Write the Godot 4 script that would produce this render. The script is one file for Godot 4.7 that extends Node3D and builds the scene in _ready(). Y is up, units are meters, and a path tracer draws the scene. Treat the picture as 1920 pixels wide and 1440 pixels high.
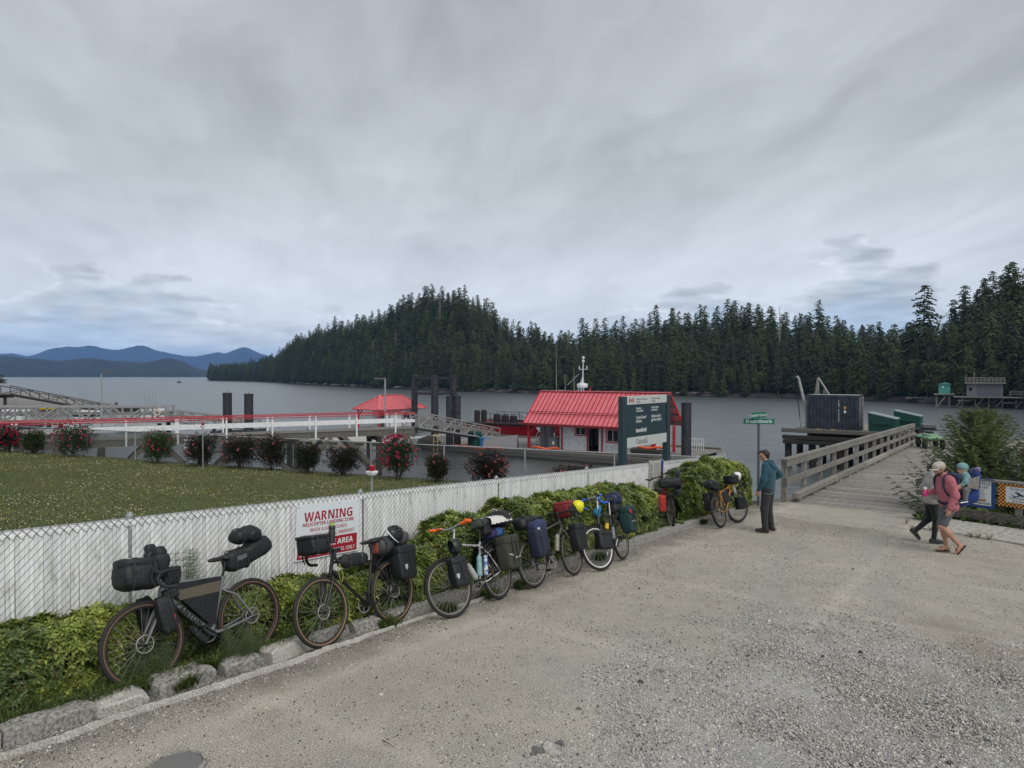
extends Node3D
# A gravel road end at a small harbour: loaded touring bicycles along a hedge and slatted fence,
# a lawn, floats and red-roofed sheds on the water, a wooded far shore, low cloud.
# World axes: x = across the road (0 at the slatted fence), z = -(metres along the road), y = height over the water.

var rng := RandomNumberGenerator.new()
var M := {}
var taken := {}

func _ready():
	# ---------------------------------------------------------------- camera, sky, sun, exposure
	rng.seed = 7
	var cam := Camera3D.new()
	cam.name = "camera"
	cam.position = Vector3(6.84, 6.8, 2.4)
	cam.rotation_degrees = Vector3(-0.73, 35.2, 0)
	cam.fov = 56.8
	cam.near = 0.05
	cam.far = 30000.0
	add_child(cam)
	cam.current = true
	var env := Environment.new()
	env.background_mode = Environment.BG_SKY
	env.tonemap_mode = Environment.TONE_MAPPER_LINEAR
	env.tonemap_exposure = 1.5
	env.ambient_light_source = Environment.AMBIENT_SOURCE_SKY
	env.sdfgi_enabled = true
	env.ssao_enabled = true
	env.ssil_enabled = true
	env.fog_enabled = true
	env.fog_density = 0.00012
	env.fog_light_color = Color(0.52, 0.72, 1.0)
	var sky := Sky.new()
	sky.sky_material = cloud_sky()
	env.sky = sky
	var we := WorldEnvironment.new()
	we.name = "environment"
	we.environment = env
	add_child(we)
	var sun := DirectionalLight3D.new()
	sun.name = "sun_behind_cloud"
	sun.light_energy = 0.48
	sun.light_color = Color(1.0, 0.975, 0.94)
	sun.light_angular_distance = 42.0
	sun.shadow_enabled = true
	sun.rotation_degrees = Vector3(-47, 66, 0)
	add_child(sun)
	# ---------------------------------------------------------------- large structure
	materials()
	build_water()
	build_road()
	build_lawn()
	build_kerb()
	build_boardwalk()
	build_far_shore()
	build_mountains()
	# ---------------------------------------------------------------- things
	build_slat_fence()
	build_lawn_fence()
	build_hedges()
	build_roses()
	build_harbour()
	build_wharf()
	build_far_buildings()
	build_signs()
	build_roadside()
	build_bicycles()
	build_people()
	build_small()

# ==================================================================== helpers
class MB:
	var v := PackedVector3Array()
	var n := PackedVector3Array()
	var c := PackedColorArray()
	var uv := PackedVector2Array()
	var ix := PackedInt32Array()
	var col := Color(1, 1, 1)
	var use_col := false
	var use_uv := false
	func vert(p: Vector3, nn: Vector3, t := Vector2.ZERO) -> int:
		v.append(p)
		n.append(nn)
		if use_col:
			c.append(col)
		if use_uv:
			uv.append(t)
		return v.size() - 1
	func tri(a: Vector3, b: Vector3, d: Vector3) -> void:
		var nn := (d - a).cross(b - a).normalized()
		var k := vert(a, nn)
		vert(b, nn)
		vert(d, nn)
		ix.append(k)
		ix.append(k + 1)
		ix.append(k + 2)
	func quad(a: Vector3, b: Vector3, d: Vector3, e: Vector3) -> void:
		var nn := (d - a).cross(b - a).normalized()
		if nn == Vector3.ZERO:
			nn = (e - a).cross(d - a).normalized()
		var k := vert(a, nn, Vector2(0, 1))
		vert(b, nn, Vector2(0, 0))
		vert(d, nn, Vector2(1, 0))
		vert(e, nn, Vector2(1, 1))
		for q in [0, 1, 2, 0, 2, 3]:
			ix.append(k + q)
	func qo(a: Vector3, b: Vector3, d: Vector3, e: Vector3, out: Vector3) -> void:
		if (d - a).cross(b - a).dot(out) < 0.0:
			quad(a, e, d, b)
		else:
			quad(a, b, d, e)
	func to(a: Vector3, b: Vector3, d: Vector3, out: Vector3) -> void:
		if (d - a).cross(b - a).dot(out) < 0.0:
			tri(a, d, b)
		else:
			tri(a, b, d)
	func box(ctr: Vector3, size: Vector3, bs := Basis()) -> void:
		var h := size * 0.5
		var x := bs.x * h.x
		var y := bs.y * h.y
		var z := bs.z * h.z
		qo(ctr + x - y - z, ctr + x + y - z, ctr + x + y + z, ctr + x - y + z, x)
		qo(ctr - x - y - z, ctr - x + y - z, ctr - x + y + z, ctr - x - y + z, -x)
		qo(ctr + y - x - z, ctr + y + x - z, ctr + y + x + z, ctr + y - x + z, y)
		qo(ctr - y - x - z, ctr - y + x - z, ctr - y + x + z, ctr - y - x + z, -y)
		qo(ctr + z - x - y, ctr + z + x - y, ctr + z + x + y, ctr + z - x + y, z)
		qo(ctr - z - x - y, ctr - z + x - y, ctr - z + x + y, ctr - z - x + y, -z)
	func cham(ctr: Vector3, size: Vector3, b: float, bs := Basis()) -> void:
		var h := size * 0.5
		var g := Vector3(maxf(h.x - b, 0.0), maxf(h.y - b, 0.0), maxf(h.z - b, 0.0))
		var ax := [Vector3(1, 0, 0), Vector3(0, 1, 0), Vector3(0, 0, 1)]
		for a in 3:
			for s in [-1.0, 1.0]:
				var p := (a + 1) % 3
				var q := (a + 2) % 3
				var o: Vector3 = ax[a] * h[a] * s
				var pv: Vector3 = ax[p] * g[p]
				var qv: Vector3 = ax[q] * g[q]
				qo(ctr + bs * (o - pv - qv), ctr + bs * (o + pv - qv), ctr + bs * (o + pv + qv), ctr + bs * (o - pv + qv), bs * o)
		for a in 3:
			var p := (a + 1) % 3
			var q := (a + 2) % 3
			for s in [-1.0, 1.0]:
				for t in [-1.0, 1.0]:
					var e1: Vector3 = ax[p] * h[p] * s + ax[q] * g[q] * t
					var e2: Vector3 = ax[p] * g[p] * s + ax[q] * h[q] * t
					var l: Vector3 = ax[a] * g[a]
					qo(ctr + bs * (e1 - l), ctr + bs * (e1 + l), ctr + bs * (e2 + l), ctr + bs * (e2 - l), bs * (e1 + e2))
		for sx in [-1.0, 1.0]:
			for sy in [-1.0, 1.0]:
				for sz in [-1.0, 1.0]:
					to(ctr + bs * Vector3(h.x * sx, g.y * sy, g.z * sz), ctr + bs * Vector3(g.x * sx, h.y * sy, g.z * sz), ctr + bs * Vector3(g.x * sx, g.y * sy, h.z * sz), bs * Vector3(sx, sy, sz))
	# a bar of rectangular section from a to b
	func bar(a: Vector3, b: Vector3, w: float, hh: float, up := Vector3.UP) -> void:
		var z := (b - a).normalized()
		var x := up.cross(z)
		if x.length() < 0.01:
			x = Vector3.RIGHT.cross(z)
		x = x.normalized()
		box((a + b) * 0.5, Vector3(w, hh, a.distance_to(b)), Basis(x, z.cross(x), z))
	func tube(path: Array, rad, sides := 8, caps := true, closed := false) -> void:
		var k := path.size()
		var t0: Vector3 = (path[1] - path[0]).normalized()
		var u: Vector3 = t0.cross(Vector3.UP)
		if u.length() < 0.05:
			u = t0.cross(Vector3.RIGHT)
		u = u.normalized()
		var first := v.size()
		for i in k:
			var a: Vector3 = path[i - 1] if i > 0 else (path[k - 1] if closed else path[0])
			var b: Vector3 = path[i + 1] if i < k - 1 else (path[0] if closed else path[k - 1])
			var t := (b - a).normalized()
			u = (u - t * u.dot(t)).normalized()
			var w := t.cross(u)
			var r: float = rad[i] if rad is Array else rad
			for s in sides:
				var g := TAU * s / sides
				var d := u * cos(g) + w * sin(g)
				vert(path[i] + d * r, d)
		var rows := k if closed else k - 1
		for i in rows:
			var i2 := (i + 1) % k
			for s in sides:
				var s2 := (s + 1) % sides
				var a := first + i * sides + s
				var b := first + i * sides + s2
				var d := first + i2 * sides + s2
				var e := first + i2 * sides + s
				for q in [a, d, b, a, e, d]:
					ix.append(q)
		if caps and not closed:
			for e in [0, k - 1]:
				var t: Vector3 = (path[0] - path[1]).normalized() if e == 0 else (path[k - 1] - path[k - 2]).normalized()
				var base := v.size()
				vert(path[e], t)
				for s in sides:
					vert(v[first + e * sides + s], t)
				for s in sides:
					ix.append(base)
					ix.append(base + 1 + (s if e == 0 else (s + 1) % sides))
					ix.append(base + 1 + ((s + 1) % sides if e == 0 else s))
	func ring(ctr: Vector3, bs: Basis, r: float, tr: float, seg := 40, sides := 8, flat := 1.0) -> void:
		# torus round bs.z ; flat stretches the section along the axis
		var first := v.size()
		for i in seg:
			var a := TAU * i / seg
			var d := bs.x * cos(a) + bs.y * sin(a)
			for s in sides:
				var g := TAU * s / sides
				vert(ctr + d * (r + tr * cos(g)) + bs.z * tr * sin(g) * flat, (d * cos(g) + bs.z * sin(g)).normalized())
		for i in seg:
			var i2 := (i + 1) % seg
			for s in sides:
				var s2 := (s + 1) % sides
				for q in [first + i * sides + s, first + i2 * sides + s2, first + i2 * sides + s, first + i * sides + s, first + i * sides + s2, first + i2 * sides + s2]:
					ix.append(q)
	func lathe(ctr: Vector3, bs: Basis, prof: Array, seg := 20) -> void:
		# prof: Vector2(radius, height along bs.y)
		var k := prof.size()
		for i in k - 1:
			var a: Vector2 = prof[i]
			var b: Vector2 = prof[i + 1]
			var e := (b - a).normalized()
			var first := v.size()
			for s in seg:
				var g := TAU * s / seg
				var d := bs.x * cos(g) + bs.z * sin(g)
				var nn := (d * e.y - bs.y * e.x).normalized()
				vert(ctr + d * a.x + bs.y * a.y, nn)
				vert(ctr + d * b.x + bs.y * b.y, nn)
			for s in seg:
				var p := first + 2 * s
				var q := first + 2 * ((s + 1) % seg)
				for w in [p, q, q + 1, p, q + 1, p + 1]:
					ix.append(w)
	# grid of points, rows x cols; smooth normals
	func sheet(pts: PackedVector3Array, rows: int, cols: int, wrap := false, flip := false) -> void:
		var first := v.size()
		for p in pts:
			vert(p, Vector3.ZERO)
		var start := ix.size()
		var cc := cols if wrap else cols - 1
		for r in rows - 1:
			for q in cc:
				var a := first + r * cols + q
				var b := first + r * cols + (q + 1) % cols
				var d := b + cols
				var e := a + cols
				var six := [a, b, d, a, d, e]
				if flip:
					six = [a, d, b, a, e, d]
				for w in six:
					ix.append(w)
		smooth(first, start)
	func smooth(first: int, start: int) -> void:
		var k := start
		while k < ix.size():
			var a := ix[k]
			var b := ix[k + 1]
			var d := ix[k + 2]
			var nn := (v[d] - v[a]).cross(v[b] - v[a])
			n[a] += nn
			n[b] += nn
			n[d] += nn
			k += 3
		for q in range(first, v.size()):
			n[q] = n[q].normalized()
	# rounded body: superellipsoid of half sizes h, e small = boxy; taper = top scale ; lump = noise
	func pillow(ctr: Vector3, h: Vector3, e := 0.4, bs := Basis(), nz: FastNoiseLite = null, lump := 0.0, taper := Vector2(1, 1), nu := 24, nv := 14) -> void:
		var pts := PackedVector3Array()
		for j in nv + 1:
			var b := -PI / 2 + PI * j / nv
			for i in nu:
				var a := TAU * i / nu
				var cb := pow(absf(cos(b)), e)
				var p := Vector3(signf(cos(a)) * pow(absf(cos(a)), e) * cb, signf(sin(b)) * pow(absf(sin(b)), e), signf(sin(a)) * pow(absf(sin(a)), e) * cb)
				var k := p.y * 0.5 + 0.5
				p = Vector3(p.x * h.x * lerpf(1.0, taper.x, k), p.y * h.y, p.z * h.z * lerpf(1.0, taper.y, k))
				var w := ctr + bs * p
				if nz:
					w += (bs * p).normalized() * nz.get_noise_3dv(w * 10.0) * lump
				pts.append(w)
		sheet(pts, nv + 1, nu, true, false)
	# flat outline (x,y) given depth along z, under a basis
	func slab(poly: PackedVector2Array, z0: float, z1: float, ctr := Vector3.ZERO, bs := Basis()) -> void:
		var t := Geometry2D.triangulate_polygon(poly)
		var k := 0
		while k < t.size():
			var a := poly[t[k]]
			var b := poly[t[k + 1]]
			var d := poly[t[k + 2]]
			to(ctr + bs * Vector3(a.x, a.y, z1), ctr + bs * Vector3(b.x, b.y, z1), ctr + bs * Vector3(d.x, d.y, z1), bs.z * (z1 - z0))
			to(ctr + bs * Vector3(a.x, a.y, z0), ctr + bs * Vector3(b.x, b.y, z0), ctr + bs * Vector3(d.x, d.y, z0), bs.z * (z0 - z1))
			k += 3
		var cw := Geometry2D.is_polygon_clockwise(poly)
		for q in poly.size():
			var a := poly[q]
			var b := poly[(q + 1) % poly.size()]
			var o := Vector2(b.y - a.y, a.x - b.x) * (-1.0 if cw else 1.0)
			qo(ctr + bs * Vector3(a.x, a.y, z0), ctr + bs * Vector3(b.x, b.y, z0), ctr + bs * Vector3(b.x, b.y, z1), ctr + bs * Vector3(a.x, a.y, z1), bs * Vector3(o.x, o.y, 0))
	func mesh() -> ArrayMesh:
		var arr := []
		arr.resize(Mesh.ARRAY_MAX)
		arr[Mesh.ARRAY_VERTEX] = v
		arr[Mesh.ARRAY_NORMAL] = n
		if use_col:
			arr[Mesh.ARRAY_COLOR] = c
		if use_uv:
			arr[Mesh.ARRAY_TEX_UV] = uv
		arr[Mesh.ARRAY_INDEX] = ix
		var m := ArrayMesh.new()
		m.add_surface_from_arrays(Mesh.PRIMITIVE_TRIANGLES, arr)
		return m

func V(x: float, y: float, z: float) -> Vector3:
	return Vector3(x, y, z)

func numbered(called: String) -> String:
	if not taken.has(called):
		taken[called] = 0
		return called
	taken[called] += 1
	return "%s_%03d" % [called, taken[called]]

func tag(o: Node, label := "", category := "", group := "", kind := "") -> Node:
	if label:
		o.set_meta("label", label)
	if category:
		o.set_meta("category", category)
	if group:
		o.set_meta("group", group)
	if kind:
		o.set_meta("kind", kind)
	return o

func thing(called: String, label: String, category: String, at := Vector3.ZERO, turn := 0.0, group := "") -> Node3D:
	var o := Node3D.new()
	o.name = numbered(called)
	add_child(o)
	o.position = at
	o.rotation.y = turn
	tag(o, label, category, group)
	return o

func place(called: String, mesh: Mesh, m: Material, xf := Transform3D(), parent: Node = null) -> MeshInstance3D:
	var o := MeshInstance3D.new()
	o.mesh = mesh
	o.material_override = m
	o.transform = xf
	if parent == null:
		o.name = numbered(called)
		add_child(o)
	else:
		o.name = called
		parent.add_child(o, true)
	return o

func part(parent: Node, called: String, b: MB, m: Material, xf := Transform3D()) -> MeshInstance3D:
	return place(called, b.mesh(), m, xf, parent)

func solo(called: String, b: MB, m: Material, label: String, category: String, xf := Transform3D(), group := "") -> MeshInstance3D:
	var o := place(called, b.mesh(), m, xf)
	tag(o, label, category, group)
	return o

func struct(called: String, b: MB, m: Material, xf := Transform3D()) -> MeshInstance3D:
	var o := place(called, b.mesh(), m, xf)
	tag(o, "", "", "", "structure")
	return o

func many(called: String, mesh: Mesh, m: Material, xfs: Array, cols := [], parent: Node = null) -> MultiMeshInstance3D:
	var mm := MultiMesh.new()
	mm.transform_format = MultiMesh.TRANSFORM_3D
	mm.use_colors = cols.size() > 0
	mm.mesh = mesh
	mm.instance_count = xfs.size()
	for i in xfs.size():
		mm.set_instance_transform(i, xfs[i])
		if cols.size() > 0:
			mm.set_instance_color(i, cols[i])
	var o := MultiMeshInstance3D.new()
	o.multimesh = mm
	o.material_override = m
	if parent == null:
		o.name = numbered(called)
		add_child(o)
	else:
		o.name = called
		parent.add_child(o, true)
	o.set_meta("kind", "stuff")
	return o

func noise(sd: int, freq: float, oct := 4, type := FastNoiseLite.TYPE_SIMPLEX_SMOOTH) -> FastNoiseLite:
	var f := FastNoiseLite.new()
	f.seed = sd
	f.noise_type = type
	f.frequency = freq
	f.fractal_type = FastNoiseLite.FRACTAL_FBM
	f.fractal_octaves = oct
	return f

# linear base colour
func lin(r: float, g: float, b: float) -> Color:
	return Color(r, g, b).linear_to_srgb()

func mat(r: float, g: float, b: float, rough := 0.7, metal := 0.0) -> StandardMaterial3D:
	var m := StandardMaterial3D.new()
	m.albedo_color = lin(r, g, b)
	m.roughness = rough
	m.metallic = metal
	return m

func ntex(sd: int, freq: float, oct: int, stops: Array, size := 512, type := FastNoiseLite.TYPE_SIMPLEX_SMOOTH, stretch := Vector2(1, 1)) -> ImageTexture:
	# seamless noise run through a colour ramp; stops = [[pos, Color linear], ...]
	var f := noise(sd, freq, oct, type)
	var im := f.get_seamless_image(size, size, false, false, 0.15)
	if stretch != Vector2(1, 1):
		im.resize(int(size * stretch.x), int(size * stretch.y), Image.INTERPOLATE_CUBIC)
		var big := Image.create(size, size, false, im.get_format())
		for y in range(0, size, im.get_height()):
			for x in range(0, size, im.get_width()):
				big.blit_rect(im, Rect2i(0, 0, im.get_width(), im.get_height()), Vector2i(x, y))
		im = big
	im.convert(Image.FORMAT_L8)
	var data := im.get_data()
	var lut := []
	for k in 256:
		var t := k / 255.0
		var cc: Color = stops[0][1]
		for q in stops.size() - 1:
			if t >= stops[q][0]:
				var w := clampf((t - stops[q][0]) / maxf(stops[q + 1][0] - stops[q][0], 0.0001), 0, 1)
				cc = (stops[q][1] as Color).lerp(stops[q + 1][1], w)
		cc = cc.linear_to_srgb()
		lut.append([int(clampf(cc.r, 0, 1) * 255), int(clampf(cc.g, 0, 1) * 255), int(clampf(cc.b, 0, 1) * 255)])
	var out := PackedByteArray()
	out.resize(size * size * 3)
	for k in size * size:
		var l: Array = lut[data[k]]
		out[3 * k] = l[0]
		out[3 * k + 1] = l[1]
		out[3 * k + 2] = l[2]
	return ImageTexture.create_from_image(Image.create_from_data(size, size, false, Image.FORMAT_RGB8, out))

func htex(sd: int, freq: float, oct: int, size := 512, type := FastNoiseLite.TYPE_SIMPLEX_SMOOTH) -> ImageTexture:
	var f := noise(sd, freq, oct, type)
	var im := f.get_seamless_image(size, size, false, false, 0.15)
	im.convert(Image.FORMAT_L8)
	return ImageTexture.create_from_image(im)

# a triplanar material: tex tiles every `tile` metres
func tmat(tex: Texture2D, tile: Vector3, rough := 0.8, bump: Texture2D = null, depth := 0.0, world := false, metal := 0.0) -> StandardMaterial3D:
	var m := StandardMaterial3D.new()
	m.albedo_texture = tex
	m.uv1_triplanar = true
	m.uv1_world_triplanar = world
	m.uv1_scale = Vector3(1.0 / tile.x, 1.0 / tile.y, 1.0 / tile.z)
	m.roughness = rough
	m.metallic = metal
	if bump:
		m.heightmap_enabled = true
		m.heightmap_texture = bump
		m.heightmap_scale = depth
	return m

func words(parent: Node, s: String, at: Vector3, high: float, m: Material, turn := 0.0, squeeze := 1.0, font := "Droid Sans", bold := 400, align := HORIZONTAL_ALIGNMENT_CENTER, depth := 0.002) -> MeshInstance3D:
	# lettering whose capitals are `high` metres tall, centred on `at`, on a face whose normal is local +z
	var t := TextMesh.new()
	var f := SystemFont.new()
	f.font_names = PackedStringArray([font])
	f.font_weight = bold
	t.font = f
	t.font_size = 32
	t.text = s
	t.depth = depth / (high / 0.235)
	t.curve_step = 1.5
	t.pixel_size = 0.01
	t.horizontal_alignment = align
	var o := MeshInstance3D.new()
	o.name = "lettering"
	o.mesh = t
	o.material_override = m
	var k := high / 0.235
	o.transform = Transform3D(Basis(Vector3.UP, turn) * Basis.from_scale(Vector3(k * squeeze, k, k)), at)
	parent.add_child(o, true)
	return o

func hash1(k: float) -> float:
	return fposmod(sin(k * 127.1 + 11.7) * 43758.5453, 1.0)

func path_curve(pts: Array, per := 6) -> Array:
	# Catmull-Rom through the points
	var out := []
	for i in pts.size() - 1:
		var a: Vector3 = pts[maxi(i - 1, 0)]
		var b: Vector3 = pts[i]
		var c: Vector3 = pts[i + 1]
		var d: Vector3 = pts[mini(i + 2, pts.size() - 1)]
		for k in per:
			out.append(b.cubic_interpolate(c, a, d, k / float(per)))
	out.append(pts[pts.size() - 1])
	return out

func road_y(z: float) -> float:
	return 4.145 + 0.0565 * z

func walk_y(z: float) -> float:
	return 3.04 + 0.0246 * (z + 19.5)

func back_z(x: float) -> float:
	# where the far fence of the lawn runs
	return -(18.2 + 0.21 * x)

func lawn_y(x: float, z: float) -> float:
	return 3.12 + 0.0565 * (18.2 + 0.21 * x + z)

# ==================================================================== sky
func sst(a: float, b: float, x: float) -> float:
	return smoothstep(a, b, x)

func cloud_sky() -> PanoramaSkyMaterial:
	var w := 3072
	var h := 1536
	var wide := noise(3, 0.55, 4)
	var streak := noise(9, 0.9, 5)
	var fine := noise(21, 3.2, 5)
	var bank := noise(31, 1.0, 5)
	var data := PackedFloat32Array()
	data.resize(w * h * 4)
	var half := h / 2 + 2
	for y in h:
		var el := PI / 2 - PI * (y + 0.5) / h
		if y > half:
			for x in w:
				var o := (y * w + x) * 4
				data[o] = 0.16
				data[o + 1] = 0.17
				data[o + 2] = 0.18
				data[o + 3] = 1.0
			continue
		var se := maxf(sin(el), 0.0)
		var ce := cos(el)
		var deg := rad_to_deg(el)
		var flat := 1.0 / (se + 0.16)
		for x in w:
			var az := TAU * (x + 0.5) / w
			var dx := sin(az) * ce
			var dz := -cos(az) * ce
			# high sheet of cloud seen in perspective, drawn out along one wind direction
			var px := dx * flat
			var pz := dz * flat
			var a := px * 0.80 + pz * 0.60
			var b := -px * 0.60 + pz * 0.80
			var n1 := wide.get_noise_2d(a * 0.9, b * 1.5)
			var n2 := streak.get_noise_2d(a * 1.0 + n1 * 0.9, b * 1.7 + n1 * 0.7)
			var n3 := fine.get_noise_2d(a * 0.45 + n2 * 0.3, b * 1.1)
			var l := 0.455 + 0.115 * n1 + 0.075 * n2 + 0.06 * n3
			var blue := 0.0
			# brighter, thinner cloud low over the horizon
			l += 0.15 * exp(-pow((deg - 7.0) / 7.5, 2.0)) + 0.05 * exp(-pow((deg - 20.0) / 14.0, 2.0))
			# banks of heaped cloud standing round the horizon
			if deg < 16.0:
				var rel := wrapf(rad_to_deg(az) + 35.2, -180.0, 180.0)
				var top := 1.6
				for bk in [[-32.0, 15.0, 7.3], [-14.0, 9.0, 3.6], [14.0, 8.0, 6.6], [26.5, 7.0, 9.6], [48.0, 9.0, 6.5], [75.0, 14.0, 8.4], [118.0, 22.0, 7.0], [165.0, 16.0, 9.0], [-68.0, 16.0, 8.2], [-110.0, 20.0, 7.0], [-150.0, 14.0, 8.6]]:
					var q: float = absf(wrapf(rel - bk[0], -180.0, 180.0)) / bk[1]
					if q < 1.0:
						top = maxf(top, 1.6 + (bk[2] - 1.6) * pow(1.0 - q * q, 0.6))
				var hx := sin(az) * 6.0
				var hz := cos(az) * 6.0
				var puff := bank.get_noise_3d(hx * 1.3, deg * 0.30, hz * 1.3) * 3.4 + fine.get_noise_3d(hx * 0.9, deg * 0.3, hz * 0.9) * 1.9
				var into := top + puff - deg
				var inside := sst(-0.12, 0.45, into)
				var body := 0.50 + 0.24 * bank.get_noise_3d(hx * 1.2 + 5.0, deg * 0.8, hz * 1.2) + 0.17 * fine.get_noise_3d(hx * 0.8, deg * 0.6, hz * 0.8)
				body += sst(1.6, 0.1, into) * 0.16 - 0.10 * sst(1.8, 4.5, into)
				blue = inside * sst(1.0, 5.0, into)
				l = lerpf(l, body, inside * 0.92)
				# a line of light between the banks and the hills
				l += 0.12 * exp(-pow((deg - 0.9) / 1.3, 2.0)) + 0.80 * exp(-deg / 4.0)
			l = maxf(l, 0.2) * 0.75
			var o := (y * w + x) * 4
			data[o] = l * (0.925 - 0.12 * blue)
			data[o + 1] = l * (0.99 - 0.02 * blue)
			data[o + 2] = l * (1.05 + 0.08 * blue)
			data[o + 3] = 1.0
	var im := Image.create_from_data(w, h, false, Image.FORMAT_RGBAF, data.to_byte_array())
	var m := PanoramaSkyMaterial.new()
	m.panorama = ImageTexture.create_from_image(im)
	return m

# ==================================================================== materials
func materials():
	var grain := htex(5, 0.05, 4, 256)
	var fine := htex(6, 0.2, 3, 256)
	M.grain = grain
	M.fine = fine
	M.ripple = htex(14, 0.016, 5, 1024)
	# concrete
	M.concrete = tmat(ntex(11, 0.02, 5, [[0.2, Color(0.12, 0.115, 0.105)], [0.45, Color(0.24, 0.235, 0.215)], [0.62, Color(0.30, 0.29, 0.265)], [0.85, Color(0.40, 0.385, 0.35)]]), Vector3(0.42, 0.42, 0.42), 0.95, htex(12, 0.06, 5), 0.3, true)
	M.concrete_pale = tmat(ntex(13, 0.03, 5, [[0.2, Color(0.22, 0.215, 0.19)], [0.5, Color(0.42, 0.41, 0.37)], [0.8, Color(0.55, 0.54, 0.49)]]), Vector3(0.35, 0.35, 0.35), 0.95, htex(12, 0.08, 5), 0.3, true)
	M.slab_concrete = tmat(ntex(16, 0.015, 5, [[0.2, Color(0.25, 0.24, 0.21)], [0.5, Color(0.36, 0.35, 0.315)], [0.8, Color(0.43, 0.42, 0.38)]]), Vector3(1.3, 1.3, 1.3), 0.95, fine, 0.3, true)
	# weathered boards: grain runs along local x
	M.board = []
	for k in 4:
		var d: float = [1.0, 0.82, 1.14, 0.92][k]
		var t := ntex(40 + k, 0.018, 5, [[0.15, Color(0.085, 0.078, 0.067) * d], [0.42, Color(0.20, 0.188, 0.165) * d], [0.6, Color(0.275, 0.26, 0.228) * d], [0.9, Color(0.38, 0.365, 0.33) * d]], 512, FastNoiseLite.TYPE_SIMPLEX_SMOOTH)
		M.board.append(tmat(t, Vector3(2.4, 0.16, 0.16), 0.92, htex(60 + k, 0.03, 4), 0.5))
	M.boardz = []
	M.boardy = []
	for k in 4:
		for q in 2:
			var bm: StandardMaterial3D = M.board[k].duplicate()
			var tile := Vector3(0.16, 0.16, 2.4) if q == 0 else Vector3(0.16, 2.4, 0.16)
			bm.uv1_scale = Vector3.ONE / tile
			(M.boardz if q == 0 else M.boardy).append(bm)
	M.beam = tmat(ntex(50, 0.02, 5, [[0.2, Color(0.05, 0.045, 0.038)], [0.5, Color(0.125, 0.115, 0.098)], [0.8, Color(0.21, 0.195, 0.17)]]), Vector3(1.6, 0.5, 0.5), 0.95, grain, 0.8, true)
	M.tarred = tmat(ntex(51, 0.02, 5, [[0.2, Color(0.011, 0.010, 0.010)], [0.55, Color(0.03, 0.027, 0.024)], [0.85, Color(0.085, 0.075, 0.06)]]), Vector3(0.5, 1.6, 0.5), 0.9, grain, 1.2, true)
	M.grey_wood = tmat(ntex(52, 0.02, 5, [[0.2, Color(0.09, 0.085, 0.078)], [0.5, Color(0.19, 0.183, 0.17)], [0.8, Color(0.30, 0.29, 0.27)]]), Vector3(1.5, 0.5, 0.5), 0.95, grain, 0.6, true)
	# metals and paint
	M.pile = tmat(ntex(53, 0.012, 5, [[0.2, Color(0.012, 0.014, 0.018)], [0.55, Color(0.021, 0.025, 0.032)], [0.9, Color(0.045, 0.046, 0.05)]]), Vector3(2.0, 4.0, 2.0), 0.62, grain, 0.2, true)
	M.galv = tmat(ntex(54, 0.03, 4, [[0.2, Color(0.25, 0.26, 0.27)], [0.6, Color(0.36, 0.37, 0.38)], [0.9, Color(0.46, 0.47, 0.48)]], 256), Vector3(0.6, 0.6, 0.6), 0.5, null, 0.0, true, 0.35)
	M.alu = tmat(ntex(55, 0.02, 4, [[0.2, Color(0.23, 0.23, 0.23)], [0.6, Color(0.33, 0.33, 0.33)], [0.9, Color(0.42, 0.42, 0.42)]], 256), Vector3(1.5, 1.5, 1.5), 0.55, null, 0.0, true, 0.25)
	M.alu_dark = mat(0.12, 0.12, 0.125, 0.6, 0.2)
	M.wire = mat(0.085, 0.08, 0.068, 0.6, 0.2)
	M.wire_grey = mat(0.12, 0.125, 0.125, 0.6, 0.2)
	M.white_paint = tmat(ntex(56, 0.02, 5, [[0.15, Color(0.50, 0.50, 0.49)], [0.4, Color(0.68, 0.69, 0.70)], [0.9, Color(0.76, 0.77, 0.78)]], 256), Vector3(1.2, 1.2, 1.2), 0.6, null, 0.0, true)
	M.slat = []
	for k in 5:
		var d: float = [1.0, 0.93, 1.05, 0.86, 0.97][k]
		M.slat.append(tmat(ntex(70 + k, 0.014, 5, [[0.03, Color(0.50, 0.495, 0.46) * d], [0.25, Color(0.74, 0.75, 0.74) * d], [0.6, Color(0.84, 0.85, 0.86) * d], [0.9, Color(0.86, 0.87, 0.88) * d]], 256), Vector3(0.5, 1.1, 0.5), 0.5, null, 0.0, true))
	M.red_paint = tmat(ntex(57, 0.02, 4, [[0.2, Color(0.32, 0.012, 0.022)], [0.6, Color(0.46, 0.018, 0.032)], [0.9, Color(0.52, 0.05, 0.06)]], 256), Vector3(2, 2, 2), 0.5, null, 0.0, true)
	M.roof_red = tmat(ntex(58, 0.012, 4, [[0.2, Color(0.60, 0.125, 0.14)], [0.55, Color(0.68, 0.155, 0.18)], [0.9, Color(0.72, 0.19, 0.205)]], 256), Vector3(3, 3, 3), 0.42, null, 0.0, true)
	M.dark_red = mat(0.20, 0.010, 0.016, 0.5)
	M.white_wall = tmat(ntex(59, 0.02, 5, [[0.2, Color(0.52, 0.53, 0.54)], [0.5, Color(0.66, 0.67, 0.69)], [0.9, Color(0.72, 0.73, 0.75)]], 256), Vector3(2, 2, 2), 0.7, null, 0.0, true)
	M.black = mat(0.012, 0.012, 0.013, 0.6)
	M.dark_glass = mat(0.01, 0.012, 0.014, 0.06)
	M.sign_green = mat(0.0, 0.13, 0.085, 0.45)
	M.sign_teal = mat(0.018, 0.042, 0.052, 0.5)
	M.sign_grey = mat(0.46, 0.49, 0.475, 0.55)
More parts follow.
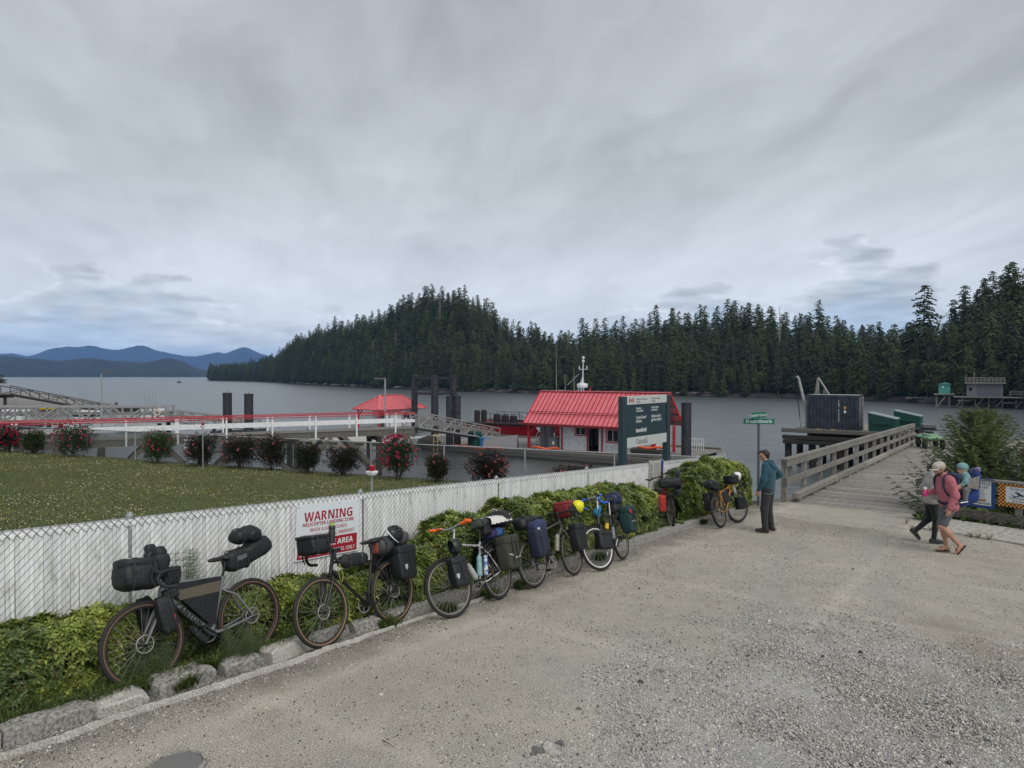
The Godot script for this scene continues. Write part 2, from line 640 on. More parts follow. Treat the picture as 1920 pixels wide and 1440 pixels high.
	M.sign_white = mat(0.70, 0.75, 0.78, 0.45)
	M.sign_red = mat(0.34, 0.012, 0.03, 0.5)
	M.letter_dark = mat(0.03, 0.035, 0.04, 0.6)
	M.letter_white = mat(0.75, 0.77, 0.77, 0.5)
	# leaves
	M.leaf = mat(1, 1, 1, 0.42)
	M.leaf.vertex_color_use_as_albedo = true
	M.leaf.backlight_enabled = true
	M.leaf.backlight = lin(0.35, 0.42, 0.12)
	M.needle = mat(1, 1, 1, 0.8)
	M.needle.vertex_color_use_as_albedo = true
	M.bark = tmat(ntex(80, 0.03, 5, [[0.2, Color(0.035, 0.03, 0.024)], [0.6, Color(0.10, 0.088, 0.072)], [0.9, Color(0.17, 0.155, 0.13)]], 256), Vector3(0.6, 1.4, 0.6), 0.95, grain, 1.0)
	M.bark_pale = mat(0.26, 0.245, 0.22, 0.9)
	M.stone = tmat(ntex(81, 0.03, 5, [[0.2, Color(0.12, 0.12, 0.115)], [0.6, Color(0.25, 0.245, 0.23)], [0.9, Color(0.38, 0.37, 0.35)]], 256), Vector3(0.25, 0.25, 0.25), 0.95, grain, 0.6)
	M.pebble = mat(1, 1, 1, 0.95)
	M.pebble.vertex_color_use_as_albedo = true
	M.horsetail = mat(0.085, 0.12, 0.05, 0.8)
	M.darkstone = mat(0.05, 0.048, 0.046, 0.9)
	M.drygrass = mat(0.17, 0.155, 0.085, 0.9)
	M.photo = tmat(ntex(82, 0.05, 4, [[0.3, Color(0.03, 0.03, 0.03)], [0.5, Color(0.2, 0.2, 0.19)], [0.7, Color(0.5, 0.5, 0.48)]], 128), Vector3(0.3, 0.3, 0.3), 0.5)
	M.print = mat(0.34, 0.335, 0.31, 0.6)
	M.rubber = mat(0.016, 0.0155, 0.015, 0.75)

# ==================================================================== water
func build_water():
	var m := mat(0.070, 0.084, 0.088, 0.30)
	m.uv1_triplanar = true
	m.uv1_world_triplanar = true
	m.uv1_scale = Vector3(1.0 / 13.0, 1.0 / 13.0, 1.0 / 13.0)
	m.heightmap_enabled = true
	m.heightmap_texture = M.ripple
	m.heightmap_scale = 8.0
	m.metallic_specular = 0.7
	var chop := noise(101, 0.34, 3)
	var swell := noise(102, 0.10, 2)
	var gust := noise(103, 0.016, 3)
	# the sheet: fine cells near the harbour, long ones out to the horizon
	var xs := PackedFloat32Array()
	var zs := PackedFloat32Array()
	var p := -60.0
	while p < 45.0:
		xs.append(p)
		p += 0.30
	var k := 0.4
	while p < 9000.0:
		xs.append(p)
		p += k
		k *= 1.09
	p = -60.4
	k = 0.4
	var left := []
	while p > -14000.0:
		left.append(p)
		p -= k
		k *= 1.07
	left.reverse()
	var x2 := PackedFloat32Array(left)
	x2.append_array(xs)
	p = 60.0
	k = 6.0
	while p > -8.0:
		zs.append(p)
		p -= k
	while p > -95.0:
		zs.append(p)
		p -= 0.30
	k = 0.4
	while p > -14000.0:
		zs.append(p)
		p -= k
		k *= 1.07
	zs.reverse()
	var pts := PackedVector3Array()
	var wx := x2.size()
	for zi in zs.size():
		var z := zs[zi]
		for xi in wx:
			var x := x2[xi]
			var y := 0.0
			if absf(x) < 160.0 and z > -240.0:
				var rough := 0.55 + 0.45 * sst(-0.35, 0.35, gust.get_noise_2d(x, z * 2.0))
				y = (chop.get_noise_2d(x * 1.0, z * 1.9) * 0.085 + swell.get_noise_2d(x, z * 1.6) * 0.06) * rough
			pts.append(Vector3(x, y, z))
	var b := MB.new()
	b.sheet(pts, zs.size(), wx)
	struct("water", b, m)

# ==================================================================== road
func grey_share(x: float, z: float, f: FastNoiseLite, g: FastNoiseLite) -> float:
	# loose grey gravel lies in the near right part of the turning place; packed tan grit elsewhere
	var d := minf(x - 4.1 - 0.12 * maxf(-z - 3.0, 0.0), z + 6.6 + 0.1 * (x - 5.0))
	return sst(-1.1, 1.0, d + f.get_noise_2d(x * 2.0, z * 2.0) * 1.3 + g.get_noise_2d(x, z) * 0.8)

func build_road():
	var f := noise(201, 0.16, 4)
	var g := noise(202, 0.8, 3)
	var rut := noise(203, 0.35, 3)
	var fleck := noise(204, 5.0, 2)
	var tex := ntex(205, 0.16, 4, [[0.24, Color(0.40, 0.39, 0.37)], [0.40, Color(0.72, 0.71, 0.69)], [0.52, Color(0.90, 0.90, 0.89)], [0.74, Color(1.0, 1.0, 1.0)]], 1024)
	var m := tmat(tex, Vector3(3.1, 3.1, 3.1), 0.97, htex(206, 0.18, 4, 1024), 2.4, true)
	m.vertex_color_use_as_albedo = true
	var b := MB.new()
	b.use_col = true
	var x0 := 0.9
	var x1 := 26.0
	var z0 := 9.0
	var z1 := -21.0
	var nx := 300
	var nz := 330
	var pts := PackedVector3Array()
	var cols := PackedColorArray()
	for j in nz + 1:
		# rows run towards +z
		var q := j / float(nz)
		var z := lerpf(z1, z0, q)
		for i in nx + 1:
			var w := i / float(nx)
			var x := lerpf(x0, x1, w * w * 0.55 + w * 0.45)
			var gs := grey_share(x, z, f, g)
			var y := road_y(z) + rut.get_noise_2d(x * 0.8, z * 0.4) * 0.022 + f.get_noise_2d(x + 50.0, z) * 0.03 + g.get_noise_2d(x, z + 30.0) * 0.006 * (1.0 + gs)
			var lane := noise_track(x, z)
			y -= lane * 0.012
			if z < -19.3:
				y -= 0.03
			pts.append(Vector3(x, y, z))
			var n1 := f.get_noise_2d(x * 1.6 + 9.0, z * 1.6)
			var n2 := g.get_noise_2d(x * 2.0, z * 2.0 + 5.0)
			var n3 := fleck.get_noise_2d(x, z)
			var tan_c := Color(0.52, 0.488, 0.415) * (1.0 + 0.13 * n1 + 0.12 * n2 + 0.09 * n3)
			var gry := Color(0.43, 0.43, 0.41) * (1.0 + 0.10 * n1 + 0.14 * n2 + 0.16 * n3)
			var cc := tan_c.lerp(gry, gs)
			# darker grit along the foot of the kerb
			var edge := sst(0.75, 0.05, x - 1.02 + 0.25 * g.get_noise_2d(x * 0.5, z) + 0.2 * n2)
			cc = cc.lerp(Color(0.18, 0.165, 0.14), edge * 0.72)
			cc = cc.lerp(Color(0.44, 0.43, 0.40), lane * 0.35)
			var soil := sst(0.36, 0.55, f.get_noise_2d(x * 0.7 + 20.0, z * 1.1 - 7.0))
			cc = cc.lerp(Color(0.30, 0.25, 0.185), soil * 0.5)
			cols.append(cc)
	b.use_col = false
	b.sheet(pts, nz + 1, nx + 1)
	b.use_col = true
	b.c = cols
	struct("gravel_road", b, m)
	# loose stones
	var stone := rock_mesh(1, 0.8, 6, 4)
	var stone2 := rock_mesh(2, 0.7, 6, 4)
	var xf := [[], []]
	var cl := [[], []]
	for k in 260000:
		var loose := k < 120000
		var x := 3.5 + rng.randf() * 5.0 if loose else 1.02 + pow(rng.randf(), 1.1) * 7.6
		var z := -rng.randf() * 7.6 if loose else 1.2 - pow(rng.randf(), 1.3) * 18.0
		# only ground in front of the camera
		var ahead := (x - 6.84) * -0.576 + (z - 2.4) * -0.817
		var off := absf((x - 6.84) * 0.817 + (z - 2.4) * -0.576)
		if ahead < 3.9 or off > ahead * 0.76 + 0.5:
			continue
		var gs := grey_share(x, z, f, g)
		var edge := sst(0.9, 0.1, x - 1.0)
		if rng.randf() > (gs if loose else 0.42 + 0.5 * edge + 0.5 * f.get_noise_2d(x * 1.5, z * 1.5)):
			continue
		var r := 0.0048 + 0.0075 * pow(rng.randf(), 1.7)
		if not loose:
			r = 0.0036 + 0.0062 * pow(rng.randf(), 2.3)
		if rng.randf() < 0.004:
			r *= 2.0
		var which := k % 2
		var bs := Basis(Vector3(rng.randf() - 0.5, rng.randf() - 0.5, rng.randf() - 0.5).normalized(), rng.randf() * TAU) * Basis.from_scale(Vector3(r * (0.8 + rng.randf() * 0.8), r * 0.75, r))
		xf[which].append(Transform3D(bs, Vector3(x, road_y(z) + rut.get_noise_2d(x * 0.8, z * 0.4) * 0.022 + f.get_noise_2d(x + 50.0, z) * 0.03 - noise_track(x, z) * 0.012 + r * 0.25, z)))
		var t := 0.20 + 0.34 * rng.randf()
		if rng.randf() < 0.06:
			t = 0.62
		if rng.randf() < (0.07 if loose else 0.22):
			t = 0.085
		cl[which].append(Color(t, t * (0.985 - 0.03 * rng.randf()), t * (0.94 - 0.10 * rng.randf())))
	for k in 2:
		var o := many("gravel", [stone, stone2][k], M.pebble, xf[k], cl[k])
		o.set_meta("label", "loose grey gravel strewn over the turning place" if k == 0 else "sharp pale grit scattered along the road")
		o.set_meta("category", "gravel")

func noise_track(x: float, z: float) -> float:
	# two wheel tracks that curve out of the boardwalk
	var c := 3.3 + 0.030 * pow(maxf(z + 20.0, 0.0), 1.55)
	var a := exp(-pow((x - c + 0.75) / 0.30, 2.0))
	var b := exp(-pow((x - c - 0.75) / 0.30, 2.0))
	return maxf(a, b) * sst(6.0, -4.0, z)

func rock_mesh(sd: int, rough: float, nu := 10, nv := 7) -> ArrayMesh:
	var nz := noise(sd * 17 + 3, 0.9, 3)
	var pts := PackedVector3Array()
	for j in nv + 1:
		var b := -PI / 2 + PI * j / nv
		for i in nu:
			var a := TAU * i / nu
			var p := Vector3(cos(a) * cos(b), sin(b), sin(a) * cos(b))
			p = p * (1.0 + rough * nz.get_noise_3dv(p * 1.3))
			# flat facets
			for q in 5:
				var d := Vector3(hash1(q + sd * 3.1) - 0.5, hash1(q + sd * 7.7 + 2.0) - 0.5, hash1(q + sd * 1.9 + 5.0) - 0.5).normalized()
				var over := p.dot(d) - 0.72
				if over > 0.0:
					p -= d * over * 0.85
			pts.append(p)
	var m := MB.new()
	m.sheet(pts, nv + 1, nu, true)
	return m.mesh()

# ==================================================================== lawn and bank
func build_lawn():
	var f := noise(301, 0.25, 4)
	var g := noise(302, 1.4, 3)
	var tex := ntex(303, 0.12, 4, [[0.1, Color(0.45, 0.45, 0.45)], [0.45, Color(0.8, 0.8, 0.8)], [0.8, Color(1, 1, 1)]], 1024)
	var m := tmat(tex, Vector3(2.3, 2.3, 2.3), 0.95, htex(304, 0.12, 4), 2.5, true)
	m.vertex_color_use_as_albedo = true
	var pts := PackedVector3Array()
	var cols := PackedColorArray()
	var nx := 150
	var nz := 120
	for j in nz + 1:
		for i in nx + 1:
			var x := lerpf(-62.0, 0.92, i / float(nx))
			var z := lerpf(back_z(x) - 0.55, 9.0, j / float(nz))
			var y := lawn_y(x, z) + f.get_noise_2d(x * 0.5, z * 0.5) * 0.05 * sst(-0.5, -2.5, x)
			if x > -0.3:
				y = lerpf(y, road_y(z), sst(-0.3, 0.3, x))
			pts.append(Vector3(x, y, z))
			var n1 := f.get_noise_2d(x, z)
			var n2 := g.get_noise_2d(x, z)
			var cc := Color(0.112, 0.130, 0.046) * (1.0 + 0.30 * n1 + 0.25 * n2)
			cc = cc.lerp(Color(0.145, 0.148, 0.058), sst(0.1, 0.5, f.get_noise_2d(x * 0.6 + 40.0, z * 0.9)))
			if x > -0.1:
				cc = cc.lerp(Color(0.06, 0.05, 0.036), sst(-0.1, 0.1, x))
			cols.append(cc)
	var b := MB.new()
	b.sheet(pts, nz + 1, nx + 1)
	b.use_col = true
	b.c = cols
	struct("lawn", b, m)
	# blades and clover heads
	var blade := MB.new()
	for k in 5:
		var a := TAU * k / 5.0 + 0.3 * k
		var d := Vector3(cos(a), 0, sin(a))
		var s := Vector3(-d.z, 0, d.x) * 0.0055
		var o := d * 0.012
		blade.tri(o - s, o + d * 0.02 + Vector3(0, 0.045 + 0.012 * (k % 3), 0), o + s)
	var bm := blade.mesh()
	var xf := []
	var cl := []
	for k in 80000:
		var x := -pow(rng.randf(), 1.25) * 36.0 - 0.15
		var z := lerpf(back_z(x), -2.0, pow(rng.randf(), 0.9))
		var s := 0.7 + rng.randf() * 0.7
		xf.append(Transform3D(Basis(Vector3.UP, rng.randf() * TAU) * Basis.from_scale(Vector3(s * 1.5, s * 0.8, s * 1.5)), Vector3(x, lawn_y(x, z) + f.get_noise_2d(x * 0.5, z * 0.5) * 0.05 * sst(-0.5, -2.5, x) - 0.004, z)))
		var t := 0.75 + 0.55 * rng.randf()
		cl.append(Color(0.108 * t, 0.13 * t, 0.042 * t) if rng.randf() > 0.3 else Color(0.145 * t, 0.145 * t, 0.058 * t))
	var gm := mat(1, 1, 1, 0.8)
	gm.vertex_color_use_as_albedo = true
	var go := many("lawn_grass", bm, gm, xf, cl)
	tag(go, "short mown olive green grass of the lawn", "grass")
	var head := MB.new()
	head.lathe(Vector3.ZERO, Basis(), [Vector2(0.001, -0.4), Vector2(0.8, -0.1), Vector2(0.9, 0.25), Vector2(0.001, 0.8)], 6)
	xf = []
	cl = []
	for k in 8500:
		var x := -pow(rng.randf(), 1.1) * 34.0 - 0.25
		var z := lerpf(back_z(x) + 0.3, -1.5, pow(rng.randf(), 0.95))
		if rng.randf() > sst(-0.45, 0.35, f.get_noise_2d(x * 0.8 + 15.0, z * 0.8) + 0.5 * g.get_noise_2d(x * 0.5, z * 0.5)):
			continue
		var s := 0.013 + 0.009 * rng.randf()
		xf.append(Transform3D(Basis.from_scale(Vector3(s, s, s)), Vector3(x, lawn_y(x, z) + f.get_noise_2d(x * 0.5, z * 0.5) * 0.05 * sst(-0.5, -2.5, x) + 0.04, z)))
		var t := 0.8 + 0.2 * rng.randf()
		cl.append(Color(0.52 * t, 0.50 * t, 0.34 * t) if rng.randf() > 0.12 else Color(0.55 * t, 0.42 * t, 0.06 * t))
	var co := many("clover_flowers", head.mesh(), gm, xf, cl)
	tag(co, "tiny cream clover flowers dotting the lawn", "flowers")
	# stone bank down to the water behind the lawn and under the road end
	var bp := PackedVector3Array()
	var edge := []
	for k in 40:
		var x := lerpf(-62.0, 0.9, k / 39.0)
		edge.append(Vector3(x, lawn_y(x, back_z(x) - 0.5), back_z(x) - 0.5))
	for k in 30:
		var x := lerpf(1.0, 60.0, k / 29.0)
		edge.append(Vector3(x, road_y(-20.9) - 0.06, -20.9 - sst(8, 40, x) * 6.0))
	var nz2 := noise(306, 0.6, 4)
	for j in 7:
		for e in edge:
			var q: Vector3 = e + Vector3(0, 0, -j * 0.16)
			q.y = lerpf(e.y, -1.2, j / 6.0)
			if j > 0:
				q += Vector3(0, 0, nz2.get_noise_3dv(q * 1.5) * 0.35)
			bp.append(q)
	var bk := MB.new()
	bk.sheet(bp, 7, edge.size(), false, true)
	struct("bank", bk, M.stone)
	# ground on the right of the road, beyond the sidewalk and under the spruce
	var rp := PackedVector3Array()
	var rc := PackedColorArray()
	for j in 60:
		for i in 70:
			var x := lerpf(5.2, 60.0, pow(i / 69.0, 1.6))
			var z := lerpf(-20.9 - sst(8, 40, x) * 6.0, -18.0 + (x - 6.0) * 0.32, j / 59.0)
			rp.append(Vector3(x, road_y(z) - 0.05 + nz2.get_noise_2d(x, z) * 0.08, z))
			rc.append(Color(0.045, 0.042, 0.028) * (1.0 + 0.4 * nz2.get_noise_2d(x * 3.0, z * 3.0)))
	var rb := MB.new()
	rb.sheet(rp, 60, 70)
	rb.use_col = true
	rb.c = rc
	var rm := tmat(tex, Vector3(1.7, 1.7, 1.7), 0.97, M.grain, 2.0, true)
	rm.vertex_color_use_as_albedo = true
	struct("verge_ground", rb, rm)

# ==================================================================== kerb
func build_kerb():
	var o := Node3D.new()
	o.name = "kerb"
	add_child(o)
	tag(o, "", "", "", "structure")
	var s := 2.6
	var k := 0
	var nz := noise(401, 3.0, 4)
	while s > -15.6:
		# broken stones by the first bicycles, long cast lengths further on
		var broken := s < -0.05 and s > -2.9
		var l := 0.55 + 0.35 * hash1(k + 0.4)
		if broken:
			l = 0.36 + 0.20 * hash1(k * 2.3)
		elif s < -3.4:
			l = 1.5 + 0.8 * hash1(k)
		var gap := 0.012 if not broken else 0.03 + 0.06 * hash1(k + 9.0)
		var wid := 0.17 if not broken else 0.15 + 0.08 * hash1(k + 3.0)
		var hi := 0.13 if not broken else 0.10 + 0.05 * hash1(k + 5.0)
		var pts := PackedVector3Array()
		var nl := maxi(7, int(l / 0.07))
		# a swept rounded section, its ends closed, roughened
		var sec := [Vector2(-0.5, -0.9), Vector2(-0.5, 0.9), Vector2(-0.46, 0.985), Vector2(-0.15, 1.0), Vector2(0.18, 1.0), Vector2(0.45, 0.96), Vector2(0.51, 0.84), Vector2(0.55, 0.0), Vector2(0.56, -0.9)]
		for a in nl + 3:
			var q := clampf((a - 1) / float(nl), 0, 1)
			var shrink := 0.0 if (a == 0 or a == nl + 2) else 1.0
			var near_end := minf(q, 1.0 - q) * l
			for e in sec:
				var p := Vector3(e.x * wid, e.y * hi, -q * l)
				if shrink == 0.0:
					p = Vector3(0, 0, -q * l)
				else:
					var rough := 0.016 if not broken else 0.026
					p += Vector3(nz.get_noise_3d(p.x * 4 + k * 7, p.y * 4, p.z * 2.2), nz.get_noise_3d(p.x * 4 + k * 7, p.y * 4 + 20, p.z * 2.2), 0) * rough
					if near_end < 0.03 and e.y > 0.5:
						p.y -= 0.012 if not broken else 0.03
				pts.append(p)
		var b := MB.new()
		var ns := sec.size()
		for a in nl + 2:
			for q in ns - 1:
				b.quad(pts[a * ns + q], pts[(a + 1) * ns + q], pts[(a + 1) * ns + q + 1], pts[a * ns + q + 1])
		var mm: Material = M.concrete
		var turn := 0.0
		var dx := 0.0
		var tilt := 0.0
		if broken:
			turn = (hash1(k + 21.0) - 0.5) * 0.35
			dx = (hash1(k + 31.0) - 0.6) * 0.12
			tilt = (hash1(k + 41.0) - 0.5) * 0.25
			if k % 3 == 1:
				mm = M.concrete_pale
		var mi := part(o, "kerb_stone", b, mm, Transform3D(Basis(Vector3.UP, turn) * Basis(Vector3.BACK, tilt) * Basis(Vector3.RIGHT, atan(-0.0565)), Vector3(0.97 + dx, road_y(s) + (0.0 if not broken else -0.02), s)))
		mi.name = "kerb_stone"
		s -= l + gap
		k += 1
	# thin pale apron of old cement at the foot of the stones
	var ap := PackedVector3Array()
	var n := 260
	for i in n + 1:
		var z := lerpf(2.6, -5.2, i / float(n))
		var w := 0.016 + 0.05 * nz.get_noise_2d(z * 0.5, 4.0) + 0.035 * nz.get_noise_2d(z * 2.4, 9.0)
		w = maxf(w, 0.012) * sst(-5.2, -3.6, z)
		var c := 1.20 + 0.05 * nz.get_noise_2d(z * 0.35, 1.0) + 0.015 * nz.get_noise_2d(z * 3.0, 5.0)
		var y := road_y(z) + 0.034
		ap.append(Vector3(c - w * 0.75, y - 0.05, z))
		ap.append(Vector3(c - w * 0.45, y + 0.012 + 0.008 * nz.get_noise_2d(z * 5.0, 2.0), z))
		ap.append(Vector3(c + w * 0.35, y + 0.012 + 0.008 * nz.get_noise_2d(z * 5.0, 6.0), z))
		ap.append(Vector3(c + w * 0.85, y - 0.05, z))
	var ab := MB.new()
	ab.sheet(ap, n + 1, 4, false, true)
	struct("kerb_apron", ab, M.concrete_pale)

# ==================================================================== boardwalk
func build_boardwalk():
	var o := Node3D.new()
	o.name = "boardwalk"
	add_child(o)
	tag(o, "", "", "", "structure")
	var z := -19.4
	var k := 0
	var shapes := []
	for q in 5:
		var b := MB.new()
		b.cham(Vector3.ZERO, Vector3(3.62 + 0.05 * hash1(q), 0.07, 0.176 + 0.012 * hash1(q + 4.0)), 0.008)
		shapes.append(b.mesh())
	var wide := MB.new()
	wide.cham(Vector3.ZERO, Vector3(6.4, 0.07, 0.178), 0.008)
	var widem := wide.mesh()
	while z > -62.0:
		var big := z < -49.5
		var dx := (hash1(k + 0.7) - 0.5) * 0.07
		var x := 3.17 + dx
		var m: Mesh = shapes[k % 5]
		if big:
			m = widem
			x = 4.4 + dx
		var mi := place("plank", m, M.board[int(hash1(k * 1.7) * 4.0) % 4], Transform3D(Basis(Vector3.RIGHT, atan(-0.0246)) * Basis(Vector3.UP, (hash1(k + 5.0) - 0.5) * 0.008) * Basis(Vector3.BACK, (hash1(k + 8.0) - 0.5) * 0.004), Vector3(x, walk_y(z) - 0.035 + (hash1(k + 2.0) - 0.5) * 0.012, z)), o)
		z -= 0.196
		k += 1
	# beams and piles under it
	for bx in [1.7, 2.7, 3.7, 4.7]:
		var b := MB.new()
		b.bar(Vector3(bx, walk_y(-19.4) - 0.24, -19.4), Vector3(bx, walk_y(-62.0) - 0.24, -62.0), 0.2, 0.3)
		part(o, "stringer", b, M.beam)
	var pz := -22.0
	while pz > -61.0:
		var cb := MB.new()
		cb.cham(Vector3(3.2, walk_y(pz) - 0.53, pz), Vector3(3.9, 0.28, 0.28), 0.02)
		part(o, "cross_beam", cb, M.tarred)
		for px in [1.6, 3.2, 4.8]:
			var b := MB.new()
			b.tube([Vector3(px, walk_y(pz) - 0.6, pz), Vector3(px + 0.05, -2.0, pz + 0.05)], [0.15, 0.17], 10)
			part(o, "pile", b, M.tarred)
		pz -= 4.6
	# left railing: posts, two rails, a bull rail on blocks
	var r := thing("boardwalk_railing", "long weathered timber railing along the water side of the boardwalk", "railing", Vector3.ZERO)
	var zz := -19.5
	k = 0
	while zz > -54.5:
		var y := walk_y(zz)
		var b := MB.new()
		b.cham(Vector3(1.30, y + 0.50, zz), Vector3(0.14, 1.5, 0.11), 0.01)
		part(r, "post", b, M.boardy[(k + 1) % 4])
		if zz > -53.0:
			var z2 := zz - 2.4
			for lv in [[1.16, 0.06, 0.20, 1.30], [0.62, 0.045, 0.18, 1.395]]:
				var rb := MB.new()
				var up: float = lv[0]
				if up > 1.0:
					rb.bar(Vector3(lv[3] + 0.02, y + up + 0.09, zz + 0.1), Vector3(lv[3] + 0.02, walk_y(z2) + up + 0.09, z2 + 0.1), 0.22, 0.05)
					rb.bar(Vector3(1.395, y + up - 0.03, zz + 0.1), Vector3(1.395, walk_y(z2) + up - 0.03, z2 + 0.1), 0.045, 0.18)
				else:
					rb.bar(Vector3(lv[3], y + up, zz + 0.1), Vector3(lv[3], walk_y(z2) + up, z2 + 0.1), lv[1], lv[2])
				part(r, "rail", rb, M.boardz[(k * 2 + 1) % 4])
		zz -= 2.4
		k += 1
	zz = -19.5
	k = 0
	while zz > -53.5:
		var z2 := maxf(zz - 6.0, -54.5)
		var b := MB.new()
		b.cham(Vector3(1.62, (walk_y(zz) + walk_y(z2)) * 0.5 + 0.185, (zz + z2) * 0.5), Vector3(0.19, 0.19, absf(zz - z2) - 0.01), 0.02, Basis(Vector3.RIGHT, atan(-0.0246)))
		part(r, "bull_rail", b, M.boardz[k % 4])
		for q in 4:
			var bz := lerpf(zz - 0.3, z2 + 0.3, q / 3.0)
			var bb := MB.new()
			bb.box(Vector3(1.62, walk_y(bz) + 0.045, bz), Vector3(0.18, 0.09, 0.35))
			part(r, "block", bb, M.boardz[(k + 1) % 4])
		zz = z2
		k += 1
	# bull rail on the right hand side
	var rr := thing("kerb_rail", "short weathered timber kerb rail at the near end of the boardwalk, right side", "kerb rail", Vector3.ZERO)
	for q in 3:
		var za := -19.8 - q * 5.0
		var b := MB.new()
		b.cham(Vector3(4.86, (walk_y(za) + walk_y(za - 5)) * 0.5 + 0.13, za - 2.5), Vector3(0.2, 0.24, 4.98), 0.02, Basis(Vector3.RIGHT, atan(-0.0246)))
		part(rr, "timber", b, M.boardz[q])

# ==================================================================== far shore: terrain, forest
const SHORE := [[-900, -560, 1], [-769, -479, 1], [-703, -460, 1], [-619, -436, 3], [-501, -379, 11], [-418, -330, 19], [-360, -302, 24], [-304, -275, 23], [-260, -253, 24], [-224, -239, 30], [-204, -231, 32], [-181, -223, 32], [-165, -219, 27], [-153, -217, 17], [-142, -215, 10], [-127, -213, 8], [-113, -213, 7], [-93, -212, 10], [-74, -211, 13], [-58, -210, 15], [-42, -209, 11], [-27, -202, 4], [-14, -196, 2], [-7, -188, 2], [-3, -184, 10], [2, -178, 15], [7, -174, 17], [11, -168, 14], [30, -150, 14], [60, -130, 15], [110, -110, 15]]

var shore_at := PackedVector3Array()
var shore_len := PackedFloat32Array()

func shore_point(l: float) -> Array:
	# point on the water line after l metres, ridge height there, direction inland
	var k := 0
	while k < shore_len.size() - 2 and shore_len[k + 1] < l:
		k += 1
	var t := clampf((l - shore_len[k]) / (shore_len[k + 1] - shore_len[k]), 0, 1)
	var a := shore_at[k]
	var b := shore_at[k + 1]
	var p := a.lerp(b, t)
	var g := p.y
	p.y = 0
	var inland := (p - Vector3(6.8, 0, 2.4))
	inland.y = 0
	return [p, g, inland.normalized()]

func shore_ground(g: float, off: float) -> float:
	return 0.2 + 1.6 * sst(0.0, 4.0, off) + g * sst(3.0, 52.0, off)

func conifer(sd: int, kind: int) -> Array:
	# [trunk mesh, crown mesh], about 25 m tall
	var r := RandomNumberGenerator.new()
	r.seed = sd * 91 + 5
	var h := 25.0
	var tk := MB.new()
	var path := []
	var rad := []
	for i in 6:
		var q := i / 5.0
		path.append(Vector3((r.randf() - 0.5) * 0.3 * q, h * q * 0.99, (r.randf() - 0.5) * 0.3 * q))
		rad.append(lerpf(0.42, 0.03, pow(q, 0.8)))
	tk.tube(path, rad, 6)
	var b := MB.new()
	b.use_col = true
	var base: float = [0.10, 0.16, 0.05, 0.30][kind]
	var spread: float = [4.3, 3.7, 5.2, 3.1][kind]
	var y := h * base
	while y < h * 0.985:
		var q := (y / h - base) / (1.0 - base)
		var reach := spread * pow(1.0 - q, 0.62) * (0.75 + 0.5 * r.randf()) + 0.5
		if q < 0.12:
			reach *= 0.65 + 2.8 * q
		var cnt := int(4 + 5.0 * (1.0 - q)) + (1 if kind == 2 else 0)
		if kind == 3 and r.randf() < 0.35:
			cnt = 2
		for k in cnt:
			var a := r.randf() * TAU
			var d := Vector3(cos(a), 0, sin(a))
			var side := Vector3(-d.z, 0, d.x)
			var len := reach * (0.6 + 0.55 * r.randf())
			var droop := 0.25 + 0.35 * r.randf()
			var seg := maxi(2, int(len / 0.55))
			for s in seg:
				var t := (s + 0.6 + 0.5 * r.randf()) / seg
				var p := d * len * t + Vector3(0, y + 0.25 * len * t - droop * len * t * t, 0)
				var w := (0.50 + 0.42 * r.randf()) * lerpf(1.25, 0.75, t) * (1.0 - 0.25 * q)
				var tone := 0.9 + 0.45 * r.randf()
				var cc := Color(0.046, 0.068, 0.034)
				if kind == 1:
					cc = Color(0.044, 0.063, 0.036)
				if kind == 2:
					cc = Color(0.064, 0.090, 0.037)
				b.col = Color(cc.r * tone, cc.g * tone, cc.b * tone)
				# a hanging spray: two crossing leaf faces
				var dir := (d * (0.6 + 0.4 * r.randf()) + side * (r.randf() - 0.5) * 1.1 + Vector3(0, -0.25 - 0.55 * r.randf(), 0)).normalized()
				var sd2 := dir.cross(Vector3(r.randf() - 0.5, 1.0, r.randf() - 0.5)).normalized()
				b.tri(p - dir * w * 0.5 - sd2 * w * 0.5, p + dir * w * 1.0, p - dir * w * 0.4 + sd2 * w * 0.6)
				var up := dir.cross(sd2)
				b.tri(p - dir * w * 0.6 + up * w * 0.25, p + dir * w * 0.9 + sd2 * w * 0.25, p - dir * w * 0.2 - up * w * 0.55)
		y += (0.42 + 0.25 * r.randf()) * (1.0 if kind != 3 else 1.3)
	# leader
	b.col = Color(0.05, 0.075, 0.036)
	b.tri(Vector3(-0.18, h * 0.95, 0), Vector3(0.02, h * 1.0, 0), Vector3(0.18, h * 0.95, 0.05))
	b.tri(Vector3(0, h * 0.95, -0.18), Vector3(0.0, h * 1.0, 0.02), Vector3(0.05, h * 0.95, 0.18))
	return [tk.mesh(), b.mesh()]

func where_tree(p: Vector3) -> String:
	# which stretch of the far shore a conifer stands on
	var zone := "on the low headland at the left end of the far shore"
	for z in [[-470.0, "on the left slope of the wooded hill"], [-230.0, "on the top of the rounded wooded hill"], [-160.0, "in the dip right of the rounded hill"], [-118.0, "across the water behind the red boat house roof"], [-62.0, "across the water behind the street sign"], [-32.0, "across the water behind the container"], [-6.0, "on the rising shore at the right edge"]]:
		if p.x > z[0]:
			zone = z[1]
	return ("dark conifer by the waterline " if p.y < 4.0 else "dark conifer of the skyline ") + zone

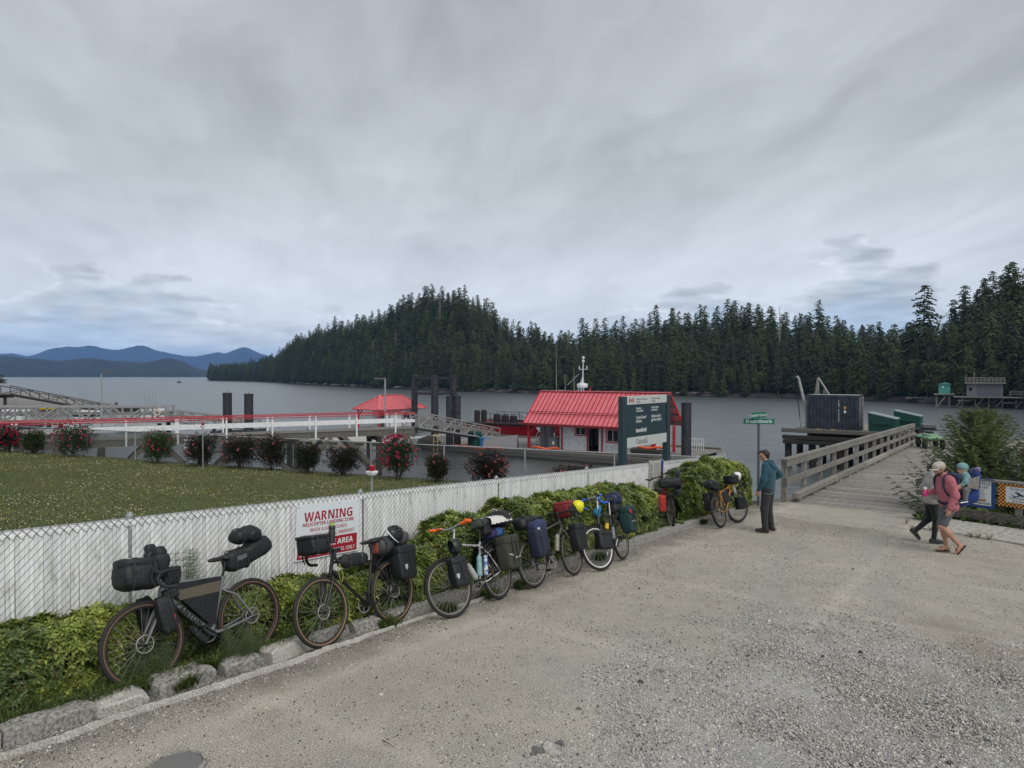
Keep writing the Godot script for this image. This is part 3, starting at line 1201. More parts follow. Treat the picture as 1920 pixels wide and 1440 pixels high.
func broadleaf(sd: int) -> Array:
	# about 12 m tall, round headed
	var r := RandomNumberGenerator.new()
	r.seed = sd * 57 + 9
	var tk := MB.new()
	tk.tube([Vector3.ZERO, Vector3(0.2, 3, 0), Vector3(0.1, 6, 0.2), Vector3(0, 9.5, 0.1)], [0.28, 0.22, 0.14, 0.04], 6)
	var b := MB.new()
	b.use_col = true
	var blobs := []
	for k in 13:
		var a := r.randf() * TAU
		var q := r.randf()
		var rr := lerpf(2.9, 1.0, q) * (0.5 + 0.6 * r.randf())
		blobs.append([Vector3(cos(a) * rr, lerpf(2.2, 10.4, q), sin(a) * rr), 1.3 + 0.8 * r.randf()])
	for bl in blobs:
		for k in 150:
			var d := Vector3(r.randf() - 0.5, r.randf() - 0.5, r.randf() - 0.5).normalized()
			var p: Vector3 = bl[0] + d * bl[1] * pow(r.randf(), 0.4)
			var tone := 0.6 + 0.8 * r.randf()
			b.col = Color(0.075 * tone, 0.098 * tone, 0.034 * tone)
			var e := Vector3(r.randf() - 0.5, r.randf() - 0.5, r.randf() - 0.5).normalized() * (0.22 + 0.2 * r.randf())
			var f := e.cross(Vector3(r.randf() - 0.5, r.randf(), r.randf() - 0.5)).normalized() * e.length() * 0.8
			b.tri(p - e, p + f, p + e)
	return [tk.mesh(), b.mesh()]

func snag(sd: int) -> ArrayMesh:
	var r := RandomNumberGenerator.new()
	r.seed = sd
	var b := MB.new()
	b.tube([Vector3.ZERO, Vector3(0.1, 8, 0), Vector3(-0.1, 16, 0.1), Vector3(0.1, 23, 0)], [0.4, 0.3, 0.18, 0.04], 6)
	for k in 22:
		var y := 9.0 + 13.0 * r.randf()
		var a := r.randf() * TAU
		var l := (24.0 - y) * 0.16 + 0.5
		b.tube([Vector3(0, y, 0), Vector3(cos(a) * l * 0.6, y - 0.05, sin(a) * l * 0.6), Vector3(cos(a) * l, y + 0.3 - 0.5 * r.randf(), sin(a) * l)], [0.07, 0.05, 0.02], 3)
	return b.mesh()

func build_far_shore():
	var tot := 0.0
	for k in SHORE.size():
		var p := Vector3(SHORE[k][0], SHORE[k][2], SHORE[k][1])
		if k > 0:
			tot += Vector2(p.x - shore_at[k - 1].x, p.z - shore_at[k - 1].z).length()
		shore_at.append(p)
		shore_len.append(tot)
	var rough := noise(501, 0.06, 4)
	var fine := noise(502, 0.35, 4)
	# ground: rock at the tide line, forest floor above
	var pts := PackedVector3Array()
	var cols := PackedColorArray()
	var n := 520
	var offs := [-3.0, -0.6, 0.0, 0.5, 1.0, 1.6, 2.4, 3.4, 5.0, 8.0, 14.0, 22.0, 32.0, 44.0, 60.0, 90.0, 160.0]
	for o in offs:
		for i in n + 1:
			var s := shore_point(tot * i / n)
			var p: Vector3 = s[0]
			var jag := fine.get_noise_2d(p.x * 0.6, p.z * 0.6) * 1.8
			var q: Vector3 = p + s[2] * (o + jag)
			var y: float = shore_ground(s[1], o) if o > 0.0 else o * 0.6
			if o > 0.0 and o < 6.0:
				y += fine.get_noise_2d(q.x * 1.5, q.z * 1.5) * 0.7
			pts.append(Vector3(q.x, y, q.z))
			var t := fine.get_noise_2d(q.x * 2.0 + 70.0, q.z * 2.0)
			var cc := Color(0.016, 0.014, 0.012)
			if o >= 1.0:
				cc = Color(0.045, 0.043, 0.04) * (1.0 + 0.5 * t)
				if t > 0.3:
					cc = Color(0.13, 0.125, 0.115)
			if o >= 3.4:
				cc = Color(0.018, 0.020, 0.011)
			cols.append(cc)
	var b := MB.new()
	b.sheet(pts, offs.size(), n + 1, false, true)
	b.use_col = true
	b.c = cols
	var gm := mat(1, 1, 1, 0.95)
	gm.vertex_color_use_as_albedo = true
	struct("far_shore", b, gm)
	# trees
	var kinds := []
	for k in 8:
		kinds.append(conifer(k + 1, [0, 1, 2, 0, 2, 1, 3, 0][k]))
	for k in 2:
		kinds.append(broadleaf(k + 1))
	var r := RandomNumberGenerator.new()
	r.seed = 4242
	var all := []
	var rows := [[2.2, 3.6, 0.36, 0.72], [5.5, 3.3, 0.5, 0.88], [9.5, 3.4, 0.62, 0.95], [14.0, 3.5, 0.68, 1.0], [19.0, 3.6, 0.7, 1.0], [25.0, 3.8, 0.74, 1.02], [31.0, 4.0, 0.76, 1.05], [38.0, 4.2, 0.76, 1.08], [46.0, 4.4, 0.74, 1.10], [54.0, 5.0, 0.7, 1.0]]
	var ri := 0
	for row in rows:
		var l := 0.0
		while l < tot:
			var s := shore_point(l)
			var p: Vector3 = s[0]
			var dist := Vector2(p.x - 6.8, p.z - 2.4).length()
			var step: float = row[1] * 0.82 * clampf(dist / 260.0, 0.9, 1.7)
			l += step * (0.6 + 0.8 * r.randf())
			var off: float = row[0] + (r.randf() - 0.5) * 3.0
			s = shore_point(minf(l, tot))
			p = s[0] + s[2] * maxf(off, 1.0)
			var sc := lerpf(row[2], row[3], r.randf())
			var kd := int(r.randf() * 8.0)
			if kd == 6 and r.randf() < 0.6:
				kd = 2
			var clump := rough.get_noise_2d(p.x, p.z)
			sc *= 1.0 + 0.14 * clump
			var wid := 0.85 + 0.4 * r.randf()
			# broadleaf trees by the water on the right and here and there
			var bl := false
			if ri < 4 and p.x > -34.0 and p.x < -2.0 and r.randf() < 0.62 - 0.1 * ri:
				bl = true
			elif ri < 2 and r.randf() < 0.10:
				bl = true
			if bl:
				kd = 8 + int(r.randf() * 2.0)
				sc = 0.62 + 0.45 * r.randf() + 0.14 * ri
				wid = 1.0
			sc *= 0.71
			if off > 40.0 and r.randf() < 0.16:
				sc *= 1.16
			var y := shore_ground(s[1], off) - 0.3
			var seen := sc * 25.0 / dist * (1.0 if ri < 3 or ri == 8 else 0.3)
			if p.x > 24.0 or p.x < -780.0:
				seen *= 0.02
			var tone := 0.72 + 0.5 * r.randf() + 0.25 * rough.get_noise_2d(p.x * 2.0 + 9.0, p.z * 2.0)
			all.append({"k": kd, "p": Vector3(p.x, y, p.z), "s": sc, "w": wid, "a": r.randf() * TAU, "seen": seen * (0.7 + 0.6 * r.randf()), "lean": (r.randf() - 0.5) * 0.05, "t": tone})
		ri += 1
	# a lone tall spruce over the low trees, far right
	all.append({"k": 0, "p": Vector3(-12.6, 3.0, -216), "s": 1.12, "w": 1.25, "a": 1.0, "seen": 9.0, "lean": 0.0, "t": 0.7})
	all.sort_custom(func(x, y): return x.seen > y.seen)
	var mass := {}
	var tones := {}
	var single := 0
	var conifers := 0
	for a in all:
		var bs := Basis(Vector3(1, 0, 0.3).normalized(), a.lean) * Basis(Vector3.UP, a.a) * Basis.from_scale(Vector3(a.s * a.w, a.s, a.s * a.w))
		var xf := Transform3D(bs, a.p)
		if single < 300:
			var broad: bool = a.k >= 8
			var o := thing("alder_tree" if broad else "conifer_tree", "round leafy olive green tree low on the far shore" if broad else where_tree(a.p), "tree", a.p, 0.0, "leafy trees on the far shore" if broad else "conifers of the far shore")
			if single == 0:
				o.set_meta("label", "tall dark spruce standing alone above the lower trees across the inlet")
			o.transform = xf
			var tm := place("trunk", kinds[a.k][0], M.bark, Transform3D(), o)
			var cm := place("crown", kinds[a.k][1], M.needle, Transform3D(), o)
			single += 1
		else:
			if not mass.has(a.k):
				mass[a.k] = []
				tones[a.k] = []
			mass[a.k].append(xf)
			tones[a.k].append(Color(a.t, a.t, a.t * 0.95))
	var fo := Node3D.new()
	fo.name = "forest"
	add_child(fo)
	tag(fo, "dense dark conifer forest covering the far shore and hill", "forest", "", "stuff")
	for k in mass:
		many("trunk_mass", kinds[k][0], M.bark, mass[k], [], fo)
		many("crown_mass", kinds[k][1], M.needle, mass[k], tones[k], fo)
	# bleached dead trees above the crowns
	for k in 9:
		var l: float = [0.52, 0.585, 0.635, 0.66, 0.70, 0.73, 0.765, 0.79, 0.83][k] * tot
		var s := shore_point(l)
		var off := 12.0 + 26.0 * hash1(k + 3.0)
		var p: Vector3 = s[0] + s[2] * off
		p.y = shore_ground(s[1], off) - 0.3
		var sc := 0.74 + 0.16 * hash1(k)
		var o := place("dead_tree", snag(k + 11), M.bark_pale, Transform3D(Basis(Vector3.UP, k * 1.3) * Basis.from_scale(Vector3(sc, sc, sc)), p))
		tag(o, ["first", "second", "third", "fourth", "fifth", "sixth", "seventh", "eighth", "last"][k] + " bleached dead tree from the left among the far conifers", "dead tree", "dead trees on the far shore")
	# drift logs at the tide line
	for k in 34:
		var l := tot * (0.45 + 0.5 * hash1(k * 3.3))
		var s := shore_point(l)
		var p: Vector3 = s[0] + s[2] * (1.6 + hash1(k + 2.0) * 1.2)
		var b2 := MB.new()
		var a := hash1(k + 7.0) * 0.8 - 0.4
		var d: Vector3 = Vector3(-s[2].z, 0, s[2].x).rotated(Vector3.UP, a) * (1.5 + 3.0 * hash1(k + 5.0))
		b2.tube([p - d + Vector3(0, 1.1, 0), p + d + Vector3(0, 1.5, 0)], [0.22, 0.12], 6)
		solo("drift_log", b2, M.bark_pale, "pale drift log stranded on the far shore rocks", "log", Transform3D(), "drift logs on the far shore")

# ==================================================================== hills beyond the sound
const NEAR_RIDGE := [[-3305, -721, 65], [-3136, -840, 73], [-2998, -937, 65], [-2906, -1002, 74], [-2823, -1061, 67], [-2731, -1126, 59], [-2656, -1179, 67], [-2573, -1237, 58], [-2491, -1295, 52], [-2429, -1339, 67], [-2386, -1369, 59], [-2345, -1398, 34], [-2301, -1429, 18], [-2270, -1451, 8]]
const FAR_RIDGE := [[-9927, -2168, 249], [-9375, -2558, 277], [-9007, -2817, 226], [-8607, -3099, 238], [-8483, -3187, 210], [-8331, -3294, 271], [-8170, -3408, 305], [-7935, -3573, 316], [-7733, -3716, 277], [-7512, -3872, 328], [-7361, -3979, 271], [-7076, -4180, 210], [-6864, -4329, 255], [-6786, -4384, 243], [-6625, -4498, 311], [-6515, -4576, 255], [-6363, -4682, 193], [-6156, -4828, 181], [-5880, -5023, 159], [-5512, -5282, 80]]

func ridge(called: String, list: Array, deep: float, col: Color, sd: int, rough: float):
	var c := Curve3D.new()
	for p in list:
		c.add_point(Vector3(p[0], maxf(p[2], 0.0), p[1]))
	var nz := noise(sd, rough, 5)
	var n := 260
	var pts := PackedVector3Array()
	var cols := PackedColorArray()
	var rows := 14
	for j in rows:
		var q := j / float(rows - 1)
		for i in n + 1:
			var t := i / float(n) * (list.size() - 1)
			var k := mini(int(t), list.size() - 2)
			var a: Array = list[maxi(k - 1, 0)]
			var b: Array = list[k]
			var d: Array = list[k + 1]
			var e: Array = list[mini(k + 2, list.size() - 1)]
			var p := Vector3(b[0], b[2], b[1]).cubic_interpolate(Vector3(d[0], d[2], d[1]), Vector3(a[0], a[2], a[1]), Vector3(e[0], e[2], e[1]), t - k)
			var out := Vector3(p.x - 6.8, 0, p.z - 2.4).normalized()
			var x := p - out * deep * (0.5 - q)
			var f := clampf(1.0 - absf(q - 0.55) / 0.55, 0, 1)
			var hh := p.y * pow(f, 0.8) + nz.get_noise_2d(x.x, x.z) * p.y * 0.30 * (1.0 - f) * f * 4.0 + nz.get_noise_2d(x.x * 3.0, x.z * 3.0) * p.y * 0.05
			pts.append(Vector3(x.x, hh if q > 0.0 and q < 1.0 else -2.0, x.z))
			cols.append(col * (1.0 + 0.5 * nz.get_noise_2d(x.x * 4.0, x.z * 4.0)))
	var b := MB.new()
	b.sheet(pts, rows, n + 1, false, true)
	b.use_col = true
	b.c = cols
	var m := mat(1, 1, 1, 1.0)
	m.vertex_color_use_as_albedo = true
	struct(called, b, m)

func build_mountains():
	ridge("hills", NEAR_RIDGE, 700.0, Color(0.016, 0.024, 0.017), 601, 0.004)
	ridge("mountains", FAR_RIDGE, 2500.0, Color(0.022, 0.032, 0.026), 602, 0.0012)

# ==================================================================== slatted fence by the road
func fence_top(z: float) -> float:
	return 5.49 + 0.0565 * z

func build_slat_fence():
	var o := thing("slat_fence", "white slatted chain-link fence along the hedge beside the road", "fence")
	var pitch := 0.036
	var s := -2.2
	var n := 0
	var stray := MB.new()
	var sm := MB.new()
	sm.box(Vector3(0, -0.60, 0), Vector3(0.006, 1.13, 0.0335))
	sm.box(Vector3(0.0035, -0.60, 0), Vector3(0.003, 1.13, 0.006))
	var slat := sm.mesh()
	var wires := MB.new()
	var posts := [-1.5, 1.02, 3.95, 6.9, 9.9, 12.9, 15.9, 18.15]
	var zt := 0.0
	while s < 18.2:
		var z := -s
		var top := fence_top(z)
		var at_post := false
		for p in posts:
			if absf(s - p) < 0.02:
				at_post = true
		if not at_post:
			var dy := (hash1(n) - 0.5) * 0.012
			var lean := (hash1(n + 0.3) - 0.5) * 0.012
			if s > -0.25 and s < 10.6:
				place("slat", slat, M.slat[int(hash1(n * 1.3) * 5.0) % 5], Transform3D(Basis(Vector3.RIGHT, lean), Vector3(0, top + dy, z)), o)
			else:
				stray.box(Vector3(0, top - 0.60 + dy, z), Vector3(0.006, 1.13, 0.0335))
		# wire: one slanting strand over the face of every slat, one behind
		var y := top - 0.072
		var odd := 0.036 if n % 2 == 1 else 0.0
		var k := 0
		while y - odd > top - 1.2:
			var y0 := y - odd - 0.036
			wires.tube([Vector3(0.007, y0, z + 0.018), Vector3(0.012, y0 + 0.018, z), Vector3(0.007, y0 + 0.036, z - 0.018)], 0.0017, 3, false)
			y -= 0.072
			k += 1
		# twisted tips along the top
		if n % 2 == 0:
			wires.tube([Vector3(0.004, top - 0.036, z + 0.036), Vector3(0.006, top + 0.004, z), Vector3(0.004, top - 0.036, z - 0.036)], 0.0028, 4, false)
			wires.tube([Vector3(0.006, top + 0.0, z), Vector3(0.008, top + 0.018, z - 0.003)], 0.003, 4)
			wires.tube([Vector3(0.008, top - 0.036, z + 0.036), Vector3(0.010, top - 0.074, z), Vector3(0.008, top - 0.036, z - 0.036)], 0.0026, 4, false)
		s += pitch
		n += 1
	var so := part(o, "slat_run", stray, M.slat[0])
	so.set_meta("kind", "stuff")
	var wo := part(o, "wire_mesh", wires, M.wire)
	wo.set_meta("kind", "stuff")
	# pale retaining strip behind the tips, top pipe, posts with caps
	var st := MB.new()
	st.bar(Vector3(-0.004, fence_top(2.2) - 0.035, 2.2), Vector3(-0.004, fence_top(-18.2) - 0.035, -18.2), 0.004, 0.062)
	part(o, "lock_strip", st, M.slat[2])
	var tr := MB.new()
	tr.tube([Vector3(-0.035, fence_top(2.2) - 0.012, 2.2), Vector3(-0.035, fence_top(-18.2) - 0.012, -18.2)], 0.021, 10)
	part(o, "top_rail", tr, M.galv)
	for p in posts:
		var b := MB.new()
		b.tube([Vector3(-0.035, fence_top(-p) + 0.02, -p), Vector3(-0.035, lawn_y(0, -p) - 0.2, -p)], 0.03, 10)
		b.lathe(Vector3(-0.035, fence_top(-p) + 0.02, -p), Basis(), [Vector2(0.036, -0.02), Vector2(0.036, 0.01), Vector2(0.001, 0.045)], 10)
		part(o, "post", b, M.galv)

# ==================================================================== bare chain-link fence at the far side of the lawn
func build_lawn_fence():
	var o := thing("chain_link_fence", "bare grey chain-link fence along the water edge of the lawn", "fence")
	var wires := MB.new()
	var x := -40.0
	var h := 1.2
	while x < -0.05:
		# two strands that zigzag down the panel
		var z := back_z(x)
		var base := lawn_y(x, z) + 0.03
		var y := 0.0
		var k := 0
		while y < h - 0.02:
			var x2 := x + (0.045 if k % 2 == 0 else 0.0)
			var x1 := x + (0.0 if k % 2 == 0 else 0.045)
			var y2 := minf(y + 0.045, h)
			var a := Vector3(x1, base + y, back_z(x1))
			var b := Vector3(x2, base + y2, back_z(x2))
			var c := Vector3(x - (0.045 if k % 2 == 0 else 0.0), base + y2, back_z(x))
			var e := Vector3(x - (0.0 if k % 2 == 0 else 0.045), base + y, back_z(x))
			wires.tube([a, b], 0.0075, 3, false)
			if k % 1 == 0:
				wires.tube([e + Vector3(0, 0, 0.006), c + Vector3(0, 0, 0.006)], 0.0075, 3, false)
			y += 0.045
			k += 1
		x += 0.09
	var wo := part(o, "wire_mesh", wires, M.wire_grey)
	wo.set_meta("kind", "stuff")
	var px := -0.35
	while px > -60.0:
		var z := back_z(px)
		var b := MB.new()
		b.tube([Vector3(px, lawn_y(px, z) - 0.2, z), Vector3(px, lawn_y(px, z) + 1.27, z)], 0.032, 8)
		part(o, "post", b, M.galv)
		px -= 2.95
	var tr := MB.new()
	tr.tube([Vector3(-0.1, lawn_y(-0.1, back_z(-0.1)) + 1.24, back_z(-0.1)), Vector3(-60, lawn_y(-60, back_z(-60)) + 1.24, back_z(-60))], 0.022, 8)
	part(o, "top_rail", tr, M.galv)

# ==================================================================== hedges
func leaf(b: MB, o: Vector3, d: Vector3, up: Vector3, l: float, w: float):
	# a folded, pointed leaf from o along d
	var s := d.cross(up).normalized() * w * 0.5
	var m := o + d * l * 0.5 + up * l * 0.05
	var t := o + d * l - up * l * 0.12
	b.tri(o, m + s + up * w * 0.16, m)
	b.tri(o, m, m - s + up * w * 0.16)
	b.tri(m + s + up * w * 0.16, t, m)
	b.tri(m, t, m - s + up * w * 0.16)

func sprig(sd: int, l: float, w: float, cnt: int) -> ArrayMesh:
	var r := RandomNumberGenerator.new()
	r.seed = sd
	var b := MB.new()
	b.use_col = true
	for k in cnt:
		var a := TAU * k * 0.382 + r.randf() * 0.5
		var tilt := 0.15 + 0.75 * (1.0 - k / float(cnt)) * 0.2 + 0.45 * r.randf()
		var d := Vector3(cos(a) * cos(tilt), sin(tilt), sin(a) * cos(tilt))
		var t := 0.8 + 0.4 * r.randf()
		b.col = Color(t, t, t)
		leaf(b, Vector3(0, -0.02 * (cnt - k) * 0.35, 0), d, (Vector3.UP - d * d.y).normalized(), l * (0.75 + 0.5 * r.randf()), w * (0.8 + 0.4 * r.randf()))
	return b.mesh()

func hedge_height(s: float) -> float:
	# height of the hedge top over the road level, by metres along the fence
	var pts := [[-2.5, 0.62], [0.3, 0.60], [1.6, 0.50], [2.4, 0.52], [3.4, 0.50], [4.2, 0.58], [4.8, 0.86], [6.0, 0.98], [8.0, 1.0], [11.0, 1.02], [11.5, 0.9], [12.6, 0.95], [14.0, 1.22], [16.0, 1.30], [17.2, 1.15], [18.2, 0.8]]
	for k in pts.size() - 1:
		if s < pts[k + 1][0]:
			return lerpf(pts[k][1], pts[k + 1][1], clampf((s - pts[k][0]) / (pts[k + 1][0] - pts[k][0]), 0, 1))
	return 0.7

func hedge(called: String, label: String, s0: float, s1: float, per_m: int, sprigs: Array, sd: int):
	var r := RandomNumberGenerator.new()
	r.seed = sd
	var o := thing(called, label, "hedge", Vector3.ZERO, 0.0, "hedges along the slatted fence")
	var lump := noise(sd, 1.1, 3)
	var patch := noise(sd + 1, 0.9, 3)
	var xf := [[], [], []]
	var cl := [[], [], []]
	var total := int((s1 - s0) * per_m)
	for k in total:
		var s := lerpf(s0, s1, r.randf())
		var h := hedge_height(s) * (1.0 + 0.20 * lump.get_noise_2d(s, 0.0))
		var wide := lerpf(0.40, 0.84, sst(1.9, 2.7, s)) + 0.10 * lump.get_noise_2d(s, 7.0)
		# ends are rounded off
		var end := minf(s - s0, s1 - s)
		var e := sqrt(clampf(end / 0.35, 0.0, 1.0))
		# a point on the outline: road face, top, a little of the fence face, both ends
		var q := r.randf()
		var a := lerpf(-0.35, 1.28, q) * PI / 2
		var ca := cos(a)
		var sa := sin(a)
		var p2 := Vector2(signf(ca) * pow(absf(ca), 0.55), signf(sa) * pow(absf(sa), 0.55))
		var depth := pow(r.randf(), 2.0) * 0.16
		var x := 0.10 + wide * 0.5 + p2.x * (wide * 0.5 * (0.55 + 0.45 * e)) * (1.0 - depth)
		var yy := h * (0.42 + 0.58 * p2.y * (1.0 - depth)) * (0.6 + 0.4 * e) if sa > 0.0 else h * (0.42 + 0.75 * p2.y)
		x += 0.07 * lump.get_noise_3d(s * 1.6, yy * 3.0, 3.0)
		yy += 0.09 * lump.get_noise_3d(s * 1.9, x * 3.0, 9.0)
		var z := -s
		var nrm := Vector3(p2.x * 0.9, p2.y * 0.9 + 0.35, (r.randf() - 0.5) * 0.9).normalized()
		nrm = (nrm + Vector3(r.randf() - 0.5, r.randf() - 0.5, r.randf() - 0.5) * 0.9).normalized()
		var sc := 0.75 + 0.5 * r.randf()
		var yb := Basis(Quaternion(Vector3.UP, nrm)) * Basis(Vector3.UP, r.randf() * TAU) * Basis.from_scale(Vector3(sc, sc, sc))
		var w := int(r.randf() * 3.0)
		xf[w].append(Transform3D(yb, Vector3(x, road_y(z) + 0.03 + maxf(yy, 0.03), z)))
		var t := 0.62 + 0.55 * r.randf()
		var pn := patch.get_noise_3d(s, yy * 1.5, x * 2.0) + (r.randf() - 0.5) * 0.7
		var cc := Color(0.175, 0.23, 0.050)
		if pn > 0.14:
			cc = Color(0.32, 0.375, 0.075)
		elif pn < -0.22:
			cc = Color(0.105, 0.16, 0.045)
		if r.randf() < 0.012:
			cc = Color(0.22, 0.15, 0.05)
		cl[w].append(Color(cc.r * t, cc.g * t, cc.b * t))
	for w in 3:
		many("foliage", sprigs[w], M.leaf, xf[w], cl[w], o)
	# twiggy heart of the hedge
	var b := MB.new()
	var s := s0 + 0.2
	while s < s1 - 0.15:
		var h := hedge_height(s)
		for k in 6:
			var x := 0.12 + (0.7 if s > 2.3 else 0.35) * r.randf()
			var q := Vector3(x, road_y(-s), -s + (r.randf() - 0.5) * 0.2)
			b.tube([q, q + Vector3((r.randf() - 0.5) * 0.2, h * 0.5, (r.randf() - 0.5) * 0.2), q + Vector3((r.randf() - 0.5) * 0.35, h * 0.88, (r.randf() - 0.5) * 0.35)], [0.009, 0.007, 0.003], 4, false)
		s += 0.2
	part(o, "stems", b, M.bark)
	# dense shaded inner leaves
	var inner := []
	var ic := []
	for k in int(total * 0.35):
		s = lerpf(s0 + 0.1, s1 - 0.1, r.randf())
		var h := hedge_height(s)
		var p := Vector3(0.10 + (0.68 if s > 2.3 else 0.34) * r.randf(), 0, -s)
		p.y = road_y(p.z) + 0.04 + h * 0.82 * r.randf()
		inner.append(Transform3D(Basis(Vector3(r.randf() - 0.5, r.randf() - 0.5, r.randf() - 0.5).normalized(), r.randf() * TAU) * Basis.from_scale(Vector3(1.3, 1.3, 1.3)), p))
		var t := 0.6 + 0.6 * r.randf()
		ic.append(Color(0.165 * t, 0.22 * t, 0.048 * t))
	many("inner_foliage", sprigs[1], M.leaf, inner, ic, o)

func build_hedges():
	var near := [sprig(1, 0.062, 0.024, 9), sprig(2, 0.055, 0.022, 8), sprig(3, 0.07, 0.026, 9)]
	hedge("low_hedge", "low straggling green hedge behind the grey and black bicycles, nearest the camera", -2.4, 4.6, 1300, near, 71)
	var far := [sprig(4, 0.07, 0.030, 8), sprig(5, 0.062, 0.028, 8), sprig(6, 0.08, 0.032, 8)]
	hedge("tall_hedge", "trimmed bright green hedge behind the middle bicycles", 4.4, 11.35, 1100, far, 72)
	hedge("end_hedge", "thick green hedge between the parked bicycle in the gap and the street sign", 12.85, 17.9, 1050, far, 73)
	# weeds and grass tufts at the foot of the kerb and under the hedge
	var tuft := MB.new()
	tuft.use_col = true
	var r := RandomNumberGenerator.new()
	r.seed = 99
	for k in 16:
		var a := r.randf() * TAU
		var d := Vector3(cos(a), 0, sin(a))
		var sd := Vector3(-d.z, 0, d.x) * 0.003
		var l := 0.05 + 0.07 * r.randf()
		var t := 0.7 + 0.6 * r.randf()
		tuft.col = Color(t, t, t)
		var m := d * l * 0.35 + Vector3(0, l * 0.75, 0)
		var e := d * l * 0.9 + Vector3(0, l * (0.7 + 0.5 * r.randf()), 0)
		tuft.quad(d * 0.006 - sd, m - sd, m + sd, d * 0.006 + sd)
		tuft.tri(m - sd, e, m + sd)
	var xf := []
	var cl := []
	for k in 2600:
		var s := -2.4 + 18.0 * pow(r.randf(), 1.3)
		var x := 0.80 + 0.12 * r.randf()
		var p := r.randf()
		if p < 0.10:
			# clumps that grow in the gutter
			var c: Array = [[4.15, 1.25], [5.05, 1.22], [5.75, 1.27], [3.3, 1.15], [0.95, 1.02], [8.2, 1.2], [13.3, 1.1]][int(r.randf() * 7.0) % 7]
			s = c[0] + (r.randf() - 0.5) * 0.22
			x = c[1] + (r.randf() - 0.5) * 0.14
		elif p < 0.45:
			x = 0.25 + 0.6 * r.randf()
		var sc := 0.5 + 0.8 * r.randf()
		xf.append(Transform3D(Basis(Vector3.UP, r.randf() * TAU) * Basis.from_scale(Vector3(sc, sc, sc)), Vector3(x, road_y(-s) + (0.045 if x < 0.95 else 0.02), -s)))
		var t := 0.6 + 0.6 * r.randf()
		cl.append(Color(0.085 * t, 0.125 * t, 0.028 * t))
	var w := many("weeds", tuft.mesh(), M.leaf, xf, cl)
	tag(w, "grass tufts and weeds at the foot of hedge and kerb", "weeds")
	# horsetail fern against the fence by the first bicycle, dock leaves by the fourth
	for c in [[1.45, 0.16, 0.95, "feathery green horsetail against the white fence behind the grey bicycle"], [1.15, 0.5, 0.55, "low horsetail clump under the frame of the grey bicycle"], [0.75, 0.78, 0.34, "small feathery fern clump on the kerb by the grey bicycle's front wheel"], [1.6, 0.86, 0.32, "small feathery fern clump on the kerb below the grey bicycle's pedal"]]:
		var b := MB.new()
		for k in 9:
			var o := Vector3((r.randf() - 0.5) * 0.22, 0, (r.randf() - 0.5) * 0.3)
			var h: float = c[2] * (0.6 + 0.5 * r.randf())
			var tip := o + Vector3((r.randf() - 0.5) * 0.2, h, (r.randf() - 0.5) * 0.2)
			b.tube([o, tip], [0.003, 0.0012], 3, false)
			var y := 0.25
			while y < 1.0:
				var p := o.lerp(tip, y)
				for q in 7:
					var a := TAU * q / 7.0 + y * 9.0
					var l := h * 0.20 * (1.15 - y) + 0.02
					b.tube([p, p + Vector3(cos(a) * l, l * 0.25, sin(a) * l), p + Vector3(cos(a) * l * 1.5, l * 0.15 - l * 0.25, sin(a) * l * 1.5)], [0.0016, 0.0013, 0.0006], 3, false)
				y += 0.07
		solo("horsetail", b, M.horsetail, c[3], "weed", Transform3D(Basis(), Vector3(c[1], road_y(-c[0]) + 0.05, -c[0])))
	for k in 5:
		var b := MB.new()
		b.use_col = true
		var c: Array = [[8.9, 0.98], [9.7, 0.95], [11.6, 0.75], [11.9, 0.62], [12.3, 0.95]][k]
		for q in 7:
			var a := q * 2.4
			var t := 0.8 + 0.4 * r.randf()
			b.col = Color(0.10 * t, 0.15 * t, 0.035 * t)
			var d := Vector3(cos(a), 0.5 + 0.6 * r.randf(), sin(a)).normalized()
			leaf(b, Vector3.ZERO, d, (Vector3.UP - d * d.y).normalized(), 0.16 + 0.1 * r.randf(), 0.09)
		solo("dock_plant", b, M.leaf, ["broad leaved dock plant by the blue-taped bicycle's rear wheel", "broad leaved dock plant behind the green pannier", "broad leaved plant left of the bicycle parked in the hedge gap", "broad leaved plant under the bicycle parked in the hedge gap", "broad leaved plant on the kerb past the hedge gap"][k], "weed", Transform3D(Basis(), Vector3(c[1], road_y(-c[0]) + 0.08, -c[0])))

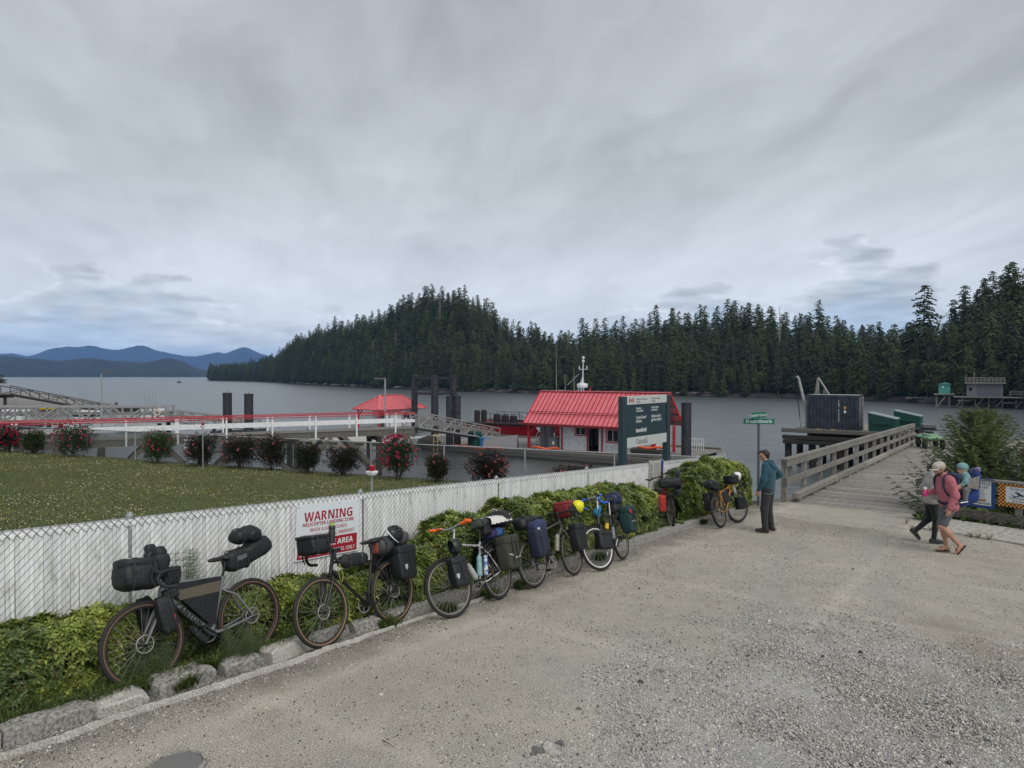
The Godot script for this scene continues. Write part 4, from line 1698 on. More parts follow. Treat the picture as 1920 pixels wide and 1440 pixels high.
# ==================================================================== rose bushes along the lawn fence
func rose(x: float, z: float, h: float, w: float, bloom: Color, blooms: int, leafc: Color, sd: int, label: String):
	var r := RandomNumberGenerator.new()
	r.seed = sd * 13 + 1
	var y := lawn_y(x, z)
	var o := thing("rose_bush", label, "bush", Vector3(x, y, z), 0.0, "bushes along the lawn fence")
	var st := MB.new()
	for k in 9:
		var a := r.randf() * TAU
		var t := Vector3(cos(a) * w * 0.34 * r.randf(), h * (0.5 + 0.3 * r.randf()), sin(a) * w * 0.34 * r.randf())
		st.tube([Vector3(cos(a) * 0.05, -0.05, sin(a) * 0.05), t * Vector3(0.5, 0.5, 0.5), t], [0.014, 0.011, 0.005], 4, false)
	part(o, "stems", st, M.bark)
	var b := MB.new()
	b.use_col = true
	var lump := noise(sd, 1.6, 3)
	for k in 4300:
		var d := Vector3(r.randf() - 0.5, r.randf() - 0.5, r.randf() - 0.5).normalized()
		var rad := pow(r.randf(), 0.45) * (1.0 + 0.6 * lump.get_noise_3dv(d * 1.1)) * (1.25 if r.randf() < 0.06 else 1.0)
		var p := Vector3(d.x * w * 0.5 * rad, h * 0.56 + d.y * h * 0.46 * rad, d.z * w * 0.45 * rad)
		p.x *= lerpf(0.62, 1.1, clampf(p.y / h, 0, 1))
		var t := 0.55 + 0.9 * r.randf()
		b.col = Color(leafc.r * t, leafc.g * t, leafc.b * t)
		var e := Vector3(r.randf() - 0.5, r.randf() - 0.5, r.randf() - 0.5).normalized()
		leaf(b, p, e, e.cross(Vector3(r.randf(), r.randf(), r.randf())).normalized(), 0.07 + 0.03 * r.randf(), 0.042)
	part(o, "foliage", b, M.leaf)
	if blooms > 0:
		var fb := MB.new()
		fb.use_col = true
		for k in blooms:
			var a := -PI * 0.1 + r.randf() * PI * 1.2
			var el := -0.5 + 1.9 * r.randf()
			var d := Vector3(cos(a) * cos(el), sin(el), sin(a) * cos(el))
			var p := Vector3(d.x * w * 0.52, h * 0.56 + d.y * h * 0.46, d.z * w * 0.46)
			for q in 7:
				var t := 0.7 + 0.5 * r.randf()
				fb.col = Color(bloom.r * t, bloom.g * t, bloom.b * t)
				var e := (d + Vector3(r.randf() - 0.5, r.randf() - 0.5, r.randf() - 0.5) * 1.7).normalized()
				leaf(fb, p, e, d, 0.07, 0.07)
		part(o, "blossom", fb, M.leaf)

func build_roses():
	var pink := Color(0.55, 0.045, 0.14)
	var deep := Color(0.42, 0.012, 0.045)
	var dusk := Color(0.42, 0.12, 0.14)
	var green := Color(0.05, 0.075, 0.026)
	var dark := Color(0.040, 0.038, 0.028)
	var purple := Color(0.038, 0.026, 0.026)
	var list := [
		[14, 845, 46, 46, deep, 130, dark, "red flowering bush at the left end of the lawn fence"],
		[63, 850, 42, 36, dusk, 8, green, "small green bush between the red and the pink flowering bushes"],
		[139, 854, 58, 64, pink, 60, green, "broad green rose bush with many pink blooms along the lawn fence"],
		[296, 866, 54, 50, pink, 16, Color(0.06, 0.095, 0.03), "rounded green rose bush with few pink blooms, left of the small warning sign"],
		[376, 872, 54, 52, dusk, 6, dark, "dark bush in front of the small warning sign"],
		[450, 878, 56, 60, dusk, 22, dark, "dark bush with faded pink blooms right of the small warning sign"],
		[510, 884, 62, 52, dusk, 12, dark, "tall dark bush with scattered faded blooms in the middle of the lawn fence"],
		[578, 888, 52, 42, dusk, 4, Color(0.045, 0.048, 0.03), "narrow dark green bush in the middle of the lawn fence"],
		[644, 894, 50, 56, dusk, 10, dark, "low dark spreading bush left of the red lamp"],
		[746, 902, 74, 60, pink, 90, green, "tall rose bush covered with bright pink blooms near the red lamp"],
		[820, 903, 46, 36, dusk, 8, Color(0.06, 0.06, 0.035), "small thin bush right of the bright pink rose"],
		[915, 902, 56, 70, dusk, 26, purple, "purple leaved bush with small pink blooms in front of the float"],
		[1085, 893, 44, 90, dusk, 22, purple, "wide purple leaved bush near the coast guard sign"]]
	var k := 0
	for q in list:
		k += 1
		var xz: Array = ROSE_AT[k - 1]
		var m: float = xz[2] / 1332.0
		rose(xz[0], xz[1], q[2] * m * 1.12, q[3] * m * 1.25, q[4], q[5], q[6], k, q[7])
const ROSE_AT := [[-31.49, -11.09, 33.2], [-29.66, -11.47, 32.4], [-26.98, -12.04, 31.3], [-21.96, -13.09, 29.3], [-19.65, -13.57, 28.4], [-17.64, -14.00, 27.6], [-16.09, -14.32, 26.9], [-14.42, -14.67, 26.2], [-12.87, -15.00, 25.6], [-10.62, -15.47, 24.7], [-9.09, -15.79, 24.1], [-7.23, -16.18, 23.3], [-4.18, -16.82, 22.1]]

# ==================================================================== harbour
func base_thing(called: String, label: String, category: String, at: Vector3, group := "") -> Node3D:
	return thing(called, label, category, at, 0.0, group)

# a part whose shape is given in world axes
func wp(o: Node3D, called: String, b: MB, m: Material, parent: Node = null) -> MeshInstance3D:
	var mi := part(o if parent == null else parent, called, b, m)
	if parent == null:
		mi.transform = Transform3D(Basis(), -o.position)
	return mi

func truss_side(o: Node3D, a: Vector3, b: Vector3, h: float, panels: int, m: Material, r: float, mid := false):
	var up := V(0, h, 0)
	var t := MB.new()
	t.bar(a + up, b + up, r * 2.2, r * 2.0)
	wp(o, "top_chord", t, m)
	var l := MB.new()
	l.bar(a, b, r * 2.2, r * 2.6)
	wp(o, "bottom_chord", l, m)
	for k in panels + 1:
		var p := a.lerp(b, k / float(panels))
		var u := MB.new()
		u.bar(p, p + up, r * 1.7, r * 1.7, V(0.3, 0, 1))
		wp(o, "upright", u, m)
		if k < panels:
			var q := a.lerp(b, (k + 1) / float(panels))
			var d := MB.new()
			if k % 2 == 0:
				d.bar(p, q + up, r * 1.5, r * 1.5, V(0.3, 0, 1))
			else:
				d.bar(p + up, q, r * 1.5, r * 1.5, V(0.3, 0, 1))
			wp(o, "diagonal", d, m)
	if mid:
		var g := MB.new()
		g.bar(a + up * 0.55, b + up * 0.55, 0.03, 0.22)
		wp(o, "kick_board", g, M.grey_wood)

func gangway(called: String, label: String, a: Vector3, b: Vector3, h: float, panels: int, m: Material, r: float, width: float, mid := false) -> Node3D:
	var o := base_thing(called, label, "gangway", b)
	var dir := (b - a)
	dir.y = 0
	var side := V(-dir.z, 0, dir.x).normalized() * width * 0.5
	truss_side(o, a + side, b + side, h, panels, m, r, mid)
	truss_side(o, a - side, b - side, h, panels, m, r, mid)
	var dk := MB.new()
	dk.bar(a + V(0, 0.02, 0), b + V(0, 0.02, 0), width, 0.05)
	wp(o, "deck", dk, M.grey_wood)
	return o

func pile(p: Vector3, top: float, r: float, label: String, group := "steel mooring piles"):
	var o := base_thing("steel_pile", label, "pile", V(p.x, -1.5, p.z), group)
	var b := MB.new()
	b.lathe(V(p.x, 0, p.z), Basis(), [Vector2(r, -1.5), Vector2(r, top)], 20)
	wp(o, "shaft", b, M.pile)
	var c := MB.new()
	c.lathe(V(p.x, top, p.z), Basis(), [Vector2(r + 0.02, -0.12), Vector2(r + 0.02, 0.02), Vector2(0.001, 0.05)], 20)
	c.tube([V(p.x, top, p.z), V(p.x, top + 0.18, p.z)], 0.02, 5)
	wp(o, "cap", c, M.pile)

func metal_roof(o: Node3D, a: Vector3, b: Vector3, c: Vector3, d: Vector3, seam: float, m: Material):
	# a,b along the eave, d,c along the ridge (a-d and b-c are the rakes); standing seams run from eave to ridge
	var parent := Node3D.new()
	parent.name = "roof"
	o.add_child(parent, true)
	parent.position = -o.position
	var up := (d - a).cross(b - a).normalized()
	if up.y < 0:
		up = -up
	var s := MB.new()
	s.qo(a + up * 0.02, b + up * 0.02, c + up * 0.02, d + up * 0.02, up)
	s.qo(a - up * 0.04, b - up * 0.04, c - up * 0.04, d - up * 0.04, -up)
	s.qo(a + up * 0.02, b + up * 0.02, b - up * 0.1, a - up * 0.1, a - d)
	s.qo(a + up * 0.02, d + up * 0.02, d - up * 0.1, a - up * 0.1, a - b)
	s.qo(b + up * 0.02, c + up * 0.02, c - up * 0.1, b - up * 0.1, b - a)
	part(parent, "sheeting", s, m)
	var n := int(a.distance_to(b) / seam)
	var along := (b - a).normalized()
	var top_a := (d - a).dot(along)
	var top_b := (c - a).dot(along)
	var full := a.distance_to(b)
	var rise := (d - a) - along * top_a
	for k in n + 1:
		var x := full * k / n
		var f := 1.0
		if x < top_a:
			f = x / top_a
		elif x > top_b:
			f = (full - x) / (full - top_b)
		if f < 0.03:
			continue
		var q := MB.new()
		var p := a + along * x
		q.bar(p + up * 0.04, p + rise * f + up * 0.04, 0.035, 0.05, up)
		part(parent, "seam", q, M.dark_red)  # shaded side of the ribs put into the seam colour

func window(o: Node3D, ctr: Vector3, w: float, h: float, bs: Basis, trim: Material):
	# bs.z points out of the wall
	var f := MB.new()
	for s in [-1, 1]:
		f.box(ctr + bs * V(s * (w * 0.5 + 0.04), 0, 0.03), V(0.09, h + 0.17, 0.06), bs)
		f.box(ctr + bs * V(0, s * (h * 0.5 + 0.04), 0.032), V(w - 0.01, 0.09, 0.056), bs)
	var fr := wp(o, "window", f, trim)
	var sash := MB.new()
	sash.box(ctr + bs * V(0, 0, 0.025), V(0.05, h, 0.03), bs)
	for s in [-1, 1]:
		sash.box(ctr + bs * V(s * (w * 0.5 - 0.02), 0, 0.025), V(0.04, h, 0.03), bs)
		sash.box(ctr + bs * V(0, s * (h * 0.5 - 0.02), 0.024), V(w, 0.04, 0.028), bs)
	part(fr, "sash", sash, M.white_paint)
	var g := MB.new()
	g.box(ctr + bs * V(0, 0, 0.012), V(w, h, 0.01), bs)
	part(fr, "pane", g, M.dark_glass)

func hull(l: float, beam: float, depth: float, sheer: float, m: MB, full := 0.35, stern := 0.9):
	# bow towards +x, water line about y = 0.3 depth ; open top closed by a deck
	var rows := 15
	var cols := 9
	var pts := PackedVector3Array()
	for i in rows:
		var q := i / float(rows - 1)
		var x := -l * 0.5 + l * q
		var half := beam * 0.5 * lerpf(stern, 1.0, sst(0.0, 0.35, q)) * pow(maxf(1.0 - pow(q, 3.2), 0.0), 0.75) + 0.01
		var top := depth + sheer * q * q
		for j in cols:
			var a := j / float(cols - 1) * 2.0 - 1.0
			var sy := pow(absf(a), 2.2)
			var yy := lerpf(0.06 + 0.55 * depth * pow(q, 5.0), top, sy)
			pts.append(V(x + 0.35 * depth * sy * pow(q, 4.0), yy, half * signf(a) * pow(absf(a), full)))
	m.sheet(pts, rows, cols)
	# transom and deck
	for j in cols - 1:
		m.to(pts[j], pts[j + 1], V(-l * 0.5, depth * 0.9, 0), V(-1, 0, 0))
	for i in rows - 1:
		var a := pts[i * cols] + V(0, -0.12, 0.05)
		var b := pts[i * cols + cols - 1] + V(0, -0.12, -0.05)
		var c := pts[(i + 1) * cols + cols - 1] + V(0, -0.12, -0.05)
		var d := pts[(i + 1) * cols] + V(0, -0.12, 0.05)
		m.qo(a, b, c, d, Vector3.UP)

func lamp_post(p: Vector3, top: float, arm: Vector3, label: String):
	var o := base_thing("lamp_post", label, "lamp post", p, "lamp posts by the floats")
	var b := MB.new()
	b.tube([p, V(p.x, top, p.z)], [0.085, 0.065], 10)
	wp(o, "pole", b, M.galv)
	var h := MB.new()
	h.bar(V(p.x, top - 0.04, p.z), V(p.x, top - 0.02, p.z) + arm, 0.24, 0.10)
	wp(o, "lamp_head", h, M.alu_dark)

func build_harbour():
	# ---- trestle walkway with white posts and red hand rails
	var A := V(-38.63, 3.08, -13.25)
	var B := V(-28.09, 3.08, -34.64)
	var dir := (B - A).normalized()
	var side := V(-dir.z, 0, dir.x)
	var A2 := A - dir * 20.0
	var o := base_thing("pier_walkway", "timber pier walkway with white posts and red hand rails", "pier", V(A2.x, 0, A2.z))
	var w := 1.7
	var len := A2.distance_to(B)
	var k := 0
	var x := 0.0
	while x < len - 0.1:
		var pb := MB.new()
		var l2 := minf(x + 0.3, len)
		var c := A2 + dir * (x + l2) * 0.5
		pb.bar(c - side * w * 0.5, c + side * w * 0.5, l2 - x - 0.012, 0.06)
		wp(o, "plank", pb, M.grey_wood)
		x += 0.3
	for s in [-1, 1]:
		var b := MB.new()
		b.bar(A2 + side * s * 0.72 + V(0, -0.23, 0), B + side * s * 0.72 + V(0, -0.23, 0), 0.16, 0.4)
		wp(o, "stringer", b, M.beam)
		var rt := MB.new()
		rt.bar(A2 + side * s * 0.86 + V(0, 1.10, 0), B + side * s * 0.86 + V(0, 1.10, 0), 0.13, 0.06)
		wp(o, "hand_rail", rt, M.red_paint)
		var rm := MB.new()
		rm.bar(A2 + side * s * 0.80 + V(0, 0.52, 0), B + side * s * 0.80 + V(0, 0.52, 0), 0.04, 0.2)
		wp(o, "mid_rail", rm, M.white_paint)
		x = 1.6
		while x < len:
			var p: Vector3 = A2 + dir * x + side * s * 0.88
			var q := MB.new()
			q.cham(p + V(0, 0.31, 0), V(0.11, 1.5, 0.11), 0.01, Basis(dir, Vector3.UP, side))
			wp(o, "post", q, M.white_paint)
			x += 2.72
	x = 3.0
	k = 0
	while x < len + 0.5:
		var c := A2 + dir * minf(x, len - 0.3)
		var cap := MB.new()
		cap.bar(c - side * 1.3 + V(0, -0.58, 0), c + side * 1.3 + V(0, -0.58, 0), 0.3, 0.3)
		wp(o, "cap_beam", cap, M.tarred)
		for s in [-1, 1]:
			var p := MB.new()
			var foot: Vector3 = c + side * s * 1.05
			p.tube([V(foot.x, 2.4, foot.z), V(foot.x, -2.0, foot.z) + side * s * 0.15], [0.19, 0.22], 10)
			wp(o, "pile", p, M.tarred)
			for t in [-1, 1]:
				var br := MB.new()
				br.bar(V(foot.x, 0.35, foot.z) + dir * t * 0.1, c + side * s * 0.85 + dir * t * 2.3 + V(0, -0.42, 0), 0.12, 0.26)
				wp(o, "brace", br, M.beam)
		x += 5.45
		k += 1
	# second red rail that carries the lighting cable
	var cab := MB.new()
	cab.tube([A2 + side * 0.94 + V(0, 0.98, 0), B + side * 0.94 + V(0, 0.98, 0)], 0.028, 6)
	wp(o, "cable_pipe", cab, M.red_paint)
	var lr := MB.new()
	lr.ring(Vector3.ZERO, Basis(), 0.27, 0.085, 28, 8)
	# ---- gangway down from the walkway
	gangway("gangway", "pale truss gangway sloping from the pier down to the red-roofed float", B + V(0, 0.02, 0), V(-33.22, 0.68, -51.33), 1.08, 8, M.alu, 0.045, 1.3, true)
	# ---- long truss bridge behind it
	var tb := base_thing("truss_bridge", "long grey aluminium truss footbridge behind the pier walkway", "bridge", V(-90, 0, -15.0))
	var ta := V(-92.0, 2.2, -13.55)
	var tz := V(-61.1, 2.2, -35.34)
	var td := (tz - ta).normalized()
	var ts := V(-td.z, 0, td.x)
	truss_side(tb, ta + ts * 0.8, tz + ts * 0.8, 1.5, 18, M.alu, 0.085, true)
	truss_side(tb, ta - ts * 0.8, tz - ts * 0.8, 1.5, 18, M.alu, 0.085, true)
	var dk := MB.new()
	dk.bar(ta, tz, 1.6, 0.08)
	wp(tb, "deck", dk, M.grey_wood)
	for q in [0.35, 0.7, 0.985]:
		var c := ta.lerp(tz, q)
		for s in [-1, 1]:
			var p := MB.new()
			p.tube([V(c.x, 2.1, c.z) + ts * s * 0.9, V(c.x, -2.0, c.z) + ts * s * 0.9], 0.2, 10)
			wp(tb, "pile", p, M.tarred)
	var ring := thing("life_ring", "faded white life ring hung at the end of the truss footbridge", "life ring", tz - td * 0.75 + ts * 0.98 + V(0, 0.95, 0))
	part(ring, "ring", lr, mat(0.55, 0.46, 0.40, 0.7), Transform3D(Basis(td, Vector3.UP, ts), Vector3.ZERO))
	var rope := MB.new()
	for q in 4:
		rope.ring(Vector3.ZERO, Basis(), 0.36, 0.012, 30, 4)
		break
	part(ring, "grab_rope", rope, M.bark_pale, Transform3D(Basis(td, Vector3.UP, ts), Vector3.ZERO))
	gangway("gangway", "grey truss gangway sloping down from the truss footbridge behind the white pier", tz + td * 0.3, V(-62.85, 0.62, -46.34), 1.1, 7, M.alu, 0.06, 1.3, true)
	# ---- far gangway at the left edge
	gangway("gangway", "slender truss gangway at the left edge, farthest from the lawn", V(-103.3, 4.3, -36.17), V(-109.6, 0.9, -52.5), 1.05, 6, M.alu_dark, 0.06, 1.6)
	var hp := base_thing("timber_pier", "dark timber pier head at the left edge carrying the far gangway", "pier", V(-104.5, 0, -34.5))
	for q in 4:
		var p := MB.new()
		p.tube([V(-103 - (q % 2) * 3.0, 4.2, -33.5 - (q / 2) * 2.5), V(-103 - (q % 2) * 3.0, -2, -33.5 - (q / 2) * 2.5)], 0.2, 8)
		wp(hp, "pile", p, M.tarred)
	for q in 12:
		var p := MB.new()
		p.box(V(-105.0, 4.2, -31.5 - q * 0.42), V(5.5, 0.1, 0.40))
		wp(hp, "plank", p, M.beam)
	for q in 2:
		var p := MB.new()
		p.bar(V(-103 - q * 3.0, 3.95, -31.0), V(-103 - q * 3.0, 3.95, -37.0), 0.3, 0.4)
		wp(hp, "beam", p, M.tarred)
	# breakwater of dark floats with gear, left
	var bw := base_thing("log_breakwater", "low dark float breakwater with blue drums at the left edge", "breakwater", V(-135, 0, -55))
	for q in 9:
		var p := MB.new()
		var c := V(-137.0 + q * 1.2, 0.25, -46.0 - q * 2.6)
		p.tube([c + V(-1.2, 0, 1.3), c + V(1.2, 0.05, -1.3)], 0.42, 8)
		wp(bw, "log", p, M.tarred)
	var yk := MB.new()
	hull(3.2, 0.8, 0.5, 0.15, yk)
	solo("yellow_kayak", yk, mat(0.55, 0.38, 0.02, 0.4), "small yellow boat lying on the dark breakwater", "kayak", Transform3D(Basis(Vector3.UP, 0.5), V(-128.4, 0.7, -51.5)))
	var pts := path_curve([V(-140, 0.0, -40), V(-138, 1.2, -44), V(-133, 1.6, -50), V(-129, 0.6, -57), V(-126, -0.3, -61)], 6)
	var isl := MB.new()
	var rr := []
	for q in pts.size():
		rr.append(1.6 + 0.8 * hash1(q))
	isl.tube(pts, rr, 9)
	struct("rock_reef", isl, M.stone)
	# flat-topped wind-shaped pine at the left edge
	var pine := base_thing("shore_pine", "wind-bent flat-topped shore pine at the left edge of the picture", "tree", V(-108.5, 3.2, -34.2))
	var tk := MB.new()
	tk.tube(path_curve([V(-108.5, -1, -34.2), V(-108.2, 3.6, -34.6), V(-107.4, 5.4, -35.0), V(-106.4, 6.3, -35.4)]), 0.09, 6)
	tk.tube([V(-107.8, 4.6, -34.8), V(-109.5, 5.8, -34.6), V(-110.8, 6.0, -34.2)], 0.06, 5)
	wp(pine, "trunk", tk, M.bark)
	var cr := MB.new()
	cr.use_col = true
	var r := RandomNumberGenerator.new()
	r.seed = 61
	for cl in [[V(-106.2, 6.35, -35.4), 1.3], [V(-107.6, 6.1, -35.0), 1.0], [V(-110.6, 6.1, -34.2), 1.2], [V(-105.2, 5.9, -36.0), 0.8], [V(-108.9, 5.1, -34.6), 0.8], [V(-106.6, 8.4, -33.0), 1.5], [V(-108.4, 8.8, -32.4), 1.3]]:
		for q in 260:
			var d: Vector3 = V(r.randf() - 0.5, (r.randf() - 0.5) * 0.32, r.randf() - 0.5) * 2.0 * cl[1]
			var t := 0.6 + 0.8 * r.randf()
			cr.col = Color(0.03 * t, 0.036 * t, 0.02 * t)
			var e := V(r.randf() - 0.5, r.randf(), r.randf() - 0.5).normalized() * 0.16
			var f := e.cross(V(r.randf() - 0.5, 0.2, r.randf() - 0.5)).normalized() * 0.1
			var p: Vector3 = cl[0] + d
			cr.tri(p - f, p + e, p + f)
	wp(pine, "crown", cr, M.needle)
	# ---- lamp posts
	lamp_post(V(-62.38, 0.4, -29.54), 7.05, V(0.75, 0, -0.53), "tall grey lamp post standing behind the truss footbridge")
	lamp_post(V(-33.62, 0.4, -37.59), 6.55, V(-0.72, 0, 0.5), "tall grey lamp post beside the small red hip-roofed shed")
	# ---- piles
	pile(V(-49.21, 0, -33.93), 5.22, 0.38, "left one of the two black piles standing behind the white pier rail")
	pile(V(-47.69, 0, -35.01), 5.13, 0.38, "right one of the two black piles standing behind the white pier rail")
	pile(V(-51.01, 0, -59.59), 6.68, 0.37, "leftmost of the three tall black piles joined by cross bars")
	pile(V(-46.39, 0, -57.95), 6.68, 0.42, "middle one of the three tall black piles joined by cross bars")
	pile(V(-47.25, 0, -62.24), 6.6, 0.40, "rightmost of the three tall black piles joined by cross bars")
	pile(V(-33.35, 0, -45.1), 4.95, 0.31, "left one of the short pair of black piles beside the gangway")
	pile(V(-32.80, 0, -45.5), 4.99, 0.31, "right one of the short pair of black piles beside the gangway")
	pile(V(-13.45, 0, -49.37), 4.69, 0.375, "single thick black pile right of the red-roofed boat house")
	for q in 4:
		var b := MB.new()
		var yy: float = [6.45, 4.65, 6.45, 4.65][q]
		var a1 := V(-51.01, yy, -59.59)
		var a2 := V(-46.39, yy, -57.95)
		if q > 1:
			a1 = V(-46.39, yy, -57.95)
			a2 = V(-47.25, yy, -62.24)
		b.bar(a1, a2, 0.22, 0.26)
		solo("pile_brace", b, M.pile, ["upper steel bar between the left two tall piles", "lower steel bar between the left two tall piles", "upper steel bar between the right two tall piles", "lower steel bar between the right two tall piles"][q], "brace")
	# ---- float that carries the boat house
	var fl := base_thing("main_float", "long grey timber float under the red-roofed boat house", "float", V(-22, 0, -50))
	var fx := -37.0
	while fx < -13.0:
		var p := MB.new()
		p.box(V(fx + 0.14, 0.56, -50.3), V(0.28, 0.08, 10.6))
		wp(fl, "plank", p, M.grey_wood)
		fx += 0.292
	for q in 3:
		var p := MB.new()
		p.cham(V(-25.0, 0.62, [-45.05, -55.6, -45.35][q]), V(24.2, 0.3, 0.26), 0.03)
		if q == 2:
			p = MB.new()
			p.cham(V(-25.0, 0.34, -45.15), V(24.0, 0.26, 0.3), 0.03)
		wp(fl, "edge_timber", p, M.beam)
	var body := MB.new()
	body.box(V(-25.0, 0.1, -50.3), V(23.6, 0.8, 10.2))
	wp(fl, "pontoon", body, M.tarred)
	# tyres hung as fenders at its right end, loose timbers on its edge
	for q in 6:
		var lg := MB.new()
		var c := V(-20.5 + q * 1.5, 0.84, -45.6 - 0.25 * (q % 2))
		lg.bar(c, c + V(1.9, 0.02, 0.1 - 0.2 * (q % 2)), 0.2, 0.12)
		solo("loose_timber", lg, M.grey_wood, ["leftmost", "second", "third", "fourth", "fifth", "rightmost"][q] + " loose timber from the left on the near edge of the main float", "timber", Transform3D(), "loose timbers on the float")
	# ---- second float under the pier gangways, moored skiffs
	var f2 := base_thing("pale_float", "low pale concrete float behind the pier walkway", "float", V(-48, 0, -42))
	var p2 := MB.new()
	p2.cham(V(-48.0, 0.28, -42.1), V(18.4, 0.75, 2.4), 0.06, Basis(Vector3.UP, 0.375))
	wp(f2, "deck", p2, M.concrete_pale)
	for q in 7:
		var t := MB.new()
		t.cham(V(-48.0, 0.42, -42.1) + Basis(Vector3.UP, 0.375) * V(-8.0 + q * 2.6, 0, 1.24), V(1.9, 0.2, 0.1), 0.02, Basis(Vector3.UP, 0.375))
		wp(f2, "rub_board", t, M.tarred)
	house()
	shed()
	boats()
	# ---- small gear on the float
	var ld := base_thing("yellow_ladder", "yellow tubular boarding ladder standing on the float edge under the gangway", "ladder", V(-33.1, 0.6, -43.2))
	for s in [-0.22, 0.22]:
		var b := MB.new()
		b.tube(path_curve([V(-33.1 + s, -0.2, -43.0), V(-33.1 + s, 1.5, -43.0), V(-33.1 + s, 1.75, -43.25), V(-33.1 + s, 1.5, -43.5), V(-33.1 + s, 0.6, -43.5)]), 0.03, 6)
		wp(ld, "rail", b, mat(0.50, 0.36, 0.05, 0.5))
	for q in 4:
		var b := MB.new()
		b.tube([V(-33.32, 0.1 + q * 0.35, -43.0), V(-32.88, 0.1 + q * 0.35, -43.0)], 0.022, 6)
		wp(ld, "rung", b, mat(0.50, 0.36, 0.05, 0.5))
	var dr := MB.new()
	dr.lathe(V(-31.5, 0.6, -46.3), Basis(), [Vector2(0.55, 0), Vector2(0.6, 0.1), Vector2(0.6, 1.2), Vector2(0.56, 1.3), Vector2(0.001, 1.32)], 18)
	solo("green_tank", dr, mat(0.0, 0.05, 0.04, 0.5), "dark green drum standing on the float under the gangway", "drum")
	var co := MB.new()
	co.cham(V(-30.2, 0.95, -46.4), V(1.25, 0.7, 0.7), 0.05)
	co.cham(V(-30.2, 1.33, -46.4), V(1.3, 0.12, 0.75), 0.04)
	solo("blue_tote", co, mat(0.05, 0.16, 0.42, 0.5), "blue plastic tote on the float at the foot of the gangway", "tote")
	var tarp := MB.new()
	var tp := PackedVector3Array()
	var tn := noise(77, 0.9, 3)
	for j in 9:
		for i in 9:
			var u := i / 8.0 - 0.5
			var v := j / 8.0 - 0.5
			tp.append(V(u * 2.9, 1.25 * pow(maxf(1.0 - absf(v) * 2.0, 0.0), 0.8) * (0.8 + 0.35 * u) + 0.10 * tn.get_noise_2d(u * 6.0, v * 6.0), v * 1.7))
	tarp.sheet(tp, 9, 9)
	solo("grey_tarp", tarp, mat(0.16, 0.16, 0.17, 0.8), "grey tarpaulin pitched over gear at the left end of the main float", "tarpaulin", Transform3D(Basis(Vector3.UP, 0.5), V(-28.4, 0.6, -45.9)))
	for q in 3:
		var bo := MB.new()
		var c: Vector3 = [V(-29.6, 0.75, -44.3), V(-23.6, 0.95, -45.4), V(-15.6, 1.35, -47.0)][q]
		var ln: float = [5.2, 2.4, 2.6][q]
		var path := []
		var rad := []
		for i in 19:
			var t := i / 18.0
			path.append(c + V((t - 0.5) * ln, 0.05 * sin(t * 9.0), 0.08 * sin(t * 6.0)))
			rad.append(0.12 * (0.55 + 0.45 * absf(sin(t * PI * 6.0))))
		bo.tube(path, rad, 8)
		solo("orange_boom", bo, mat(0.72, 0.10, 0.03, 0.5), ["long orange containment boom along the left end of the float", "short orange boom lying at the foot of the boat house post", "folded orange boom on a rack at the right end of the boat house"][q], "boom")
	var cb := MB.new()
	cb.cham(V(-15.6, 0.95, -47.0), V(2.4, 0.55, 0.8), 0.04)
	solo("boom_rack", cb, M.tarred, "dark rack carrying an orange boom by the boat house", "rack")
	# net pile and cylinders
	var pil := MB.new()
	pil.pillow(V(-34.4, 0.95, -43.6), V(1.5, 0.55, 0.9), 0.9, Basis(), noise(5, 0.2, 4), 0.3, Vector2(0.6, 0.6))
	solo("gear_heap", pil, M.tarred, "dark heap of nets and gear on the float behind the yellow ladder", "gear heap")
	# far boat out on the sound
	var fb := base_thing("far_boat", "tiny dark motor boat far out on the sound", "boat", V(-568.7, 0, -325.9))
	var fh := MB.new()
	hull(6.5, 2.4, 1.0, 0.5, fh)
	part(fb, "hull", fh, mat(0.03, 0.035, 0.05, 0.4), Transform3D(Basis(Vector3.UP, 2.3), Vector3.ZERO))
	var fc := MB.new()
	fc.cham(V(0.2, 1.6, 0), V(2.4, 1.3, 1.6), 0.15)
	part(fb, "cabin", fc, mat(0.25, 0.26, 0.28, 0.4), Transform3D(Basis(Vector3.UP, 2.3), Vector3.ZERO))

